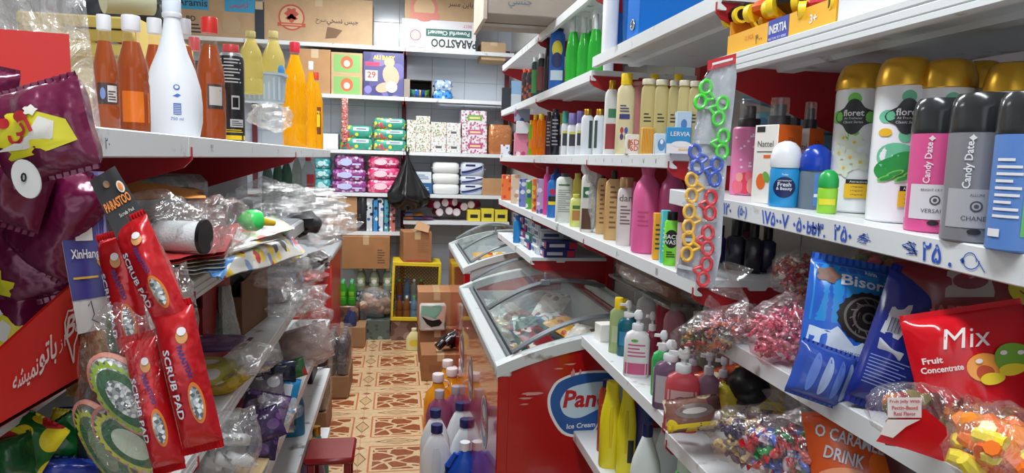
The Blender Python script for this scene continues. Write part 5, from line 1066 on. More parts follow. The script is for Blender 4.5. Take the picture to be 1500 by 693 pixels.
bb(carton, 'cardboard_carton', 'small tan box leaning in the corner by the striped tissues', 'box', 706, 738, 262, None, Z4, TAN2, .16)
# black hanging bag
p = atY(597, 222, YF0-.03); r = root('black_bag', 'knotted black plastic bag hanging from the shelf edge', 'bag', p)
q = MB(); secs = []; R = random.Random(4)
for (dz, rr) in ((0, .006), (-.03, .012), (-.08, .022), (-.14, .05), (-.22, .09), (-.30, .135), (-.36, .17), (-.42, .18), (-.46, .15), (-.485, .08), (-.49, .02)):
    secs.append((dz, rr))
vs = []; N = 28
for k, (dz, rr) in enumerate(secs):
    for i in range(N): th = 2*PI*i/N; f = 1+.14*math.sin(7*th+k*.2)*(1 if k < 7 else .4)+.1*noise.noise(Vector((math.cos(th)*2, math.sin(th)*2, dz*5))); vs.append((rr*f*math.cos(th)+.02*(dz*dz*2), rr*.62*f*math.sin(th), dz+.02*math.sin(3*th)*(k > 6)))
q.add(vs, [(k*N+i, k*N+(i+1) % N, (k+1)*N+(i+1) % N, (k+1)*N+i) for k in range(len(secs)-1) for i in range(N)] + [tuple(range(N)), tuple(reversed(range((len(secs)-1)*N, len(secs)*N)))]); q.build('bag', P((16, 16, 18), .22, 0, .5, 25), r, sharp=80)
q = MB(); q.tube([(0, 0, -.03), (-.015, 0, .01), (-.008, 0, .04), (.012, 0, .035), (.01, 0, 0), (0, 0, -.03)], .006, 6); q.build('knotted_handle', BLACK, r)
# shelf 5 right: soap
zz = Z5R+.0015
for i in range(5):
    p = atY(600+13*(i % 3), 312-7*(i//3), YF0+.06); pouch('soap_packet', '%s flat soap packet, %s of the small heap' % (['orange', 'blue', 'purple', 'blue-white', 'orange'][i], ['first', 'second', 'third', 'fourth', 'fifth'][i]), 'packet', (p.x, YF0+.06, zz+.02+.03*(i//3)), .10, .07, .012, FOIL([(220, 140, 80), (90, 110, 180), (130, 80, 130), (160, 170, 210), (226, 150, 70)][i]), .1*i, 0, -1.3, 'flat packets on the soap shelf', None, None, i, res=(6, 6))
for i, (px, py, a) in enumerate(((640, 300, .5), (652, 297, -.6), (644, 311, .2), (658, 309, -.2), (666, 296, .8), (669, 311, 0), (680, 303, .3), (690, 300, -.5))):
    p = atY(px, py, YF0+.07); r = root('soap_roll', '%s, %s' % ('crimson tube of soap bars with white hexagon end', ['highest at the heap\'s edge', 'beside the first', 'low under the first', 'low in the middle', 'topmost of the heap', 'low by the yellow boxes', 'behind the topmost', 'last of the heap'][i]), 'soap', (p.x, p.y, max(p.z, zz+.03)), (0, a*.4, a), 'crimson soap rolls')
    q = MB(); q.tube([(0, 0, 0), (0, .14, 0)], .038, 8); q.build('wrapper', P((170, 30, 70), .3), r); q = MB(); q.tube([(0, -.012, 0), (0, .002, 0)], [.03, .038], 8); q.build('end_label', P((226, 214, 220), .4), r)
for i in range(3): bb(carton, 'soap_box', 'yellow soap box on the bottom shelf, %s' % ['lettered 15', 'middle', 'in the corner'][i], 'box', 685+20*i, 704+20*i, 308-(i == 1)*2, None, Z5R, P((226, 206, 60), .5), .12, 'yellow soap boxes', art_words(('r', -.3, .3, .3, .6, 0)), [DARK])
# shelf 5 left
bb(bigcarton, 'cardboard_carton', 'brown lettered carton beside the razor packs', 'box', 480, 523, 289, None, Z5L, TAN2, .3, None, art_words(('t', 'MOTHERS', .2, .45, .12, 0)), [P((90, 70, 60), .6)])
bb(softpack, 'dark_packet', 'upright black packet by the brown carton', 'packet', 522, 538, 289, None, Z5L, P((40, 40, 46), .2, 0, .5, 30), .12)
for i in range(5):
    bb(carton, 'razor_pack', '%s card of razors, %s' % (['pale', 'blue', 'white and blue', 'teal', 'coral'][i], ['first beside the black packet', 'second', 'third', 'fourth', 'last near the black bag'][i]), 'razors', 537+8*i, 547+8*i, 291+2*(i % 2), None, Z5L, PRINT([(200, 206, 210), (60, 140, 200), (210, 216, 226), (80, 160, 170), (206, 120, 110)][i], [(40, 44, 52), (230, 236, 240), (50, 100, 170)], 26, .38, seed=i), .10, 'razor packs on the low shelf')
bb(softpack, 'pink_pack', 'pinkish packets pushed behind the carton at the shelf end', 'pack', 455, 480, 296, None, Z5L, P((150, 120, 120), .5), .2)
# ------------------------------------------------------------------ floor stock at the back
def fl_box(name, lab, a, b, yt, yb, Y, dep, mat, art=None, am=None, z=None, cat='box', rz=0, grp=None, tape=True):
    z = z if z is not None else sZ(yb, sX((a+b)/2, Y, 1), Y); z = max(z, .0015); p, w, h = slotY(a, b, yt, Y, z)
    r = carton(name, lab, cat, (p.x, Y+dep/2, z), w*.98, dep, h, mat, rz, grp, art, am)
    if tape: q = MB(); q.box(-.025, .025, -dep/2, dep/2, h, h+.0012); q.box(-.025, .025, -dep/2-.0012, -dep/2, h*.75, h+.0012); q.build('tape', P((200, 170, 130), .25), r)
    return r, z+h
# bottom-up stack on the far side: shrink-wrapped cartons, potatoes, bottles, big carton
r1, z1 = fl_box('wrapped_tray', 'film-wrapped dark green printed pack on the floor under the bag of brown goods', 536, 571, 470, 497, 5.78, .3, PRINT((90, 104, 96), [(50, 60, 56), (150, 160, 150), (70, 84, 80)], 20, .4), z=.0015, tape=False, cat='pack')
r2, z2 = fl_box('wrapped_tray', 'film-wrapped reddish pack on the floor under the yellow crate', 573, 611, 470, 500, 5.75, .3, PRINT((140, 112, 100), [(170, 150, 140), (110, 80, 70)], 12, .5), z=.0015, tape=False, cat='pack')
r3, _ = fl_box('low_carton', 'low torn carton tray with a navy cloth in front of the green bottles', 492, 535, 480, 502, 5.55, .25, CARD((170, 130, 90)), z=.0015, tape=False)
q = MB(); q.ell((sX(513, 5.6, .1), 5.62, .19), .05, .05, .10, 14, 10, 0, .5, 3); tag(q.build('cloth', P((44, 56, 100), .8)), 'crumpled navy cloth on the low torn carton', 'cloth')
# potato bag
Rn = random.Random(2); p = Vector((sX(549, 5.9, .3), 5.9, z1+.13)); r = root('goods_bag', 'clear bag of brown goods between bottles and floor pack', 'bag', p)
q = MB(); q.ell((0, 0, 0), .15, .10, .13, 20, 12, 0, .15, 2); q.build('film', FILM(.2), r, sharp=80)
for k in range(14): q = MB(); q.ell((0, 0, 0), .05, .04, .036, 8, 6, 0, .2, k); o = q.build('brown_lump', P([(170, 140, 120), (196, 164, 140), (140, 104, 84)][k % 3], .7), r); o.location = (Rn.uniform(-.10, .10), Rn.uniform(-.06, .02), Rn.uniform(-.08, .08)); o.rotation_euler = (Rn.uniform(0, 3), 0, Rn.uniform(0, 3))
# tray of bottles over the potatoes
q = MB(); zt_ = sZ(442, sX(545, 5.95, .6), 5.95); xq = sX(548, 5.95, .6)
r = root('bottle_tray', 'printed tray carrying clear bottles under the big carton', 'tray', (xq, 5.95, zt_)); q.box(-.18, .18, 0, .26, 0, .09, .004); q.box(-.165, .165, .02, .24, .0, .088); q.build('tray', PRINT((70, 74, 86), [(170, 176, 186), (40, 44, 56)], 36, .4), r)
q = MB(); q.box(-.16, .16, .04, .22, -(zt_-z1-.26), 0); q.build('carton_pad', CARD((140, 110, 84)), r)
for i in range(6):
    bottle('water_bottle', 'clear bottle with pale label in the printed tray, %s' % ['front, by the wall gap', 'front, middle', 'front, by the crate', 'rear row first', 'rear row second', 'rear row third'][i], 'bottle', (xq-.115+.115*(i % 3), 5.995+.12*(i//3), zt_+.0905), .085, .085, .20, sh_water(LIQ((206, 216, 204), .5), WHITE), 0, 'clear bottles in the printed tray', art_words(('r', -.45, .45, .25, .6, 0), ('d', 0, .42, .25, .1, 1)), [P((190, 206, 150), .5), WHITE])
zb_ = sZ(414, sX(535, 5.9, .7), 5.9); fl_box('cardboard_carton', 'large plain brown carton balanced on the bottle tray', 501, 571, 347, 414, 5.92, .36, CARD((178, 126, 78)), art_words(('l', .24, .40, .15, .62, 6, 0)), [P((90, 70, 56), .6)], z=max(zb_, zt_+.295))
# green bottles on a pack
zg = .30; q = MB(); xg = sX(505, 5.85, .4); q.box(xg-.14, xg+.12, 5.75, 6.05, .0, zg-.002, .01); tag(q.build('drinks_pack', PRINT((120, 84, 66), [(160, 130, 110), (90, 60, 50)], 14, .5)), 'brown wrapped pack under the green bottles', 'pack')
zg2 = sZ(473, xg, 5.8)
for i in range(6):
    bottle('soda_bottle', 'green lemon soda bottle, %s' % ['front row, first', 'front row, middle', 'front row, last', 'second row, first', 'second row, middle', 'second row, last'][i], 'bottle', (xg-.085+.072*(i % 3), 5.80+.08*(i//3), zg), .068, .068, .205, sh_water(LIQ((90, 200, 70), .3), P((110, 220, 150), .35)), 0, 'green soda bottles', art_words(('r', -.48, .48, .25, .58, 0)), [P((130, 200, 60), .4)])
# crate
za = z2+.004; pL = slotY(573, 643, 385, 5.72, za); cw, ch = pL[1], pL[2]; YEL2 = P((226, 198, 36), .45)
r = root('plastic_crate', 'yellow mesh plastic crate standing on its side', 'crate', (pL[0].x, 5.72, za), (0, .03, 0)); t = .014
for (nm, bx_) in (('rim', (-cw/2, cw/2, 0, .016, 0, .03)), ('rim', (-cw/2, cw/2, 0, .016, ch-.03, ch)), ('rim', (-cw/2, -cw/2+.02, 0, .016, .03, ch-.03)), ('rim', (cw/2-.02, cw/2, 0, .016, .03, ch-.03)), ('side', (-cw/2, -cw/2+.008, .016, .30, 0, ch)), ('side', (cw/2-.008, cw/2, .016, .30, 0, ch)), ('side', (-cw/2+.008, cw/2-.008, .016, .30, 0, .008)), ('side', (-cw/2+.008, cw/2-.008, .016, .30, ch-.008, ch))):
    q = MB(); q.box(*bx_, .002); q.build(nm, YEL2, r)
q = MB(); S = flat((0, .29, ch/2), (1, 0, 0), (0, 0, 1))
for k in range(-16, 17):
    for s in (-1, 1):
        a0 = max(-cw/2, k*.03-ch/2); a1 = min(cw/2, k*.03+ch/2)
        if a1 > a0: q.stroke(S, [(a0, s*(a0-k*.03)), (a1, s*(a1-k*.03))], .011, 0, .002*s)
tag(q.build('mesh_base', P((176, 150, 50), .5), r), kind='stuff')
R = random.Random(8)
for i in range(9):
    cc = [(176, 110, 60), (190, 130, 70), (150, 190, 220), (200, 204, 206)][i % 4]
    bottle('drink_bottle', '%s bottle in the yellow crate, %s' % (['amber', 'honey-coloured', 'pale blue', 'clear'][i % 4], ['low first', 'low second', 'low third', 'low fourth', 'low last', 'upper first', 'upper second', 'upper third', 'upper last'][i]), 'bottle', (pL[0].x-cw*.32+cw*.155*(i % 5), 5.80+.1*(i//5), za+.012 if i < 5 else za+.14), .062, .062, .19, sh_water(LIQ(cc, .4), [P((60, 90, 190), .4), WHITE, P((90, 190, 90), .4)][i % 3]), 0, 'bottles in the yellow crate')
q = MB(); q.box(pL[0].x-cw*.4, pL[0].x+cw*.4, 5.86, 6.0, za+.009, za+.137, .004); tag(q.build('inner_carton', PRINT((130, 140, 160), [(190, 200, 210), (90, 100, 120)], 20, .4)), 'grey wrapped pack inside the yellow crate', 'pack')
fl_box('cardboard_carton', 'open-flapped brown carton on top of the yellow crate', 588, 630, 340, 386, 5.74, .26, CARD((178, 122, 80)), art_words(('l', .0, .4, .3, .8, 7, 0), ('r', -.4, .4, .03, .07, 1)), [P((150, 100, 66), .7), P((190, 60, 50), .6)], z=za+ch+.004, rz=.12)
q = MB(); p = atY(618, 345, 5.8); q.add([(p.x-.07, 5.72, za+ch+.285), (p.x+.05, 5.72, za+ch+.255), (p.x+.07, 5.86, za+ch+.30), (p.x-.03, 5.88, za+ch+.34)], [(0, 1, 2, 3)]); q.add([(p.x-.07, 5.722, za+ch+.283), (p.x+.05, 5.722, za+ch+.253), (p.x+.07, 5.862, za+ch+.298), (p.x-.03, 5.882, za+ch+.338)], [(3, 2, 1, 0)])
tag(q.build('cardboard_flap', CARD((196, 150, 110))), 'loose cardboard flap lying on the carton above the yellow crate', 'cardboard')
# cartons by the freezer
r, zc1 = fl_box('cardboard_carton', 'lowest brown carton beside the freezer, tape on its front', 617, 674, 520, 566, 4.66, .34, CARD((166, 112, 70)), art_words(('r', -.3, .0, .3, .6, 0), ('r', .1, .35, .3, .6, 0)), [P((140, 90, 60), .7)], z=.0015)
r, zc2 = fl_box('cardboard_carton', 'brown carton behind the dark bottles, on the floor', 613, 668, 482, 545, 5.10, .3, CARD((160, 108, 70)), z=.0015)
r, zc3 = fl_box('cardboard_carton', 'tall brown carton at the freezer corner', 612, 668, 428, 485, 5.2, .3, CARD((190, 138, 94)), z=zc2+.003)
p = atY(632, 465, 5.06); r = root('torn_bag', 'pale green and white torn bag with a black hole on the cartons', 'bag', (atY(634, 466, 5.05).x, 5.05, atY(634, 484, 5.05).z)); q = MB(); q.box(-.10, .10, 0, .06, -.005, .20, .012); q.build('bag', PRINT((190, 186, 180), [(120, 170, 150), (206, 170, 150), (210, 210, 206)], 8, .5), r)
q = MB(); S = flat((0, -.001, 0), (1, 0, 0), (0, 0, 1)); q.poly(S, [(-.085, .11), (-.04, .085), (.0, .075), (.05, .085), (.07, .06), (.05, .035), (-.01, .025), (-.045, .05)], 0, .001); q.poly(S, [(-.09, .12), (.0, .10), (.04, .12), (.05, .17), (-.08, .19)], 1, .0008); q.build('torn_hole', [BLACK, P((130, 180, 160), .6)], r)
for i, (px, py) in enumerate(((640, 512), (652, 507), (658, 520), (645, 521))):
    Y = 4.72+.06*(i//2); p = Vector((sX(px, Y, zc1), Y, zc1+.035+.03*(i % 2)))
    bottle('cola_bottle', 'small dark cola bottle with pale cap lying on the carton, %s' % ['first', 'topmost', 'last', 'lowest'][i], 'bottle', p, .058, .058, .20, sh_water(P((34, 26, 30), .15), P((216, 206, 210), .35)), 0, 'dark cola bottles heaped on the carton', None, None, (-.35, .9+.12*i))
# yellow jug
p, w, h = slotY(597, 616, 481, 5.45, .002); p.z = .002; h = sZ(481, p.x, 5.45)
bottle('oil_jug', 'pale yellow oil jug on the floor by the cartons', 'jug', p, w*1.25, w, h, sh_jug(P((226, 214, 150), .3), P((230, 220, 180), .4)), 0, None, art_words(('d', 0, .35, .3, .15, 0)), [P((230, 206, 60), .4)])
# ------------------------------------------------------------------ floor bottles beside the red freezer
def floor_bottle(name, lab, px, py, z_cap, segs, w, d, grp=None, art=None, am=None, rz=None, bx=0):
    p = atZ(px, py, z_cap); p.z = .002; return bottle(name, lab, 'bottle', p, w, d, z_cap, segs, face(p) if rz is None else rz, grp, art, am)
def sh_bleach(body, cap): return [('body', body, 3.2, [(0, .92, .55), (.02, 1, .6), (.45, 1, .6), (.56, .96, .58), (.70, .74, .52), (.82, .46, .42), (.86, .30, .30), (.90, .28, .28)]), cap_(cap, .885, 1, .38, .38), ('grip_panel', P((206, 214, 220), .35), 4, [(.12, .30, .64), (.45, .42, .64), (.62, .38, .60), (.70, .20, .54)])]
BW = P((222, 228, 232), .3)
for i, (px, py, lab) in enumerate(((638, 600, 'second by the aisle, behind the nearest'), (675, 590, 'second by the freezer'), (640, 622, 'nearest by the aisle'), (682, 614, 'nearest by the freezer'))):
    floor_bottle('bleach_bottle', 'white bleach bottle with navy cap, ' + lab, px, py, .335, sh_bleach(BW, NAVY), .145, .13, 'white bleach bottles on the floor')
for i, (px, py, lab) in enumerate(((644, 572, 'farther from the freezer'), (668, 566, 'next to the freezer'))):
    floor_bottle('softener_bottle', 'mauve softener bottle with clear cap, ' + lab, px, py, .33, [('body', P((140, 70, 104), .3), 2.4, [(0, .9, .65), (.03, 1, .7), (.6, 1, .7), (.75, .8, .6), (.84, .4, .4), (.88, .3, .3)]), cap_(P((170, 160, 170), .25), .87, 1, .36)], .145, .13, 'mauve softener bottles on the floor')
for i, (px, py, lab) in enumerate(((642, 548, 'farther from the freezer'), (662, 540, 'next to the freezer'), (656, 528, 'behind the other two'))):
    b = floor_bottle('juice_jug', 'orange drink jug with white looped handle, ' + lab, px, py, .36, [('body', LIQ((255, 186, 40), .1), 2, [(0, .9), (.03, 1), (.55, 1), (.70, .85), (.80, .45), (.86, .36)]), ('neck', LIQ((226, 214, 200), .5), 2, [(.79, .44), (.86, .32), (.9, .3)]), cap_(P((232, 220, 220), .3), .885, 1, .42)], .155, .155, 'orange drink jugs on the floor')
    q = MB(); q.tube([(.03*math.cos(a)+.03, 0, .30+.022*math.sin(a)) for a in [2*PI*k/14 for k in range(14)]], .005, 6, 0, True); q.build('handle', P((232, 214, 214), .35), b)
p = atZ(680, 648, .30); p.z = .002
b = bottle('detergent_jug', 'blue detergent jug with white cap and side grip', 'jug', p, .19, .11, .30, [('body', P((24, 76, 180), .25), 2.6, [(0, .92, .9), (.03, 1, 1), (.42, .98, 1), (.60, .80, .9, -.02), (.76, .50, .7, 0), (.86, .24, .42, .02), (.89, .22, .40, .02)]), ('cap', P((226, 232, 236), .35), 2, [(.88, .25, .42, .02), (1, .24, .40, .02)])], face(p), None, None)
q = MB(); q.tube([(-.035, -.02, .255), (-.07, -.025, .20), (-.088, -.03, .12), (-.07, -.03, .06)], [.012, .016, .016, .014], 10); q.build('handle', P((24, 76, 180), .25), b)
p = atZ(704, 676, .24); p.z = .002; bottle('cleaner_bottle', 'dark blue cleaner bottle with red cap by the freezer', 'bottle', p, .09, .07, .24, sh_slim(P((36, 60, 150), .25), P((216, 50, 50), .35), .86, .4), face(p))
# ------------------------------------------------------------------ LEFT gondola, top row
zg1 = 1.5735
AMBER = LIQ((204, 112, 40), .36, .2); GLS = FILM(.01, (255, 252, 250), .05, .06, 5, .001); WCAP = P((228, 228, 230), .35)
def lx(name, lab, cat, a, b, yt, X, z, segs, grp=None, art=None, am=None, dk=1.0, wk=1.0):
    p, w, h = slotX(a, b, yt, X, z); return bottle(name, lab, cat, p, w*wk, w*dk, h, segs, face(p), grp, art, am)
lab_dark = art_words(('r', -.3, .42, .24, .42, 0), ('r', .05, .38, .26, .40, 1), ('d', -.12, .33, .1, .05, 2), ('l', .08, .35, .27, .36, 4, 0))
SG = 'amber sauce bottles on the gondola'
lx('sauce_bottle', 'amber sauce bottle with white cap and dark label, first in the row', 'bottle', 137, 172, 22, -.43, zg1, sh_sauce(AMBER, GLS, WCAP), SG, lab_dark, [P((60, 44, 44), .5), P((214, 206, 200), .5), P((120, 140, 190), .5)])
lx('sauce_bottle', 'amber sauce bottle with white cap, bright orange band, second in the row', 'bottle', 171, 217, 23, -.42, zg1, sh_sauce(AMBER, GLS, WCAP), SG, art_words(('r', -.44, .44, .10, .36, 0)), [P((230, 120, 20), .35)])
lx('sauce_bottle', 'amber sauce bottle with white cap half hidden by the white bottle', 'bottle', 210, 246, 27, -.49, zg1, sh_sauce(AMBER, GLS, WCAP), SG)
lx('sauce_bottle', 'amber sauce bottle with whitish cap peeking out past the white bottle', 'bottle', 256, 288, 28, -.50, zg1, sh_sauce(AMBER, GLS, P((200, 198, 200), .35)), SG)
lx('sauce_bottle', 'amber sauce bottle with red cap and small dark label', 'bottle', 287, 329, 26, -.42, zg1, sh_sauce(AMBER, GLS, P((214, 48, 40), .35)), SG, art_words(('r', -.1, .40, .26, .46, 0), ('r', -.04, .36, .29, .44, 1)), [P((50, 36, 36), .5), P((196, 190, 186), .5)])
lx('sauce_bottle', 'dark bottle with pinkish-red cap behind the red-capped sauce bottle', 'bottle', 272, 300, 55, -.52, zg1, sh_sauce(P((60, 50, 52), .3), GLS, P((210, 90, 90), .35)))
p, w, h = slotX(215, 292, -2, -.40, zg1)
bottle('white_bottle', 'tall skittle-shaped white drain cleaner bottle with blue print', 'bottle', p, w, w*.9, h, [('body', P((236, 240, 246), .28), 2, [(0, .80), (.012, .88), (.12, .99), (.24, 1), (.36, .95), (.50, .76), (.62, .52), (.74, .36), (.84, .28), (.87, .27)]), ('collar', P((220, 224, 230), .3), 2, R0(.865, .90, .34)), cap_(P((226, 234, 246), .3), .90, 1, .32)], face(p), None,
       lambda mb, S, w, h: [mb.disc(S, .05*w, .355*h, .055*w, .05*w, 0, .0006), mb.disc(S, .05*w, .355*h, .035*w, .03*w, 1, .0009), mb.poly(S, [(-.02*w, .29*h), (.06*w, .31*h), (.12*w, .30*h), (.06*w, .285*h)], 0, .0006), rect(mb, S, -.01*w, .12*w, .16*h, .24*h, 0, .0006), *[rect(mb, S, .0*w, .11*w, (.165+.012*k)*h, (.169+.012*k)*h, 1, .0012) for k in range(6)], mb.text(S, '750 ml', .05*w, .13*h, .022*h, 0, .0006, maxw=.3*w)], [P((60, 110, 200), .5), WHITE])
p, w, h = slotX(321, 357, 66, -.42, zg1)
bottle('spray_can', 'black aerosol can with white fine print, red nozzle and yellow base line', 'spray can', p, w, w, h, [('can', P((34, 34, 36), .25), 2, [(0, .96), (.012, 1), (.84, 1), (.88, .92)]), ('shoulder', SILVER, 2, [(.875, .93), (.91, .82), (.93, .5)]), ('nozzle', P((214, 70, 70), .35), 2, R0(.925, 1.0, .62))], face(p), None,
       art_words(('l', -.40, .36, .60, .86, 8, 1), ('r', .0, .3, .34, .48, 1), ('r', .04, .26, .36, .46, 3), ('r', -.06, .42, .16, .24, 1), ('l', .0, .4, .17, .23, 3, 3), ('r', -.48, .48, .03, .075, 2), ('l', -.4, .4, .10, .14, 2, 2)), [WHITE, P((190, 190, 190), .5), YCAP, BLACK])
OIL = LIQ((232, 220, 150), .5, .1); OIL2 = LIQ((246, 190, 20), .15)
# clear bag, tub and the two oils standing on it
p, w, h = slotX(352, 418, 108, -.46, zg1); zt0 = sZ(150, p.x, p.y)
r = root('plastic_tub', 'pale grey ribbed plastic tub on a crumpled clear bag', 'tub', (p.x, p.y, zt0)); q = MB(); hh = sZ(108, p.x, p.y)-zt0; q.loft([(0, w*.44, w*.36, 3), (hh*.9, w*.49, w*.42, 3), (hh*.92, w*.52, w*.45, 3), (hh, w*.52, w*.45, 3), (hh, w*.47, w*.40, 3), (.01, w*.42, w*.34, 3)], 32); q.build('tub', P((176, 190, 202), .4), r, sharp=50)
q = MB(); S = lambda u, v, off=0: Vector((u, -w*.36*(1+.14*v/hh)*(1-(abs(u)/(w*.5))**3)**(1/3)-off, v))
for k in range(9): q.grid(S, (-.42+.1*k)*w, (-.38+.1*k)*w, hh*.08, hh*.85, 1, 1, 0, .0012)
q.build('rib', P((196, 208, 218), .4), r)
r0 = root('plastic_bag', 'crumpled clear plastic bag lying under the grey tub', 'bag', atX(398, 172, -.42)); q = MB(); q.ell((0, 0, 0), .062, .20, .042, 26, 16, 0, .4, 2); q.build('film', FILM(.2, rough=.07, k_gloss=.3, bs=30), r0, sharp=80)
zo = zt0+hh*.02+.012
for i, (a, b) in enumerate(((350, 385), (383, 418))):
    p, w, h = slotX(a, b, 46, -.463, zo); h = sZ(46, p.x, p.y)-zo
    bottle('oil_bottle', 'pale yellow clear oil bottle standing in the grey tub, %s' % ['next to the black can', 'next to the golden bottle'][i], 'bottle', (p.x, p.y, zo), w*.95, w*.95, h, sh_oil(OIL, P((196, 180, 116), .35)), face(p), 'pale oil bottles in the tub', (art_words(('d', .32, .45, .14, .08, 0)) if i else None), [P((60, 130, 190), .5)])
lx('oil_bottle', 'golden cooking oil bottle with red cap', 'bottle', 415, 449, 62, -.42, zg1, sh_oil(OIL2, P((206, 40, 60), .35)))
lx('oil_bottle', 'golden oil bottle with red ring and dark label at the shelf end', 'bottle', 452, 473, 106, -.40, zg1, sh_oil(OIL2, P((210, 70, 40), .35)), None, art_words(('r', -.2, .35, .2, .55, 0), ('r', -.12, .28, .24, .5, 1)), [P((120, 60, 20), .5), YCAP])
lx('oil_bottle', 'golden oil bottle with white cap, back row at the shelf end', 'bottle', 447, 464, 90, -.395, zg1, sh_oil(OIL2, WCAP))
# things on the far side of the gondola
q = MB(); q.box(-1.15, -.76, .4, 3.4, 1.545, 1.572, .003); 
for yy in (.5, 1.9, 3.3): q.box(-1.13, -1.09, yy-.02, yy+.02, 0, 1.55)
o = q.build('shelving_bay', SW); tag(o, 'far side of the aisle gondola, holding the yellow basket', 'shelf')
r = root('basket', 'yellow woven basket behind the amber bottles', 'basket', (-.94, 2.55, 1.5735)); 
for k in range(9): q = MB(); q.box(-.16, .16, -.30, -.285, .012+.04*k, .046+.04*k, .006); q.build('slat', P([(206, 180, 90), (190, 160, 70)][k % 2], .6), r)
q = MB(); q.box(-.16, .16, -.285, .30, 0, .01); q.box(-.16, -.15, -.285, .3, .01, .37); q.box(.15, .16, -.285, .3, .01, .37); q.build('body', P((196, 168, 80), .6), r)
for i, (px, py, rx_, rz_, nm) in enumerate(((140, 25, .08, .10, 'beside the hanging film'), (186, 30, .08, .05, 'between the first two sauce bottles'), (225, 30, .10, .07, 'behind the white bottle'))):
    p = pt(px, py, 2.5); q = MB(); q.ell((0, 0, 0), rx_, .06, rz_, 16, 10, 0, .3, i); o = q.build('black_bag', P((40, 42, 48), .4)); o.location = p; tag(o, 'black bundle in the yellow basket, ' + nm, 'bag', 'black bundles in the basket')
q = MB(); q.tube([pt(150, -4, 2.2), pt(222, 0, 2.3)], .05, 18); tag(q.build('paper_roll', P((206, 206, 180), .6)), 'cream roll lying across the basket behind the white caps', 'roll')
# pens on the edges
# ------------------------------------------------------------------ shelf z 1.335
zq = 1.3365
def FMx(roll=0, yaw=0, pitch=0): return C2W.to_4x4() @ Matrix.Rotation(-PI/2, 4, 'X') @ Matrix.Rotation(yaw, 4, 'Z') @ Matrix.Rotation(pitch, 4, 'X') @ Matrix.Rotation(math.radians(roll), 4, 'Y')
def paper(name, lab, cat, cs, mat, amp=.004, seed=0, art=None, am=None, grp=None, th=.0015, bulge=0, nu=14, nv=10):
    q = MB(); S = sheet(q, *cs, nu, nv, amp, seed, 0, th, bulge); r = root(name, lab, cat, (0, 0, 0), 0, grp); q.build('sheet', mat, r, sharp=80)
    if art: q = MB(); art(q, S); q.build('print', am, r, sharp=80)
    return r
NEWS = PRINT((206, 204, 196), [(200, 60, 70), (236, 200, 60), (60, 60, 70), (120, 150, 190), (160, 190, 90), (230, 226, 220)], 34, .52); NEWS2 = PRINT((200, 200, 192), [(236, 210, 60), (60, 70, 80), (220, 90, 80), (226, 226, 226), (150, 180, 100)], 26, .55, seed=3)
paper('envelope', 'brown paper envelope lying deepest on the newspaper shelf', 'envelope', (pt(176, 292, 1.15), pt(300, 284, 1.3), pt(290, 276, 1.6), pt(180, 266, 1.4)), P((150, 100, 60), .6), .003, 1)
paper('envelope', 'orange envelope edge above the spool of thread', 'envelope', (pt(185, 291, 1.05), pt(302, 290, 1.15), pt(298, 279, 1.5), pt(183, 263, 1.35)), P((230, 150, 50), .55), .003, 2)
for i, (yy, c) in enumerate(((394, (190, 190, 184)), (386, (170, 150, 130)), (378, (196, 60, 60)))):
    paper('magazine', '%s magazine in the pile under the newspapers, %s' % (['grey', 'brown', 'red'][i], ['lowest', 'middle', 'upper'][i]), 'magazine', (pt(235, yy+4, .98), pt(330, yy-2-4*i, 1.12), pt(350, yy-50, 1.5), pt(215, yy-40, 1.3)), P(c, .5), .003, i, None, None, 'magazines on the gondola', .006)
paper('newspaper', 'folded colour newspaper drooping over the gondola edge', 'newspaper', (pt(322, 409, 1.12), pt(446, 372, 1.62), pt(418, 340, 1.62), pt(292, 374, 1.15)), NEWS, .006, 4, None, None, 'newspapers on the gondola', .003, .012, 22, 12)
paper('newspaper', 'blue-edged folded newspaper sheet next to the red bracket', 'newspaper', (pt(300, 398, 1.08), pt(326, 409, 1.10), pt(345, 375, 1.16), pt(296, 378, 1.12)), PRINT((70, 130, 190), [(230, 230, 230), (40, 60, 90)], 30, .45), .005, 6, None, None, 'newspapers on the gondola')
paper('newspaper', 'creased white newspaper fold on top of the coloured one', 'newspaper', (pt(228, 396, 1.02), pt(330, 372, 1.2), pt(425, 345, 1.5), pt(300, 376, 1.25)), P((206, 200, 192), .6), .004, 7, None, None, 'newspapers on the gondola', .002)
paper('newspaper', 'long comic-printed newspaper under the green-tipped toy', 'newspaper', (pt(262, 384, 1.12), pt(432, 334, 1.6), pt(400, 316, 1.7), pt(285, 340, 1.35)), NEWS2, .004, 9, None, None, 'newspapers on the gondola', .003, .004, 20, 8)
paper('newspaper', 'pink-striped newspaper corner sticking out past the bracket', 'newspaper', (pt(430, 384, 1.6), pt(448, 368, 1.65), pt(418, 336, 1.68), pt(404, 345, 1.62)), PRINT((220, 190, 196), [(200, 70, 90), (236, 220, 90)], 40, .5), .005, 3, None, None, 'newspapers on the gondola')
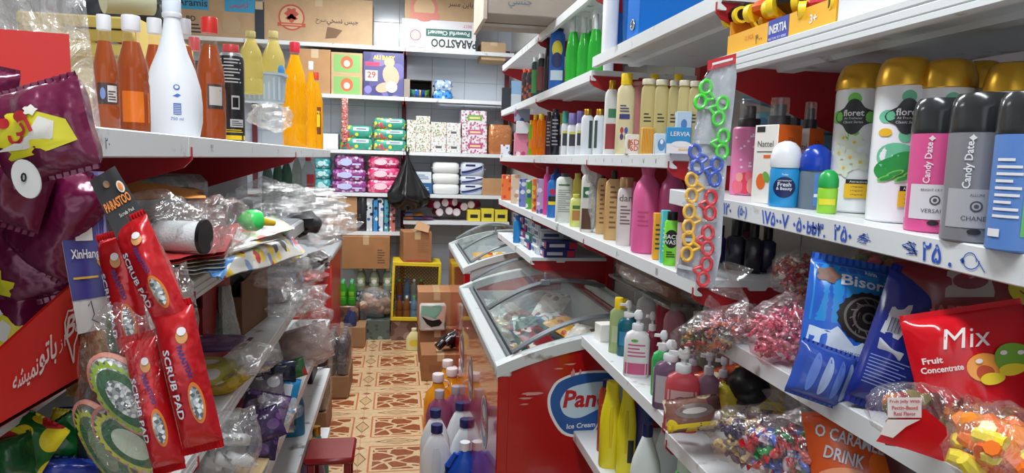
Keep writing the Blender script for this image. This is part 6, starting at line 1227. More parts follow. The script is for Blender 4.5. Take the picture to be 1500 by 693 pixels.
# spool in its bag
c = pt(264, 346, 1.06); r = root('thread_spool', 'spool of white thread with black end caps', 'thread', c, (0, 0, math.atan2(*(pt(300, 344, 1.06)-c).yx))); q = MB()
q.tube([(x, 0, 0) for x in (-.034, -.03, -.015, 0, .015, .03, .034)], [.022, .0235, .024, .0245, .024, .0235, .022], 22); q.build('thread', P((222, 224, 226), .7, 0, .6, 260), r)
for s in (-1, 1): q = MB(); q.tube([(s*.034, 0, 0), (s*.040, 0, 0)], .027, 20); q.build('end_cap', BLACK, r)
def film_blob(lab, px, py, d, rx, ry, rz_, seed, haze=.15, nz=.35, name='plastic_bag', g=None, tilt=(0, 0, 0), kg=.3):
    r = root(name, lab, 'bag', pt(px, py, d), tilt, g); q = MB(); q.ell((0, 0, 0), rx, ry, rz_, 26, 16, 0, nz, seed); q.build('film', FILM(haze*.55, rough=.07, k_gloss=kg, bs=[14, 22, 30][seed % 3]), r, sharp=80); return r
film_blob('clear bag around the spool of thread', 262, 338, 1.10, .075, .05, .04, 3, .1)
film_blob('clear bag with dark stationery beside the spool', 215, 315, 1.05, .07, .06, .035, 6, .22)
film_blob('empty clear bag between the spool and the green-tipped toy', 322, 330, 1.2, .05, .10, .05, 8)
q = MB(); c = pt(366, 323, 1.3); r = root('toy_squirter', 'bright green bulb toy with yellow tail on the newspapers', 'toy', c, (0, 0, .5)); q.loft([(-.022, .016, .016, 2), (-.012, .021, .021, 2), (.006, .020, .020, 2), (.016, .012, .012, 2), (.022, .004, .004, 2)], 16); o = q.build('bulb', P((70, 230, 110), .3), r); o.rotation_euler = (0, -PI/2, 0)
q = MB(); q.tube([(.015, 0, 0), (.03, .005, -.004), (.05, .012, -.008)], [.010, .008, .006], 10); q.build('tail', P((236, 200, 50), .35), r)
q = MB(); S = None; bx0 = pt(412, 322, 1.75); o = root('white_box', 'low white tray box near the gondola\'s middle bracket', 'box', (bx0.x-.03, bx0.y, zq)); q.box(-.09, .07, -.16, .14, 0, .035, .004); q.build('box', P((206, 208, 210), .45), o); q = MB(); q.box(-.08, .06, -.15, .13, .035, .037); q.build('lid', P((170, 176, 182), .4), o)
for i, (px, py, c) in enumerate(((434, 331, (26, 26, 30)), (446, 326, (34, 32, 38)))):
    q = MB(); q.ell((0, 0, 0), .05, .08, .03, 14, 9, 0, .35, i); o = q.build('black_bundle', P(c, .6)); o.location = pt(px, py, 1.95); tag(o, 'black cloth bundle by the white tray, ' + ['nearer', 'farther'][i], 'cloth', 'black cloth bundles')
for i, (px, py, d, a, b, c, s, hz) in enumerate(((452, 305, 2.2, .11, .16, .035, 11, .4), (478, 325, 2.7, .12, .2, .055, 12, .4), (400, 292, 1.9, .10, .2, .05, 13, .25), (470, 345, 2.9, .09, .2, .04, 14, .45), (440, 290, 2.3, .14, .2, .03, 15, .3))):
    film_blob('shiny crumpled clear bag, %s' % ['over the white tray', 'spilling past the gondola end', 'in front of the clear cups', 'lowest, above the red chest', 'beneath the clear bottles'][i], px, py, d, a, b, c, s, hz, .5, g='shiny bags on the newspaper shelf', kg=.28)
# clear cups and bottles at the back of the shelf
for i in range(3):
    p = pt(275+48*i, 262, 1.45+.18*i); r = root('cup_pack', 'film pack of clear plastic cups, %s' % ['first by the perforated panel', 'second', 'third'][i], 'cups', (-.60, p.y, zq), (0, 0, 0), 'packs of clear cups')
    q = MB(); q.box(-.08, .08, -.13, .13, 0, .15, .02); q.build('film', FILM(.22, (225, 228, 226), k_gloss=.16, bs=10), r)
    for k in range(3):
        q = MB(); q.loft([(0, .025, .025, 2), (.13, .037, .037, 2)], 16, 0, .0, -.08+.08*k); q.build('cup', FILM(.30, (210, 214, 210), k_gloss=.1, bs=5, bd=.001), r)
for i, (a, b, yt, c, cp, X) in enumerate(((441, 462, 228, (226, 230, 230), (210, 50, 60), -.40), (428, 442, 222, (206, 216, 206), (230, 180, 60), -.46), (412, 428, 226, (130, 160, 140), (60, 130, 80), -.44), (400, 414, 226, (130, 160, 140), (60, 130, 80), -.47), (384, 400, 230, (150, 170, 160), (70, 90, 100), -.48))):
    lx('clear_bottle', 'clear bottle with %s cap behind the shiny bags%s' % (['red', 'yellow', 'green', 'green', 'grey'][i], ['', '', ', first of two', ', second of two', ''][i]), 'bottle', a, b, yt, X, zq, sh_water(LIQ(c, .6), P(cp, .4)), 'clear bottles under the top shelf', art_words(('r', -.1, .46, .25, .6, 0)) if i == 0 else None, [P((206, 60, 70), .5)])
# ------------------------------------------------------------------ shelf z 1.05
za_ = 1.0515
def open_box(name, lab, x0, x1, y0, y1, z, h, mat, inner, flap=None, rz=0, art=None, am=None):
    cx, cy = (x0+x1)/2, (y0+y1)/2; w, d = (x1-x0), (y1-y0); r = root(name, lab, 'box', (cx, cy, z), (0, 0, rz)); q = MB(); t = .004
    q.box(-w/2, w/2, -d/2, d/2, 0, t); q.box(-w/2, w/2, -d/2, -d/2+t, t, h*.72); q.box(-w/2, w/2, d/2-t, d/2, t, h); q.box(-w/2, -w/2+t, -d/2+t, d/2-t, t, h); q.box(w/2-t, w/2, -d/2+t, d/2-t, t, h); q.build('box', mat, r)
    q = MB(); q.box(-w/2+t, w/2-t, -d/2+t, d/2-t, t, t*1.5); q.build('lining', inner, r)
    q = MB(); q.add([(w/2, -d/2, h), (w/2, d/2, h), (w/2+.03, d/2, h+.035), (w/2+.03, -d/2, h+.035)], [(0, 1, 2, 3)]); q.add([(w/2+.002, -d/2, h), (w/2+.002, d/2, h), (w/2+.032, d/2, h+.033), (w/2+.032, -d/2, h+.033)], [(3, 2, 1, 0)]); q.build('flap', flap or mat, r)
    if art: q = MB(); art(q, flat((0, -d/2, 0), (1, 0, 0), (0, 0, 1)), w, h); q.build('printed_face', am, r)
    return r
open_box('red_box', 'open red carton with grey band and black inside under the newspapers', -.57, -.42, 1.62, 1.78, za_, .20, P((150, 24, 24), .45), BLACK, None, -.15, art_words(('r', -.5, .5, .22, .40, 0), ('r', -.5, .5, .205, .22, 1), ('r', -.5, .5, .40, .415, 1), ('r', .28, .40, .58, .70, 2)), [P((104, 100, 96), .5), P((200, 190, 180), .5), P((170, 140, 60), .5)])
open_box('brown_box', 'open brown box of green sachets under the newspapers', -.60, -.40, 1.92, 2.16, za_, .15, CARD((140, 100, 70)), CARD((110, 80, 56)), None, -.1)
for i in range(6): pouch('sachet', '%s sachet in the open brown box, %s' % (['green', 'dark red', 'green', 'white', 'green', 'crimson'][i], ['first', 'second', 'third', 'fourth', 'fifth', 'last'][i]), 'sachet', (-.57+.028*i, 2.0+.02*(i % 3), za_+.10+.012*(i % 2)), .10, .12, .010, FOIL([(20, 110, 60), (130, 30, 40), (30, 120, 70), (200, 206, 200), (20, 90, 50), (150, 30, 60)][i]), .4*i, .5, .6, 'sachets in the open brown box', None, None, i, res=(8, 8))
for i in range(3): paper('plastic_sleeve', 'clear plastic sleeve leaning on the brown box, %s' % ['first', 'second', 'third'][i], 'sleeve', (pt(316+5*i, 500, 1.62), pt(345+5*i, 500, 1.7), pt(328+5*i, 418, 1.7), pt(316+5*i, 420, 1.62)), FILM(.35, (200, 214, 200), k_gloss=.2), .003, i, None, None, 'clear sleeves by the brown box')
for i, (c, cs, z_, w_, lab) in enumerate((((190, 150, 40), [(220, 190, 70), (150, 170, 200), (200, 160, 160)], 0, .21, 'yellow pack of cleaning cloths, lower, by the shelf edge'), ((170, 160, 60), [(200, 190, 190), (150, 120, 140)], .034, .19, 'yellow and lilac pack of sponges lying in front of the red box'), ((100, 70, 110), [(80, 60, 90), (130, 100, 140)], .066, .22, 'flat purple cloth lying on the yellow packs'))):
    softpack('cloth_pack', lab, 'pack', (-.425-.02*(i == 2), 1.50-.05*(i == 1)+.08*(i == 2), za_+z_), w_, .12, .032 if i < 2 else .014, PRINT(c, cs, 22, .42, seed=i, foil=True), -.25+.1*i, None, None, None, i)
film_blob('crinkled film over the yellow cloth packs', 370, 525, 1.42, .05, .05, .03, 21, .12)
for i in range(4):
    paper('magazine', 'magazine sticking out by the gondola end, %s' % ['lowest', 'second', 'third', 'top'][i], 'magazine', (pt(452+3*i, 402-6*i, 2.95), pt(483, 392-5*i, 3.25), pt(474, 374-3*i, 3.4), pt(440+3*i, 384-4*i, 3.1)), PRINT([(196, 190, 180), (60, 56, 60), (190, 190, 186), (150, 140, 130)][i], [(220, 220, 216), (160, 60, 60), (40, 40, 44)], 20, .5, seed=i), .006, i, None, None, 'magazines at the gondola end', .006)
for i, (px, py, d, a, b, c, cc, lab) in enumerate(((452, 408, 2.7, .07, .10, .03, (200, 70, 50), 'red crumpled wrapper by the magazines'),)):
    q = MB(); q.ell((0, 0, 0), a, b, c, 14, 10, 0, .4, i); o = q.build('wrapper', FOIL(cc)); o.location = pt(px, py, d); tag(o, lab, 'wrapper')
for i, (px, py, d, a, b, c, hz) in enumerate(((425, 400, 2.2, .09, .12, .055, .12), (440, 436, 2.4, .09, .12, .04, .35), (405, 395, 1.9, .08, .1, .05, .08), (420, 445, 2.1, .08, .08, .035, .3))):
    film_blob('crumpled clear bag, %s' % ['over the brown box end', 'bluish heap by the red bracket', 'hanging under the newspapers', 'nearest the shelf edge by the brown box'][i], px, py, d, a, b, c, 30+i, hz, .5, g='crumpled bags around the brown box')
for i in range(3): softpack('cloth_pack', '%s soft pack under the clear bags, %s' % (['white', 'pale blue', 'grey-green'][i], ['by the brown box', 'middle', 'by the magazines'][i]), 'pack', (-.45, 2.42+.24*i, za_), .19, .2, .06, PRINT([(206, 208, 212), (150, 166, 196), (150, 160, 150)][i], [(226, 226, 230), (110, 120, 150)], 14, .4, seed=i), .1*i, 'soft packs under clear bags', seed=i)
# ------------------------------------------------------------------ shelf z .72
zc_ = .7215
film_blob('big clear bag of white wrapped goods hanging near the shelf edge', 330, 655, 1.30, .066, .06, .078, 40, .22, .25, tilt=(0, .5, 0))
for i in range(7): 
    softpack('white_pack', 'white folded pack inside the big clear bag, %s' % ['first', 'second', 'third', 'fourth', 'fifth', 'sixth', 'last'][i], 'pack', pt(308+(i % 3)*20, 680-(i//3)*28, 1.34), .05, .04, .020, P((216, 218, 220), .5), .3*i, 'white packs in the big clear bag', seed=i, tilt=(0, .5))
for i, (px, py, d, w_, h_, c, cs, ro, lab) in enumerate(((378, 575, 1.75, .13, .07, (120, 110, 120), [(190, 190, 196), (90, 80, 100), (160, 60, 70)], -8, 'silvery patterned foil packet'), (388, 600, 1.7, .11, .08, (70, 50, 90), [(110, 80, 140), (190, 190, 200)], 15, 'dark purple foil packet'), (385, 625, 1.6, .09, .07, (60, 40, 80), [(180, 180, 190), (100, 70, 120)], -20, 'purple foil bag in clear wrap'),
        (420, 578, 2.0, .065, .09, (40, 150, 210), [(200, 220, 236), (30, 90, 160)], 12, 'bright blue wafer packet'), (398, 618, 1.8, .07, .06, (150, 160, 170), [(210, 214, 220), (100, 110, 130)], 30, 'silver foil packet below the blue wafer'), (385, 648, 1.60, .07, .07, (50, 36, 70), [(90, 60, 110)], 10, 'crumpled violet packet near the brown card'),
        (400, 545, 2.0, .13, .06, (34, 40, 66), [(60, 70, 110), (20, 24, 40)], 0, 'navy packet under the shelf shadow'), (432, 540, 2.3, .07, .06, (50, 110, 60), [(190, 60, 60), (60, 60, 110)], -15, 'green and red packet beside the navy one'), (365, 560, 1.9, .10, .05, (60, 56, 66), [(130, 130, 140)], 5, 'grey-black packet at the back of the foil heap'))):
    pouch('snack_packet', lab + ' on the lower gondola shelf', 'snack', pt(px, py, d), w_, h_, .018, PRINT(c, cs, 26, .42, .2, i, True), group='foil packets on the lower gondola shelf', seed=i, M=FMx(ro, .3, -.4), res=(12, 12), wr=.006, art=(lambda mb, S, w, h: rect(mb, S, -.2*w, .2*w, -.1*h, .3*h, 0, .001)) if i == 3 else None, amats=[P((226, 234, 244), .4)])
film_blob('clear wrap over the purple foil packets', 398, 610, 1.68, .06, .05, .05, 44, .08, .5)
for i in range(2): paper('brown_card', 'brown folded card edge under the purple packets, %s' % ['near', 'far'][i], 'card', (pt(340+22*i, 693, 1.4+.05*i), pt(362+22*i, 693, 1.42+.05*i), pt(384+20*i, 655, 1.7), pt(372+20*i, 655, 1.7)), CARD((206, 176, 130)), .002, i, None, None, 'brown folded cards', .003)
film_blob('large hazy clear sack bulging over the gondola edge', 452, 502, 2.75, .10, .14, .08, 50, .30, .35)
film_blob('hazy clear bag above the sack, by the red bracket', 462, 468, 3.0, .07, .12, .06, 52, .25, .4)
pouch('pink_packet', 'pale pink packet inside the hazy sack', 'packet', pt(448, 505, 2.8), .20, .14, .04, P((200, 170, 160), .5), M=FMx(-15, .3, -.3), seed=3)
# ------------------------------------------------------------------ shelf z .465 and below
zd_ = .4665
p = pt(425, 650, 1.95); p = Vector((-.40, sY(425, -.40, .55), zd_))
b = bottle('detergent_jug', 'teal-blue detergent jug lying low under the blue wafer packet', 'jug', p, .11, .09, .23, sh_jug(P((40, 130, 170), .3), P((60, 120, 170), .3)), face(p), None, art_words(('r', -.4, .2, .2, .5, 0), ('d', -.1, .35, .2, .1, 1)), [P((20, 80, 70), .4), P((70, 150, 90), .4)])
q = MB(); q.box(-.012, .012, -.11, .11, 0, .26, .003); o = q.build('black_folder', P((34, 34, 38), .5)); o.location = (-.40, sY(458, -.40, .6), zd_); tag(o, 'black folder standing on the low gondola shelf', 'folder')
p = Vector((-.39, sY(468, -.39, .55), zd_)); bottle('dark_jar', 'dark jar with brown label beyond the black folder', 'jar', p, .09, .09, .11, [('body', P((50, 44, 50), .3), 2, [(0, .95), (.05, 1), (.8, 1), (.86, .9)]), cap_(BLACK, .86, 1, .9)], face(p), None, art_words(('r', -.4, .4, .3, .6, 0)), [P((120, 80, 60), .5)])
for i, (px, py, c, lab) in enumerate(((462, 640, (190, 160, 190), 'mauve softener bottle with gold cap'), (471, 628, (70, 150, 140), 'teal softener bottle with gold cap'))):
    Y = 2.66+.13*i; p = Vector((-.318, Y, .1515)); bottle('softener_bottle', lab + ' below the low gondola shelf', 'bottle', p, .10, .08, .29, sh_jug(P(c, .3), GOLD), 0, None)
# red plastic stool
p = atZ(500, 640, .45); r = root('plastic_stool', 'dark red plastic stool between the gondola and the floor bottles', 'stool', (p.x-.03, p.y-.10, 0)); RS = P((130, 14, 20), .35)
q = MB(); q.box(-.09, .09, -.10, .10, .425, .45, .008); q.build('seat', RS, r)
for sx in (-1, 1):
    for sy in (-1, 1): q = MB(); q.box(sx*.065-.012, sx*.065+.012, sy*.075-.012, sy*.075+.012, .0, .425, .003); q.build('leg', RS, r)
q = MB(); q.box(-.075, .075, -.088, -.082, .0, .33); q.build('skirt', RS, r)
# chest on the floor beyond the gondola
r = root('chest_freezer', 'red chest with pale top beyond the gondola end', 'freezer', (-.66, 5.25, 0)); q = MB(); q.box(-.21, .21, -.40, .40, .05, .82, .01); q.build('cabinet', P((176, 40, 34), .35), r); q = MB(); q.box(-.22, .22, -.41, .41, .82, .865, .01); q.build('lid', P((170, 176, 180), .4), r); q = MB(); q.box(-.18, .18, -.36, .36, 0, .05); q.build('base', BLACK, r)
# dark bottle packs
for k, (x0, y0, n) in enumerate(((-.535, 4.35, (3, 5)), (-.61, 3.72, (3, 4)))):
    r = root('bottle_case', 'brown cardboard case under shrink-wrapped dark bottles, %s' % ['farther', 'nearer'][k], 'box', (x0+.08*n[0]/2, y0+.08*n[1]/2, .0015)); q = MB(); q.box(-.04*n[0], .04*n[0], -.04*n[1], .04*n[1], 0, .145, .004); q.build('case', CARD((150, 110, 76)), r)
    for i in range(n[0]):
        for j in range(n[1]):
            bottle('dark_bottle', 'dark drink bottle in the %s floor pack, %s' % (['farther', 'nearer'][k], 'row %s, %s' % (['one', 'two', 'three', 'four', 'five'][j], ['wall side', 'middle', 'aisle side'][i])), 'bottle', (x0+.04+.079*i, y0+.04+.079*j, .148), .072, .072, .235, sh_water(P((46, 48, 56), .2), P((120, 122, 130), .3)), 0, ['dark bottles in the farther floor pack', 'dark bottles in the nearer floor pack'][k], art_words(('r', -.45, .45, .3, .55, 0)), [P((70, 74, 86), .4)])
    q = MB(); q.box(x0-.004, x0+.08*n[0]+.002, y0-.004, y0+.08*n[1]+.002, .147, .40, .02); tag(q.build('shrink_wrap', FILM(.06, k_gloss=.2, bs=9)), 'clear shrink wrap around the %s dark bottles' % ['farther', 'nearer'][k], 'film')
# ------------------------------------------------------------------ FRONT LEFT hanging goods
MAG = FOIL((112, 22, 66), .22); YEL3 = P((226, 216, 40), .3); CR = P((190, 30, 40), .4)
r = root('chips_display', 'red cardboard chips display tray with white slogan', 'display', pt(50, 520, .6)); o0 = r.location.copy()
def rel(v): return Vector(v)-o0
q = MB(); A, B, Cc, Dd = rel(pt(-60, 655, .50)), rel(pt(116, 553, .64)), rel(pt(113, 410, .64)), rel(pt(-60, 567, .50)); Sx = sheet(q, A, B, Cc, Dd, 10, 6, .0, 0, 0, .003); q.build('front_lip', P((206, 36, 30), .4), r)
Wd, Hd = (B-A).length, (Cc-B).length; S = lambda u, v, off=0: Sx(u/Wd, v/Hd, off)
q = MB()
k = Wd/176.
def U(px): return (px+60)*k
ZH = Hd
q.text(S, '\ufeea\ufeb8\ufef4\ufee4\ufee7', U(26), ZH*.40, .024, 0, .001, bold=.02, w=38*k); q.text(S, '\ufeee\ufe97\ufe8e\ufe91', U(61), ZH*.48, .034, 0, .001, bold=.02, w=29*k); q.text(S, '\ufeaf\ufe8d', U(85), ZH*.47, .015, 0, .001, bold=.0, w=11*k)
hp = [(U(104)+.5*k*x, ZH*.5+.5*k*y) for x, y in ((0, -70), (-12, -30), (-26, 10), (-28, 40), (-16, 62), (0, 55), (14, 66), (30, 60), (34, 30), (20, -5), (4, -30), (0, -70))]
q.stroke(S, hp, .0022, 0, .0012); q.text(S, 'Ba', U(108), ZH*.60, .020, 0, .0014, bold=.02, shear=.25); q.stroke(S, [(U(104), ZH*.82), (U(108), ZH*.9), (U(114), ZH*.93)], .003, 1, .0012)
q.build('slogan_print', [P((230, 210, 206), .5), P((130, 160, 60), .5)], r)
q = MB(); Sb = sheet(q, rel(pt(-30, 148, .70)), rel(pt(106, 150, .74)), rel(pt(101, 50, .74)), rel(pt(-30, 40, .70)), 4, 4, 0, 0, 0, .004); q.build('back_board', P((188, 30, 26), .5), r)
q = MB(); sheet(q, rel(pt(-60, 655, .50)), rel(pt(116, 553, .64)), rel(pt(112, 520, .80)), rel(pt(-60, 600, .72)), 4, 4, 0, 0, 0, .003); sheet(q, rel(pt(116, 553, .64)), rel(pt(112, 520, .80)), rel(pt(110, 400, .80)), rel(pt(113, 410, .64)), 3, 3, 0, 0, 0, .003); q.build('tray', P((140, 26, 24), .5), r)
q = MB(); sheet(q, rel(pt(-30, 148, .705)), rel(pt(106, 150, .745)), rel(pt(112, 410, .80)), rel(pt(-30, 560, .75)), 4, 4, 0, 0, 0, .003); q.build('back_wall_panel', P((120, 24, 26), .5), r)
def chip_art(txt=True, band=(-.42, .42), seed=0):
    def f(mb, S, w, h):
        R = random.Random(seed)
        if seed and not txt:
            x, y = R.uniform(-.3, .2)*w, R.uniform(-.35, .25)*h; mb.poly(S, [(x-.16*w, y-.05*h), (x+.05*w, y-.12*h), (x+.2*w, y), (x+.08*w, y+.06*h), (x+.12*w, y+.15*h), (x-.06*w, y+.10*h)], 0, .0012, 3); return
        pts = [(-.46*w, band[0]*h*.4), (-.2*w, -.30*h), (.2*w, -.28*h), (.44*w, -.22*h), (.40*w, .02*h), (.18*w, .16*h), (-.1*w, .20*h), (-.36*w, .14*h)]
        mb.poly(S, pts, 0, .0012, 4)
        mb.poly(S, [(-.30*w, -.18*h), (.0*w, -.22*h), (.26*w, -.16*h), (.30*w, .02*h), (.20*w, .10*h), (.22*w, .0*h), (.14*w, -.10*h), (-.1*w, -.15*h)], 2, .0018, 3)
        if txt: mb.text(S, '\ufef2\ufe97\ufe8d', .0, -.03*h, h*.32, 1, .0024, bold=.03, maxw=.6*w, rot=.15); mb.disc(S, -.14*w, .10*h, .06*w, .05*w, 1, .0024); mb.disc(S, .06*w, .13*h, .07*w, .05*w, 1, .0024); mb.disc(S, .16*w, .17*h, .045*w, .045*w, 2, .0028, 14, 0, .25, 5)
    return f
AMc = [YEL3, CR, P((226, 224, 214), .4)]
for i, (px, py, d, w_, h_, ro, tx, lab) in enumerate(((66, 192, .52, 150, 130, -12, True, 'maroon chips bag with yellow band and red script, topmost facing out'), (-22, 160, .56, 90, 120, 12, False, 'maroon chips bag squeezed at the frame edge, top'), (14, 262, .58, 120, 130, 20, False, 'maroon chips bag with yellow streak under the top bag'),
        (84, 318, .62, 120, 160, 35, False, 'crumpled maroon chips bag in the middle of the heap'), (30, 368, .64, 130, 150, -15, False, 'maroon chips bag with yellow corner above the red tray'), (88, 420, .74, 110, 130, 10, False, 'maroon chips bag leaning on the hanging cards'), (10, 470, .66, 130, 120, 5, True, 'lowest maroon chips bag, tucked into the red tray'))):
    pouch('chips_bag', lab, 'chips', pt(px, py, d), w_*d/F, h_*d/F, .022, MAG, group='maroon chips bags', art=chip_art(tx, seed=i), amats=AMc, seed=i*3, wr=.010, M=FMx(ro, .15*(i % 3-1), .1), res=(22, 22))
r = root('price_tag', 'round white paper tag with a written zero on the chips', 'tag', pt(38, 262, .50)); q = MB(); S = flat((0, 0, 0), C2W @ Vector((1, 0, 0)), C2W @ Vector((0, 1, 0))); q.disc(S, 0, 0, .010, .015, 0, 0, 24, .4); q.disc(lambda u, v, o: S(u, v, -.001), 0, 0, .010, .015, 0, 0, 24, .4); q.text(S, '0', -.001, .001, .007, 1, .001, bold=.03); q.build('tag', [P((214, 214, 210), .5), BLACK], r)
r = root('plastic_sheet', 'wrinkled clear plastic curtain hanging behind the red board', 'sheet', (0, 0, 0)); q = MB(); sheet(q, pt(-20, 230, .80), pt(152, 222, .86), pt(122, -25, .86), pt(-20, -25, .80), 30, 30, .03, 5); q.build('film', FILM(.42, (250, 246, 244), .2, .22, 12, .03), r, sharp=80)
# cards and scrubbers
r = root('scrubber_card', 'blue hanging card of mesh scrubbers, with white picture panel', 'card', (0, 0, 0)); q = MB(); Sc = sheet(q, pt(114, 490, .60), pt(166, 478, .62), pt(152, 252, .62), pt(73, 247, .60), 12, 20, .003, 2, 0, .001); q.build('card', P((206, 204, 200), .5), r, sharp=80)
S = Sc; q = MB(); q.grid(S, 0, 1, .20, 1, 8, 10, 0, .0006); q.poly(S, [(.72, 1), (.88, 1), (.86, .40), (.76, .36)], 1, .001, 4); q.poly(S, [(.88, 1), (1, 1), (1, .5), (.90, .40)], 5, .001, 4); q.poly(S, [(.70, .42), (.84, .36), (.80, .56)], 3, .0012, 3); q.poly(S, [(.82, .36), (1, .36), (1, .56), (.92, .60)], 3, .0012, 3)
q.grid(S, .28, .66, .56, .88, 4, 4, 2, .0016)
Sm = lambda u, v, off=0: S(u/.044, v/.14, off)
q.text(Sm, 'General Purpose', .42*.044, .94*.14, .0036, 3, .0018, bold=.01, w=.024); q.text(Sm, 'XinHang', .45*.044, .47*.14, .0105, 2, .0022, bold=.02, w=.028); rect(q, Sm, .10*.044, .70*.044, .325*.14, .338*.14, 3, .0018)
q.build('printed_face', [P((62, 58, 130), .4), P((110, 110, 170), .4), P((222, 216, 210), .5), P((220, 170, 50), .5), P((60, 130, 190), .5), P((150, 146, 190), .4)], r, sharp=80)
q = MB(); q.stroke(Sm, [(.016, .022), (.020, .026), (.022, .014), (.018, .010), (.026, .006)], .0010, 0, .0012); q.build('pen_mark', DARK, r)
def pad(px, py, d, rl, rs, ro, lab, coll, mid, base_):
    r = root('scouring_pad', lab, 'scrubber', pt(px, py, d), (0, 0, 0), 'oval scouring pads in the clear bag'); r.matrix_world = Matrix.Translation(pt(px, py, d)) @ FMx(ro, .25, 0)
    a, b = rs*d/F, rl*d/F; q = MB(); n = 26; vs = []
    for j, (k, yy) in enumerate(((0, .010), (.7, .011), (.95, .007), (1.0, 0), (.97, -.006), (.75, -.010), (0, -.011))):
        for i in range(n): th = 2*PI*i/n; vs.append((a*k*math.cos(th), yy, b*k*math.sin(th)))
    q.add(vs, [(j*n+i, j*n+(i+1) % n, (j+1)*n+(i+1) % n, (j+1)*n+i) for j in range(6) for i in range(n)]); q.build('pad', base_, r, sharp=70)
    S = lambda u, v, off=0: Vector((u, -.0110-off+.004*((u/a)**2+(v/b)**2), v))
    q = MB(); pts = []
    for i in range(52): th = 2*PI*i/52; k = .96 if i % 2 else .84; pts.append((a*k*math.cos(th), b*k*math.sin(th)))
    q.poly(S, pts, 0, .001, 3); q.poly(S, [(a*.74*math.cos(2*PI*i/40), b*.74*math.sin(2*PI*i/40)) for i in range(40)], 2, .0018, 3); q.poly(S, [(a*.48*math.cos(2*PI*i/32), b*.48*math.sin(2*PI*i/32)) for i in range(32)], 1, .0026, 3)
    q.build('printed_collar', [coll, mid, P((20, 92, 44), .35)], r, sharp=80)
    q = MB(); q.tube([(a*1.01*math.cos(t), .003, b*1.01*math.sin(t)) for t in [2*PI*i/36 for i in range(36)]], .0035, 6, 0, True); q.build('mesh_rim', [P((226, 150, 130), .5), P((196, 206, 190), .5), P((150, 170, 150), .5)][(px+py) % 3], r)
GLIT = PRINT((150, 156, 156), [(226, 230, 226), (90, 96, 100), (190, 196, 196)], 300, .6, .2)
pad(188, 580, .585, 70, 31, -38, 'green-collared scouring pad with glittering silver centre, in front', P((150, 190, 40), .35), GLIT, GLIT)
pad(198, 645, .60, 66, 31, -48, 'pale mesh scouring pad with yellow zigzag collar, below the front one', P((206, 210, 50), .35), P((200, 214, 190), .4), GLIT)
pad(192, 512, .62, 56, 24, -22, 'dark scouring pad behind, seen edge-on above the front one', P((70, 110, 60), .4), P((90, 96, 84), .4), P((120, 150, 130), .4))
pad(158, 655, .63, 74, 22, -30, 'scouring pad half hidden at the bag\'s bottom corner', P((170, 180, 50), .35), P((120, 140, 100), .4), P((60, 80, 70), .4))
r = root('scrubber_bag', 'clear bag holding the oval scouring pads', 'bag', pt(182, 580, .575)); q = MB(); q.ell((0, 0, 0), .036, .024, .078, 26, 18, 0, .2, 5); q.build('film', FILM(.02, rough=.08, k_gloss=.12, bs=30), r, sharp=80)
# bundle behind the bag
for i, (px, py, ro, c) in enumerate(((140, 500, 4, (150, 110, 50)), (150, 610, 0, (60, 70, 60)))):
    pouch('packet', ['ochre packet behind the card\'s torn edge', 'dark green packet behind the scouring pads'][i], 'packet', pt(px, py, .66), .05, .10, .012, FOIL(c), M=FMx(ro), seed=i)
SCR = FOIL((196, 24, 32), .22)
def scrub_art(mb, S, w, h):
    mb.text(S, 'SCRUB PAD', -.22*w, -.02*h, .17*w, 1, .0016, rot=-PI/2, bold=.03, w=.50*h); mb.text(S, 'SCRUB PAD', -.22*w, -.02*h, .17*w, 0, .0022, rot=-PI/2, bold=.02, w=.50*h)
    mb.disc(S, .20*w, -.18*h, .17*w, .15*h, 2, .0012, 24); mb.disc(S, .20*w, -.18*h, .13*w, .12*h, 3, .0018, 24)
    mb.text(S, 'PARASTOO', .16*w, .12*h, .13*w, 1, .0018, rot=-PI/2+.15, bold=.03, w=.24*h); mb.disc(S, .20*w, .30*h, .13*w, .05*h, 4, .0014, 16); mb.disc(S, .22*w, .335*h, .10*w, .03*h, 0, .002, 12)
SAM = [P((226, 222, 226), .5), P((40, 50, 120), .4), P((220, 120, 40), .4), GLIT, P((210, 150, 90), .5)]
for i, (px, py, d, w_, h_, ro, lab) in enumerate(((186, 440, .60, 52, 190, -14, 'red scrub pad packet nearest the black header'), (223, 402, .575, 56, 170, -24, 'red scrub pad packet crossing over in front'), (226, 590, .575, 48, 190, -13, 'red scrub pad packet, lower, beside the scouring pads'), (275, 552, .575, 58, 205, -12, 'red scrub pad packet, lower, nearest the shelf goods'))):
    pouch('scrub_pad_packet', lab, 'scrubber', pt(px, py, d), w_*d/F, h_*d/F, .013, SCR, group='red scrub pad packets', art=scrub_art, amats=SAM, seed=i+5, wr=.004, M=FMx(ro, .1*(i-1.5), 0), res=(14, 26))
r = root('header_card', 'black header card with orange lettering above the scrub packets', 'card', (0, 0, 0)); q = MB(); Sh = sheet(q, pt(172, 352, .57), pt(218, 326, .58), pt(168, 243, .58), pt(131, 265, .57), 8, 8, .001, 3, 0, .001); q.build('card', P((44, 44, 46), .35), r, sharp=80)
S = Sh; q = MB(); Sm = lambda u, v, off=0: S(u/.030, v/.062, off)
q.text(Sm, 'PARASTOO', .5*.030, .50*.062, .0095, 0, .0012, bold=.03, w=.026); q.text(Sm, 'Scrub Pad', .6*.030, .30*.062, .0035, 1, .0012, w=.014); q.disc(Sm, .82*.03, .68*.062, .0035, .006, 1, .0012); q.disc(Sm, .82*.03, .68*.062, .002, .004, 0, .0016); q.disc(Sm, .45*.03, .82*.062, .0032, .0036, 2, .001)
q.build('printed_face', [P((226, 130, 50), .5), P((220, 214, 206), .5), P((120, 90, 60), .6)], r)
film_blob('clear film loop around the red scrub packets', 250, 470, .60, .02, .02, .05, 70, .05, .4)
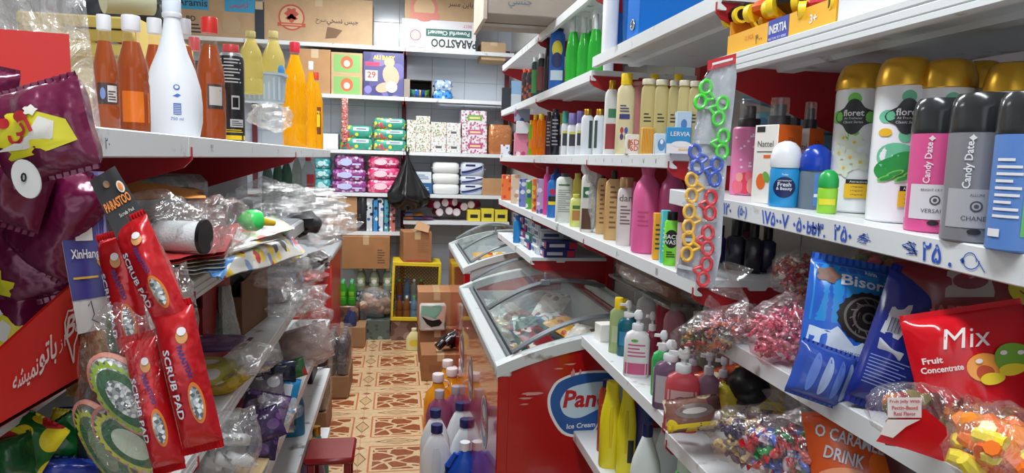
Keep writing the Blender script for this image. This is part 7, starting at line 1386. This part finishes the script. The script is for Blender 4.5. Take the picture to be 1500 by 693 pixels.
# bottom corner snacks
for i, (px, py, d, w_, h_, c, cs, ro, lab) in enumerate(((30, 640, .62, 110, 70, (20, 100, 40), [(230, 210, 40), (190, 40, 40)], 30, 'green snack bag with red and yellow print'), (80, 655, .66, 90, 60, (24, 110, 50), [(30, 120, 60), (20, 90, 40)], -35, 'plain green snack bag end pointing up'), (100, 640, .70, 60, 70, (220, 200, 50), [(200, 40, 50), (230, 220, 90)], 10, 'yellow snack bag lettered in red'), (75, 690, .64, 130, 40, (30, 50, 140), [(220, 220, 230), (60, 90, 190)], 10, 'blue snack bag at the bottom edge'), (10, 670, .60, 70, 60, (24, 90, 44), [(20, 80, 40)], -10, 'dark green snack bag in the bottom corner'), (112, 612, .74, 50, 30, (40, 60, 150), [(40, 70, 170)], 0, 'small blue packet peeking from shade'))):
    pouch('snack_bag', lab, 'snack', pt(px, py, d), w_*d/F, h_*d/F, .018, PRINT(c, cs, 36, .45, .2, i, True), group='small snack bags under the red tray', seed=i, wr=.006, M=FMx(ro, .2, -.2), res=(14, 12), art=(lambda mb, S, w, h: [mb.disc(S, -.05*w, .0, .26*w, .22*h, 0, .001, 20, .3), mb.disc(S, -.05*w, .0, .20*w, .12*h, 1, .0016, 20, .3)]) if i in (0, 2) else None, amats=[YEL3, CR])
# ------------------------------------------------------------------ RIGHT: candy bags
def C_(*cols, kind='twist'): return [(kind, (FOIL(c),)) for c in cols]
KG = 'clear bags of wrapped sweets'
clear_bag('candy_bag', 'long clear bag of brown and red toffees hanging past the shelf end', 'sweets', pt(1052, 484, 1.30), .088, .06, .042, C_((120, 60, 50), (170, 50, 50), (226, 110, 60), (90, 50, 60), (190, 150, 90), (110, 120, 90)), 150, FILM(.05, k_gloss=.22, bs=14), 3, True, (0, -.42, -.3), KG, sc=.66, neck_dir=(.6, 0, .8))
clear_bag('candy_bag', 'clear bag of pink sweets behind the blue biscuit pack', 'sweets', pt(1150, 482, 1.15), .070, .05, .058, C_((240, 140, 160), (226, 100, 130), (246, 180, 190), (210, 80, 110)), 150, FILM(.06, (255, 236, 240), k_gloss=.22, bs=16), 4, True, (0, -.3, -.3), KG, sc=.60, neck_dir=(-.8, 0, .4))
clear_bag('candy_bag', 'clear bag of red and white sweets at the back under the pen-marked shelf', 'sweets', pt(1180, 402, 1.30), .068, .05, .052, C_((196, 30, 40), (220, 210, 200), (206, 40, 50), (190, 140, 100)), 120, FILM(.05, k_gloss=.18), 5, False, (0, 0, -.3), KG, sc=.70)
clear_bag('candy_bag', 'clear bag of red jellies in shade behind the biscuit packs', 'sweets', pt(1300, 392, 1.12), .075, .05, .036, [('jelly', (P((190, 30, 36), .2),)), ('jelly', (P((170, 110, 50), .2),)), ('jelly', (P((110, 140, 50), .2),))], 80, FILM(.04, k_gloss=.12), 6, False, (0, 0, -.4), KG, sc=.9)
BLB = P((34, 96, 190), .2, 0, .4, 20); DBL = P((28, 44, 130), .2, 0, .4, 20)
def art_bis(mb, S, w, h):
    mb.grid(S, -.47*w, .47*w, .02*h, .47*h, 8, 8, 7, .0005)
    mb.poly(S, [(-.48*w, -.20*h), (-.30*w, -.22*h), (.0, -.26*h), (.30*w, -.34*h), (.44*w, -.30*h), (.47*w, -.10*h), (.40*w, .05*h), (.30*w, -.06*h), (.2*w, -.1*h), (-.1*w, -.14*h), (-.2*w, .0), (-.27*w, -.04*h), (-.46*w, -.02*h)], 1, .0010, 5)
    n = 40; cx, cy = .14*w, .10*h
    mb.poly(S, [(cx+.36*w*(1+.03*math.cos(20*t))*math.cos(t), cy+.19*h*(1+.03*math.cos(20*t))*math.sin(t)) for t in [2*PI*i/n for i in range(n)]], 2, .0014, 4)
    for r_, c_ in ((.30, 3), (.27, 2), (.20, 3), (.17, 2), (.08, 3), (.05, 2)): mb.poly(S, [(cx+r_*w*math.cos(t), cy+r_*.53*h*math.sin(t)) for t in [2*PI*i/28 for i in range(28)]], c_, .0018+.0003*(.3-r_)*20, 3)
    for i in range(14): t = 2*PI*i/14; mb.stroke(S, [(cx+.19*w*math.cos(t), cy+.10*h*math.sin(t)), (cx+.26*w*math.cos(t+.2), cy+.14*h*math.sin(t+.2))], .0016, 3, .0085)
    mb.text(S, 'Bisori', .08*w, .36*h, .085*h, 0, .0018, bold=.02, w=.56*w, shear=.1); mb.text(S, 'Adrin', .16*w, .445*h, .034*h, 0, .0018, bold=.02, maxw=.3*w)
    mb.text(S, 'POWDERED CREAM COCOA BISCUIT', -.02*w, -.185*h, .022*h, 4, .0016, rot=-.06, w=.8*w); mb.disc(S, .30*w, -.22*h, .12*w, .05*h, 2, .002, 14); mb.disc(S, -.33*w, .38*h, .12*w, .06*h, 5, .0016, 16, 0, .2, 5)
    for i, x in enumerate((-.36, -.22, -.08)): mb.poly(S, [(x*w, -.40*h), ((x+.07)*w, -.41*h), ((x+.10)*w, -.28*h), ((x+.02)*w, -.27*h)], 6, .0012)
    mb.disc(S, .22*w, -.40*h, .13*w, .06*h, 5, .0012); mb.stroke(S, [(.05*w, -.46*h), (.15*w, -.44*h), (.35*w, -.45*h)], .006, 1, .002)
BAM = [P((226, 232, 240), .4), P((200, 214, 230), .35), P((40, 34, 34), .5), P((120, 112, 108), .5), P((30, 60, 120), .5), P((120, 84, 70), .5), P((90, 130, 200), .3), P((40, 140, 214), .25)]
def art_back(mb, S, w, h):
    mb.poly(S, [(-.38*w, .02*h), (-.34*w, .22*h), (-.05*w, .28*h), (.0, .10*h), (-.1*w, .0)], 0, .001, 3)
    for i in range(12): rect(mb, S, (-.30+.017*i)*w, (-.30+.017*i+.005+.006*(i % 3 == 0))*w, .04*h, .15*h, 1, .0016, 1, 1)
    for i in range(9): rect(mb, S, -.40*w, (.25-.08*(i % 3))*w, (-.16-.026*i)*h, (-.152-.026*i)*h, 2, .001, 6, 1)
    mb.poly(S, [(-.36*w, -.02*h), (.08*w, -.08*h), (.05*w, -.14*h), (-.34*w, -.10*h)], 3, .001, 3); rect(mb, S, .12*w, .2*w, -.15*h, .3*h, 4, .001)
BBM = [P((190, 196, 206), .35), P((40, 50, 90), .5), P((120, 140, 200), .5), P((170, 176, 186), .35), P((20, 34, 100), .4)]
d = 1.02; pouch('biscuit_pack', 'blue cocoa biscuit pack with big dark cookie facing out', 'biscuits', pt(1236, 482, d), 124*d/F, 190*d/F, .030, P((44, 100, 200), .2, 0, .4, 20), group='blue biscuit packs', art=art_bis, amats=BAM, seed=2, wr=.005, M=FMx(11, .05, -.12), res=(20, 26), pinch=.0)
d = .94; pouch('biscuit_pack', 'blue biscuit pack turned back to front showing its barcode', 'biscuits', pt(1314, 500, d), 84*d/F, 196*d/F, .024, DBL, group='blue biscuit packs', art=art_back, amats=BBM, seed=7, wr=.006, M=FMx(20, -.2, -.1), res=(20, 26), pinch=.05)
pouch('biscuit_wrap', 'clear tray of blue-wrapped biscuits at the foot of the cookie pack', 'biscuits', pt(1203, 548, .98), .085, .075, .026, P((50, 80, 170), .15, 0, .5, 30), art=lambda mb, S, w, h: [mb.disc(S, (-.25+.2*k)*w, 0, .07*w, .38*h, k % 2, .001, 20) for k in range(4)], amats=[P((90, 120, 200), .3), P((150, 170, 210), .3)], M=FMx(20), seed=4, wr=.006)
# dark red pouch behind
def art_happy(mb, S, w, h):
    mb.disc(S, .30*w, .10*h, .15*w, .20*h, 0, .001, 24); mb.stroke(S, [(.22*w, .08*h), (.27*w, .0), (.34*w, .0), (.38*w, .07*h)], .0016, 1, .002); mb.stroke(S, [(.24*w, .16*h), (.27*w, .18*h), (.29*w, .15*h)], .0014, 1, .002); mb.stroke(S, [(.32*w, .16*h), (.35*w, .18*h), (.37*w, .15*h)], .0014, 1, .002)
    mb.poly(S, [(-.20*w, .34*h), (.12*w, .38*h), (.06*w, .02*h), (-.24*w, .04*h)], 2, .001, 3); mb.disc(S, -.07*w, .22*h, .11*w, .10*h, 1, .0016, 18); mb.text(S, 'Softi', -.06*w, .30*h, .09*h, 3, .0024, bold=.03)
    mb.text(S, 'HAPPY', -.22*w, -.12*h, .13*h, 4, .0014, bold=.03, rot=-.1); mb.text(S, 'JELLY', -.22*w, -.28*h, .12*h, 4, .0014, bold=.03, rot=-.1); mb.poly(S, [(.05*w, -.16*h), (.5*w, -.06*h), (.48*w, -.24*h), (.0, -.34*h)], 5, .001, 4)
pouch('candy_pouch', 'dark red sweets pouch with yellow smiling face', 'sweets', pt(1432, 440, .92), .19, .115, .025, P((120, 22, 30), .25, 0, .4, 20), art=art_happy, amats=[P((206, 190, 50), .3), P((120, 40, 50), .4), P((170, 160, 156), .4), P((190, 40, 60), .4), P((170, 90, 70), .4), P((214, 90, 30), .35)], M=FMx(-4, -.3, -.15), seed=9, res=(20, 16))
# red mix pouch
def art_mix(mb, S, w, h):
    mb.text(S, 'Mix', -.08*w, .29*h, .17*h, 0, .0016, bold=.0, w=.36*w, shear=.25, rot=-.05); mb.text(S, 'Fruit', -.37*w, .13*h, .055*h, 0, .0016, bold=.03); mb.text(S, 'Concentrate', -.31*w, .05*h, .055*h, 0, .0016, bold=.03, maxw=.3*w)
    for (u, v, a, b, m) in ((.0, .02, .15, .12, 1), (-.02, -.02, .07, .06, 2), (.24, .06, .17, .13, 3), (.20, -.03, .12, .05, 4), (.02, -.08, .10, .05, 4)): mb.disc(S, u*w, v*h, a*w, b*h, m, .0012+.0004*m, 24, 0, .04, 3)
    for (u, v) in ((-.05, .08), (.16, .12), (.3, .1)): mb.disc(S, u*w, v*h, .03*w, .02*h, 0, .0034, 10)
d = .80
mx = pouch('jelly_pouch', 'glossy red mixed fruit jelly pouch with clear bulging base', 'sweets', pt(1428, 540, d), 172*d/F, 165*d/F, .026, P((206, 20, 34), .15, 0, .5, 16), art=art_mix, amats=[P((236, 226, 226), .35), P((240, 160, 70), .2), P((190, 80, 50), .3), P((120, 170, 60), .2), P((236, 210, 60), .2)], M=FMx(-10, -.15, -.15), seed=12, wr=.006, res=(24, 22), pinch=.0)
R = random.Random(7); Mi = mx.matrix_world.inverted()
def loc2(px, py, dd): return Mi @ pt(px, py, dd)
q = MB(); q.ell((0, 0, 0), .072, .030, .036, 24, 14, 0, .16, 8); o = q.build('clear_base', FILM(.05, k_gloss=.2, bs=16), mx, sharp=80); o.location = loc2(1362, 610, .775); o.rotation_euler = (0, math.radians(20), 0)
for i in range(26):
    o = bpy.data.objects.new('jelly', candy_mesh('jelly', [P([(150, 40, 46), (120, 110, 60), (190, 110, 60), (100, 40, 44)][i % 4], .2)])); COL.objects.link(o); o.parent = mx; o.location = loc2(1362+R.uniform(-64, 80), 605+R.uniform(-24, 34)+R.uniform(0, 8), .78); o.rotation_euler = (R.uniform(0, 6), R.uniform(0, 6), 0); o.scale = (.9, .9, .9)
q = MB(); Sf = flat(loc2(1300, 655, .745), loc2(1400, 664, .745)-loc2(1300, 655, .745), loc2(1300, 590, .745)-loc2(1300, 655, .745)); cr = [(-.012, .005), (.0, .022), (.018, .038), (.042, .045), (.062, .03), (.082, .004), (.09, -.012), (.06, -.010), (.02, .0)]
q.poly(Sf, cr, 0, .0, 4); q.poly(lambda u, v, o: Sf(u, v, -.001), list(cr), 0, 0, 2); q.build('red_base_print', P((200, 20, 34), .15), mx, sharp=80)
q = MB(); Sf = flat(loc2(1300, 612, .742), loc2(1350, 612, .742)-loc2(1300, 612, .742), loc2(1300, 570, .742)-loc2(1300, 612, .742)); q.grid(Sf, 0, .037, 0, .022, 3, 3, 0, 0); q.poly(Sf, [(-.008, -.018), (0, -.002), (.036, -.002), (.020, -.010), (.006, -.022)], 0, .0, 2)
for k, st in enumerate(('Fruit Jelly With', 'Pectin-Based', 'Real Flavor')): q.text(Sf, st, .0185, .0175-.0065*k, .0042, 1, .0008, bold=.02, w=[.033, .028, .024][k])
q.build('white_label', [P((226, 222, 222), .4), P((190, 70, 80), .5)], mx)
clear_bag('candy_bag', 'clear bag of orange and yellow jelly sweets in the bottom corner', 'sweets', pt(1478, 664, .66), .058, .045, .046, [('roll', (P((240, 120, 40), .2),)), ('roll', (P((236, 100, 30), .2),)), ('roll', (P((240, 220, 60), .2),)), ('jelly', (P((240, 140, 50), .2),))], 90, FILM(.04, k_gloss=.2, bs=16), 16, False, (0, .2, 0), KG, sc=1.15)
clear_bag('candy_bag', 'clear bag of twisted sweets squeezed between red pouch and orange bag', 'sweets', pt(1440, 622, .78), .05, .03, .03, C_((200, 110, 60), (150, 60, 60), (190, 190, 190), (230, 150, 60)), 60, FILM(.05, k_gloss=.25), 17, False, (0, .3, 0), KG, sc=.8)
# lower right shelf
clear_bag('candy_bag', 'clear bag of cream rolls and purple sweets on the lower shelf', 'sweets', pt(1104, 640, 1.22), .080, .05, .058, [('roll', (P((226, 196, 140), .5),)), ('twist', (FOIL((60, 40, 90)),)), ('bar', (FOIL((80, 50, 100)),)), ('roll', (P((210, 180, 130), .5),))], 110, FILM(.05, k_gloss=.22, bs=12), 18, True, (0, 0, -.4), KG, sc=.85, neck_dir=(.6, 0, .9))
clear_bag('candy_bag', 'clear bag of green, red and blue foil sweets on the lower shelf', 'sweets', pt(1160, 662, 1.06), .078, .05, .050, C_((30, 140, 70), (190, 40, 50), (50, 90, 190), (200, 60, 60), (206, 190, 200)), 100, FILM(.05, k_gloss=.25, bs=12), 19, True, (0, 0, -.4), KG, sc=1.0, neck_dir=(.2, 0, 1))
def art_car(mb, S, w, h):
    mb.text(S, 'O CARAMEL', -.12*w, .22*h, .15*h, 1, .0012, bold=.03, rot=-.35, w=.62*w); mb.text(S, 'O CARAMEL', -.12*w, .22*h, .15*h, 0, .0018, bold=.02, rot=-.35, w=.62*w)
    mb.text(S, 'DRINK', -.20*w, .02*h, .15*h, 1, .0012, bold=.03, rot=-.35, w=.36*w); mb.text(S, 'DRINK', -.20*w, .02*h, .15*h, 0, .0018, bold=.02, rot=-.35, w=.36*w)
    mb.disc(S, -.25*w, -.22*h, .22*w, .12*h, 2, .001, 20); mb.disc(S, .2*w, -.1*h, .2*w, .2*h, 3, .001, 20)
pouch('candy_pouch', 'orange caramel drink pouch lettered in silver', 'sweets', pt(1262, 668, 1.0), .150, .120, .025, P((206, 86, 40), .2, 0, .5, 18), art=art_car, amats=[P((196, 196, 206), .35), P((60, 50, 70), .4), P((226, 150, 110), .35), P((230, 110, 40), .3)], M=FMx(-6, -.2, -.2), seed=21)
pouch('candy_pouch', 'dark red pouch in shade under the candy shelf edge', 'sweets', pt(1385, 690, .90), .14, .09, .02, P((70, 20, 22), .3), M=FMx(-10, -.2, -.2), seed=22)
q = MB(); q.ell((0, 0, 0), .042, .05, .040, 18, 12, 0, .12, 2); o = q.build('black_bag', P((22, 22, 26), .35)); o.location = pt(1096, 565, 1.45); tag(o, 'round black bag between the yellow snack packs and sweets', 'bag')
def art_snk(mb, S, w, h):
    mb.disc(S, .0, .08*h, .34*w, .24*h, 0, .001, 20); mb.disc(S, .0, .08*h, .22*w, .10*h, 1, .0022, 16); mb.grid(S, -.48*w, .48*w, -.44*h, -.30*h, 6, 2, 2, .001)
for i, (px, py, dd, w_, h_, c, ro, lab) in enumerate(((1016, 606, 1.36, 84, 44, (130, 90, 80), -8, 'grey and brown snack pack with yellow bottom edge'), (1060, 562, 1.50, 80, 44, (190, 80, 50), -14, 'orange and yellow snack pack behind it'), (1072, 592, 1.45, 50, 50, (200, 180, 50), 20, 'yellow snack pack standing up at the back'), (1125, 575, 1.5, 50, 55, (210, 180, 40), 5, 'yellow snack pack past the black bag'))):
    pouch('snack_pack', lab + ', by the hand soaps', 'snack', pt(px, py, dd), w_*dd/F, h_*dd/F, .02, PRINT(c, [(90, 60, 60), (206, 190, 160), (220, 190, 50)], 24, .4, .2, i, True), group='snack packs by the hand soaps', seed=i, M=FMx(ro, -.1, -.3), art=art_snk if i == 0 else (lambda mb, S, w, h: mb.grid(S, -.48*w, .48*w, -.46*h, -.26*h, 6, 2, 2, .001)), amats=[P((120, 110, 104), .3), P((200, 196, 190), .4), P((236, 210, 40), .3)], res=(14, 14))
# ------------------------------------------------------------------ pump shelf z .985
zs = .9865
def px_(name, lab, cat, a, b, yt, X, z, segs, grp=None, art=None, am=None, dk=1.0, wk=1.0): return rx(name, lab, cat, a, b, yt, X, z, segs, grp, art, am, dk, wk)
PW = P((226, 228, 230), .3); HG = 'hand soaps on the lower shelf'
p, w, h = slotX(874, 898, 474, .66, zs); carton('small_box', 'plain white small box at the shelf end by the freezer', 'box', p, .05, .05, .055, IVORY, .1)
px_('hand_soap', 'clear greenish bottle with yellow cap, first by the freezer', 'soap', 893, 918, 436, .655, zs, sh_slim(LIQ((206, 220, 170), .3), YCAP, .80, .5), HG, art_words(('r', -.35, .35, .2, .5, 0)), [P((190, 200, 160), .4)])
px_('hand_soap', 'clear bottle with yellow cap in the second row', 'soap', 908, 924, 438, .72, zs, sh_slim(LIQ((206, 220, 170), .3), YCAP, .80, .5), HG)
px_('hand_soap', 'teal pump bottle behind the white lotion', 'soap', 905, 935, 440, .675, zs, sh_pump(P((20, 96, 110), .2), PW), HG, art_words(('r', -.4, .4, .2, .45, 0)), [P((60, 130, 170), .4)])
px_('hand_soap', 'white lotion pump bottle with pink print', 'soap', 915, 952, 454, .635, zs, sh_pump(P((226, 222, 224), .3), PW), HG, art_words(('l', -.35, .35, .30, .52, 4, 0), ('r', -.44, .44, .05, .22, 0), ('d', -.1, .56, .14, .02, 1)), [P((200, 90, 130), .4), P((100, 170, 60), .4)])
px_('hand_soap', 'dark crimson pump bottle beside the white lotion', 'soap', 943, 966, 456, .68, zs, sh_pump(P((120, 24, 50), .2), P((200, 196, 196), .3)), HG)
px_('hand_soap', 'green soap pump bottle with clear shoulders', 'soap', 955, 986, 484, .645, zs, sh_pump(P((60, 170, 90), .25), PW), HG, art_words(('r', -.4, .4, .05, .45, 0)), [P((190, 210, 190), .4)])
px_('hand_soap', 'mauve soap pump bottle with pale label', 'soap', 958, 1005, 498, .63, zs, sh_pump(LIQ((150, 120, 150), .15), PW), HG, art_words(('r', -.42, .0, .1, .5, 0)), [P((180, 176, 180), .4)])
px_('hand_soap', 'pink soap pump bottle with oval blue badge, nearest the snacks', 'soap', 975, 1024, 508, .605, zs, sh_pump(LIQ((226, 110, 120), .15), PW), HG, art_words(('r', -.42, .42, .05, .50, 0), ('d', .0, .36, .26, .07, 1), ('d', 0, .36, .2, .04, 2), ('l', -.3, .3, .1, .26, 4, 3)), [P((206, 170, 170), .4), P((60, 70, 120), .4), P((190, 196, 220), .4), P((150, 90, 80), .4)])
for i, (a, b, yt, X, c, lab) in enumerate(((1000, 1030, 510, .70, (190, 110, 120), 'rosy'), (1022, 1052, 512, .66, (170, 140, 160), 'lilac'), (1044, 1072, 520, .70, (200, 110, 110), 'salmon'), (1060, 1086, 505, .76, (150, 130, 150), 'grey-mauve'))):
    px_('hand_soap', lab + ' pump bottle under the toffee bag', 'soap', a, b, yt, X, zs, sh_pump(LIQ(c, .2), P((200, 196, 200), .3)), HG)
for i in range(10):
    Y = 2.02-.075*i; X = .78+.035*(i % 3); h = .215+.01*(i % 2)
    bottle('pump_bottle', 'pump bottle in the shaded back rows of soaps, %s from the freezer end' % ['first', 'second', 'third', 'fourth', 'fifth', 'sixth', 'seventh', 'eighth', 'ninth', 'tenth'][i], 'soap', (X, Y, zs), .062, .045, h, sh_pump(P([(200, 196, 200), (170, 40, 60), (150, 150, 130), (190, 120, 130)][i % 4], .3), P((214, 210, 206), .3)), -.35, 'back-row pump bottles')
p = pt(940, 412, 1.9); r = root('wrapped_pack', 'clear-wrapped brown pack lying above the hand soaps', 'pack', (.80, 1.80, 1.205)); q = MB(); q.box(-.13, .13, -.22, .22, 0, .055, .015); q.build('pack', P((120, 84, 66), .5), r); q = MB(); q.ell((0, 0, .03), .17, .30, .045, 24, 12, 0, .15, 3); q.build('film', FILM(.15, k_gloss=.25), r, sharp=80)
q = MB(); q.box(.66, .95, 1.55, 2.05, 1.195, 1.204, .002); tag(q.build('glass_board', FILM(.12, (200, 206, 200))), 'clear board carrying the wrapped pack over the pump bottles', 'board')
# ------------------------------------------------------------------ bottom right shelf z .64
zv = .6415
px_('bleach_bottle', 'rust-orange bottle with navy cap beside the freezer badge', 'bottle', 876, 897, 556, .655, zv, sh_slim(P((176, 64, 34), .3), NAVY, .90, .55, .6, 3), None, art_words(('l', -.3, .3, .2, .7, 6, 0)), [P((210, 120, 80), .5)])
YB_ = P((232, 216, 30), .3)
def sh_yel(): return [('body', YB_, 3, [(0, .9, .6), (.02, 1, .66), (.55, 1, .66), (.68, .86, .6), (.80, .66, .5), (.88, .56, .46), (.90, .60, .48), (.985, .56, .45), (1, .44, .36)]), ('grip', P((214, 196, 20), .35), 3, [(.25, .20, .70), (.55, .34, .72), (.72, .22, .62)])]
px_('toilet_cleaner', 'bright yellow cleaner bottle, nearer the freezer', 'bottle', 879, 912, 558, .64, zv, sh_yel(), 'bright yellow cleaner bottles')
px_('toilet_cleaner', 'bright yellow cleaner bottle half behind the first', 'bottle', 904, 932, 562, .67, zv, sh_yel(), 'bright yellow cleaner bottles', art_words(('r', .1, .4, .15, .4, 0)), [DARK])
px_('bleach_bottle', 'dark blue bottle standing behind the white jug', 'bottle', 930, 956, 570, .72, zv, sh_slim(P((30, 44, 110), .3), NAVY, .9, .6))
px_('bleach_jug', 'white bleach jug with navy cap on the bottom shelf', 'jug', 923, 968, 620, .635, zv, sh_jug(P((220, 228, 226), .3), NAVY))
for i, (a, b, yt, X) in enumerate(((960, 1000, 600, .76), (925, 950, 610, .80), (890, 925, 600, .84))): px_('bleach_jug', 'white jug in the shaded second row, %s' % ['nearest', 'middle', 'farthest'][i], 'jug', a, b, yt, X, zv, sh_jug(P((206, 210, 208), .3), NAVY), 'white jugs in the second row')
px_('dish_soap', 'green bottle with pale cap at the bottom of the shelf', 'bottle', 982, 1016, 652, .63, zv, sh_slim(P((90, 190, 90), .25), P((200, 226, 206), .3), .8, .6))
for i, (px, py) in enumerate(((880, 690), (905, 692))):
    p = atZ(px, py-5, .44); bottle('bleach_jug', 'white jug on the floor shelf under the yellow bottles, %s' % ['first', 'second'][i], 'jug', (max(p.x, .66), p.y, .1515), .12, .08, .27, sh_jug(P((206, 214, 214), .3), P((226, 230, 232), .3)), 0, 'white jugs on the floor shelf')
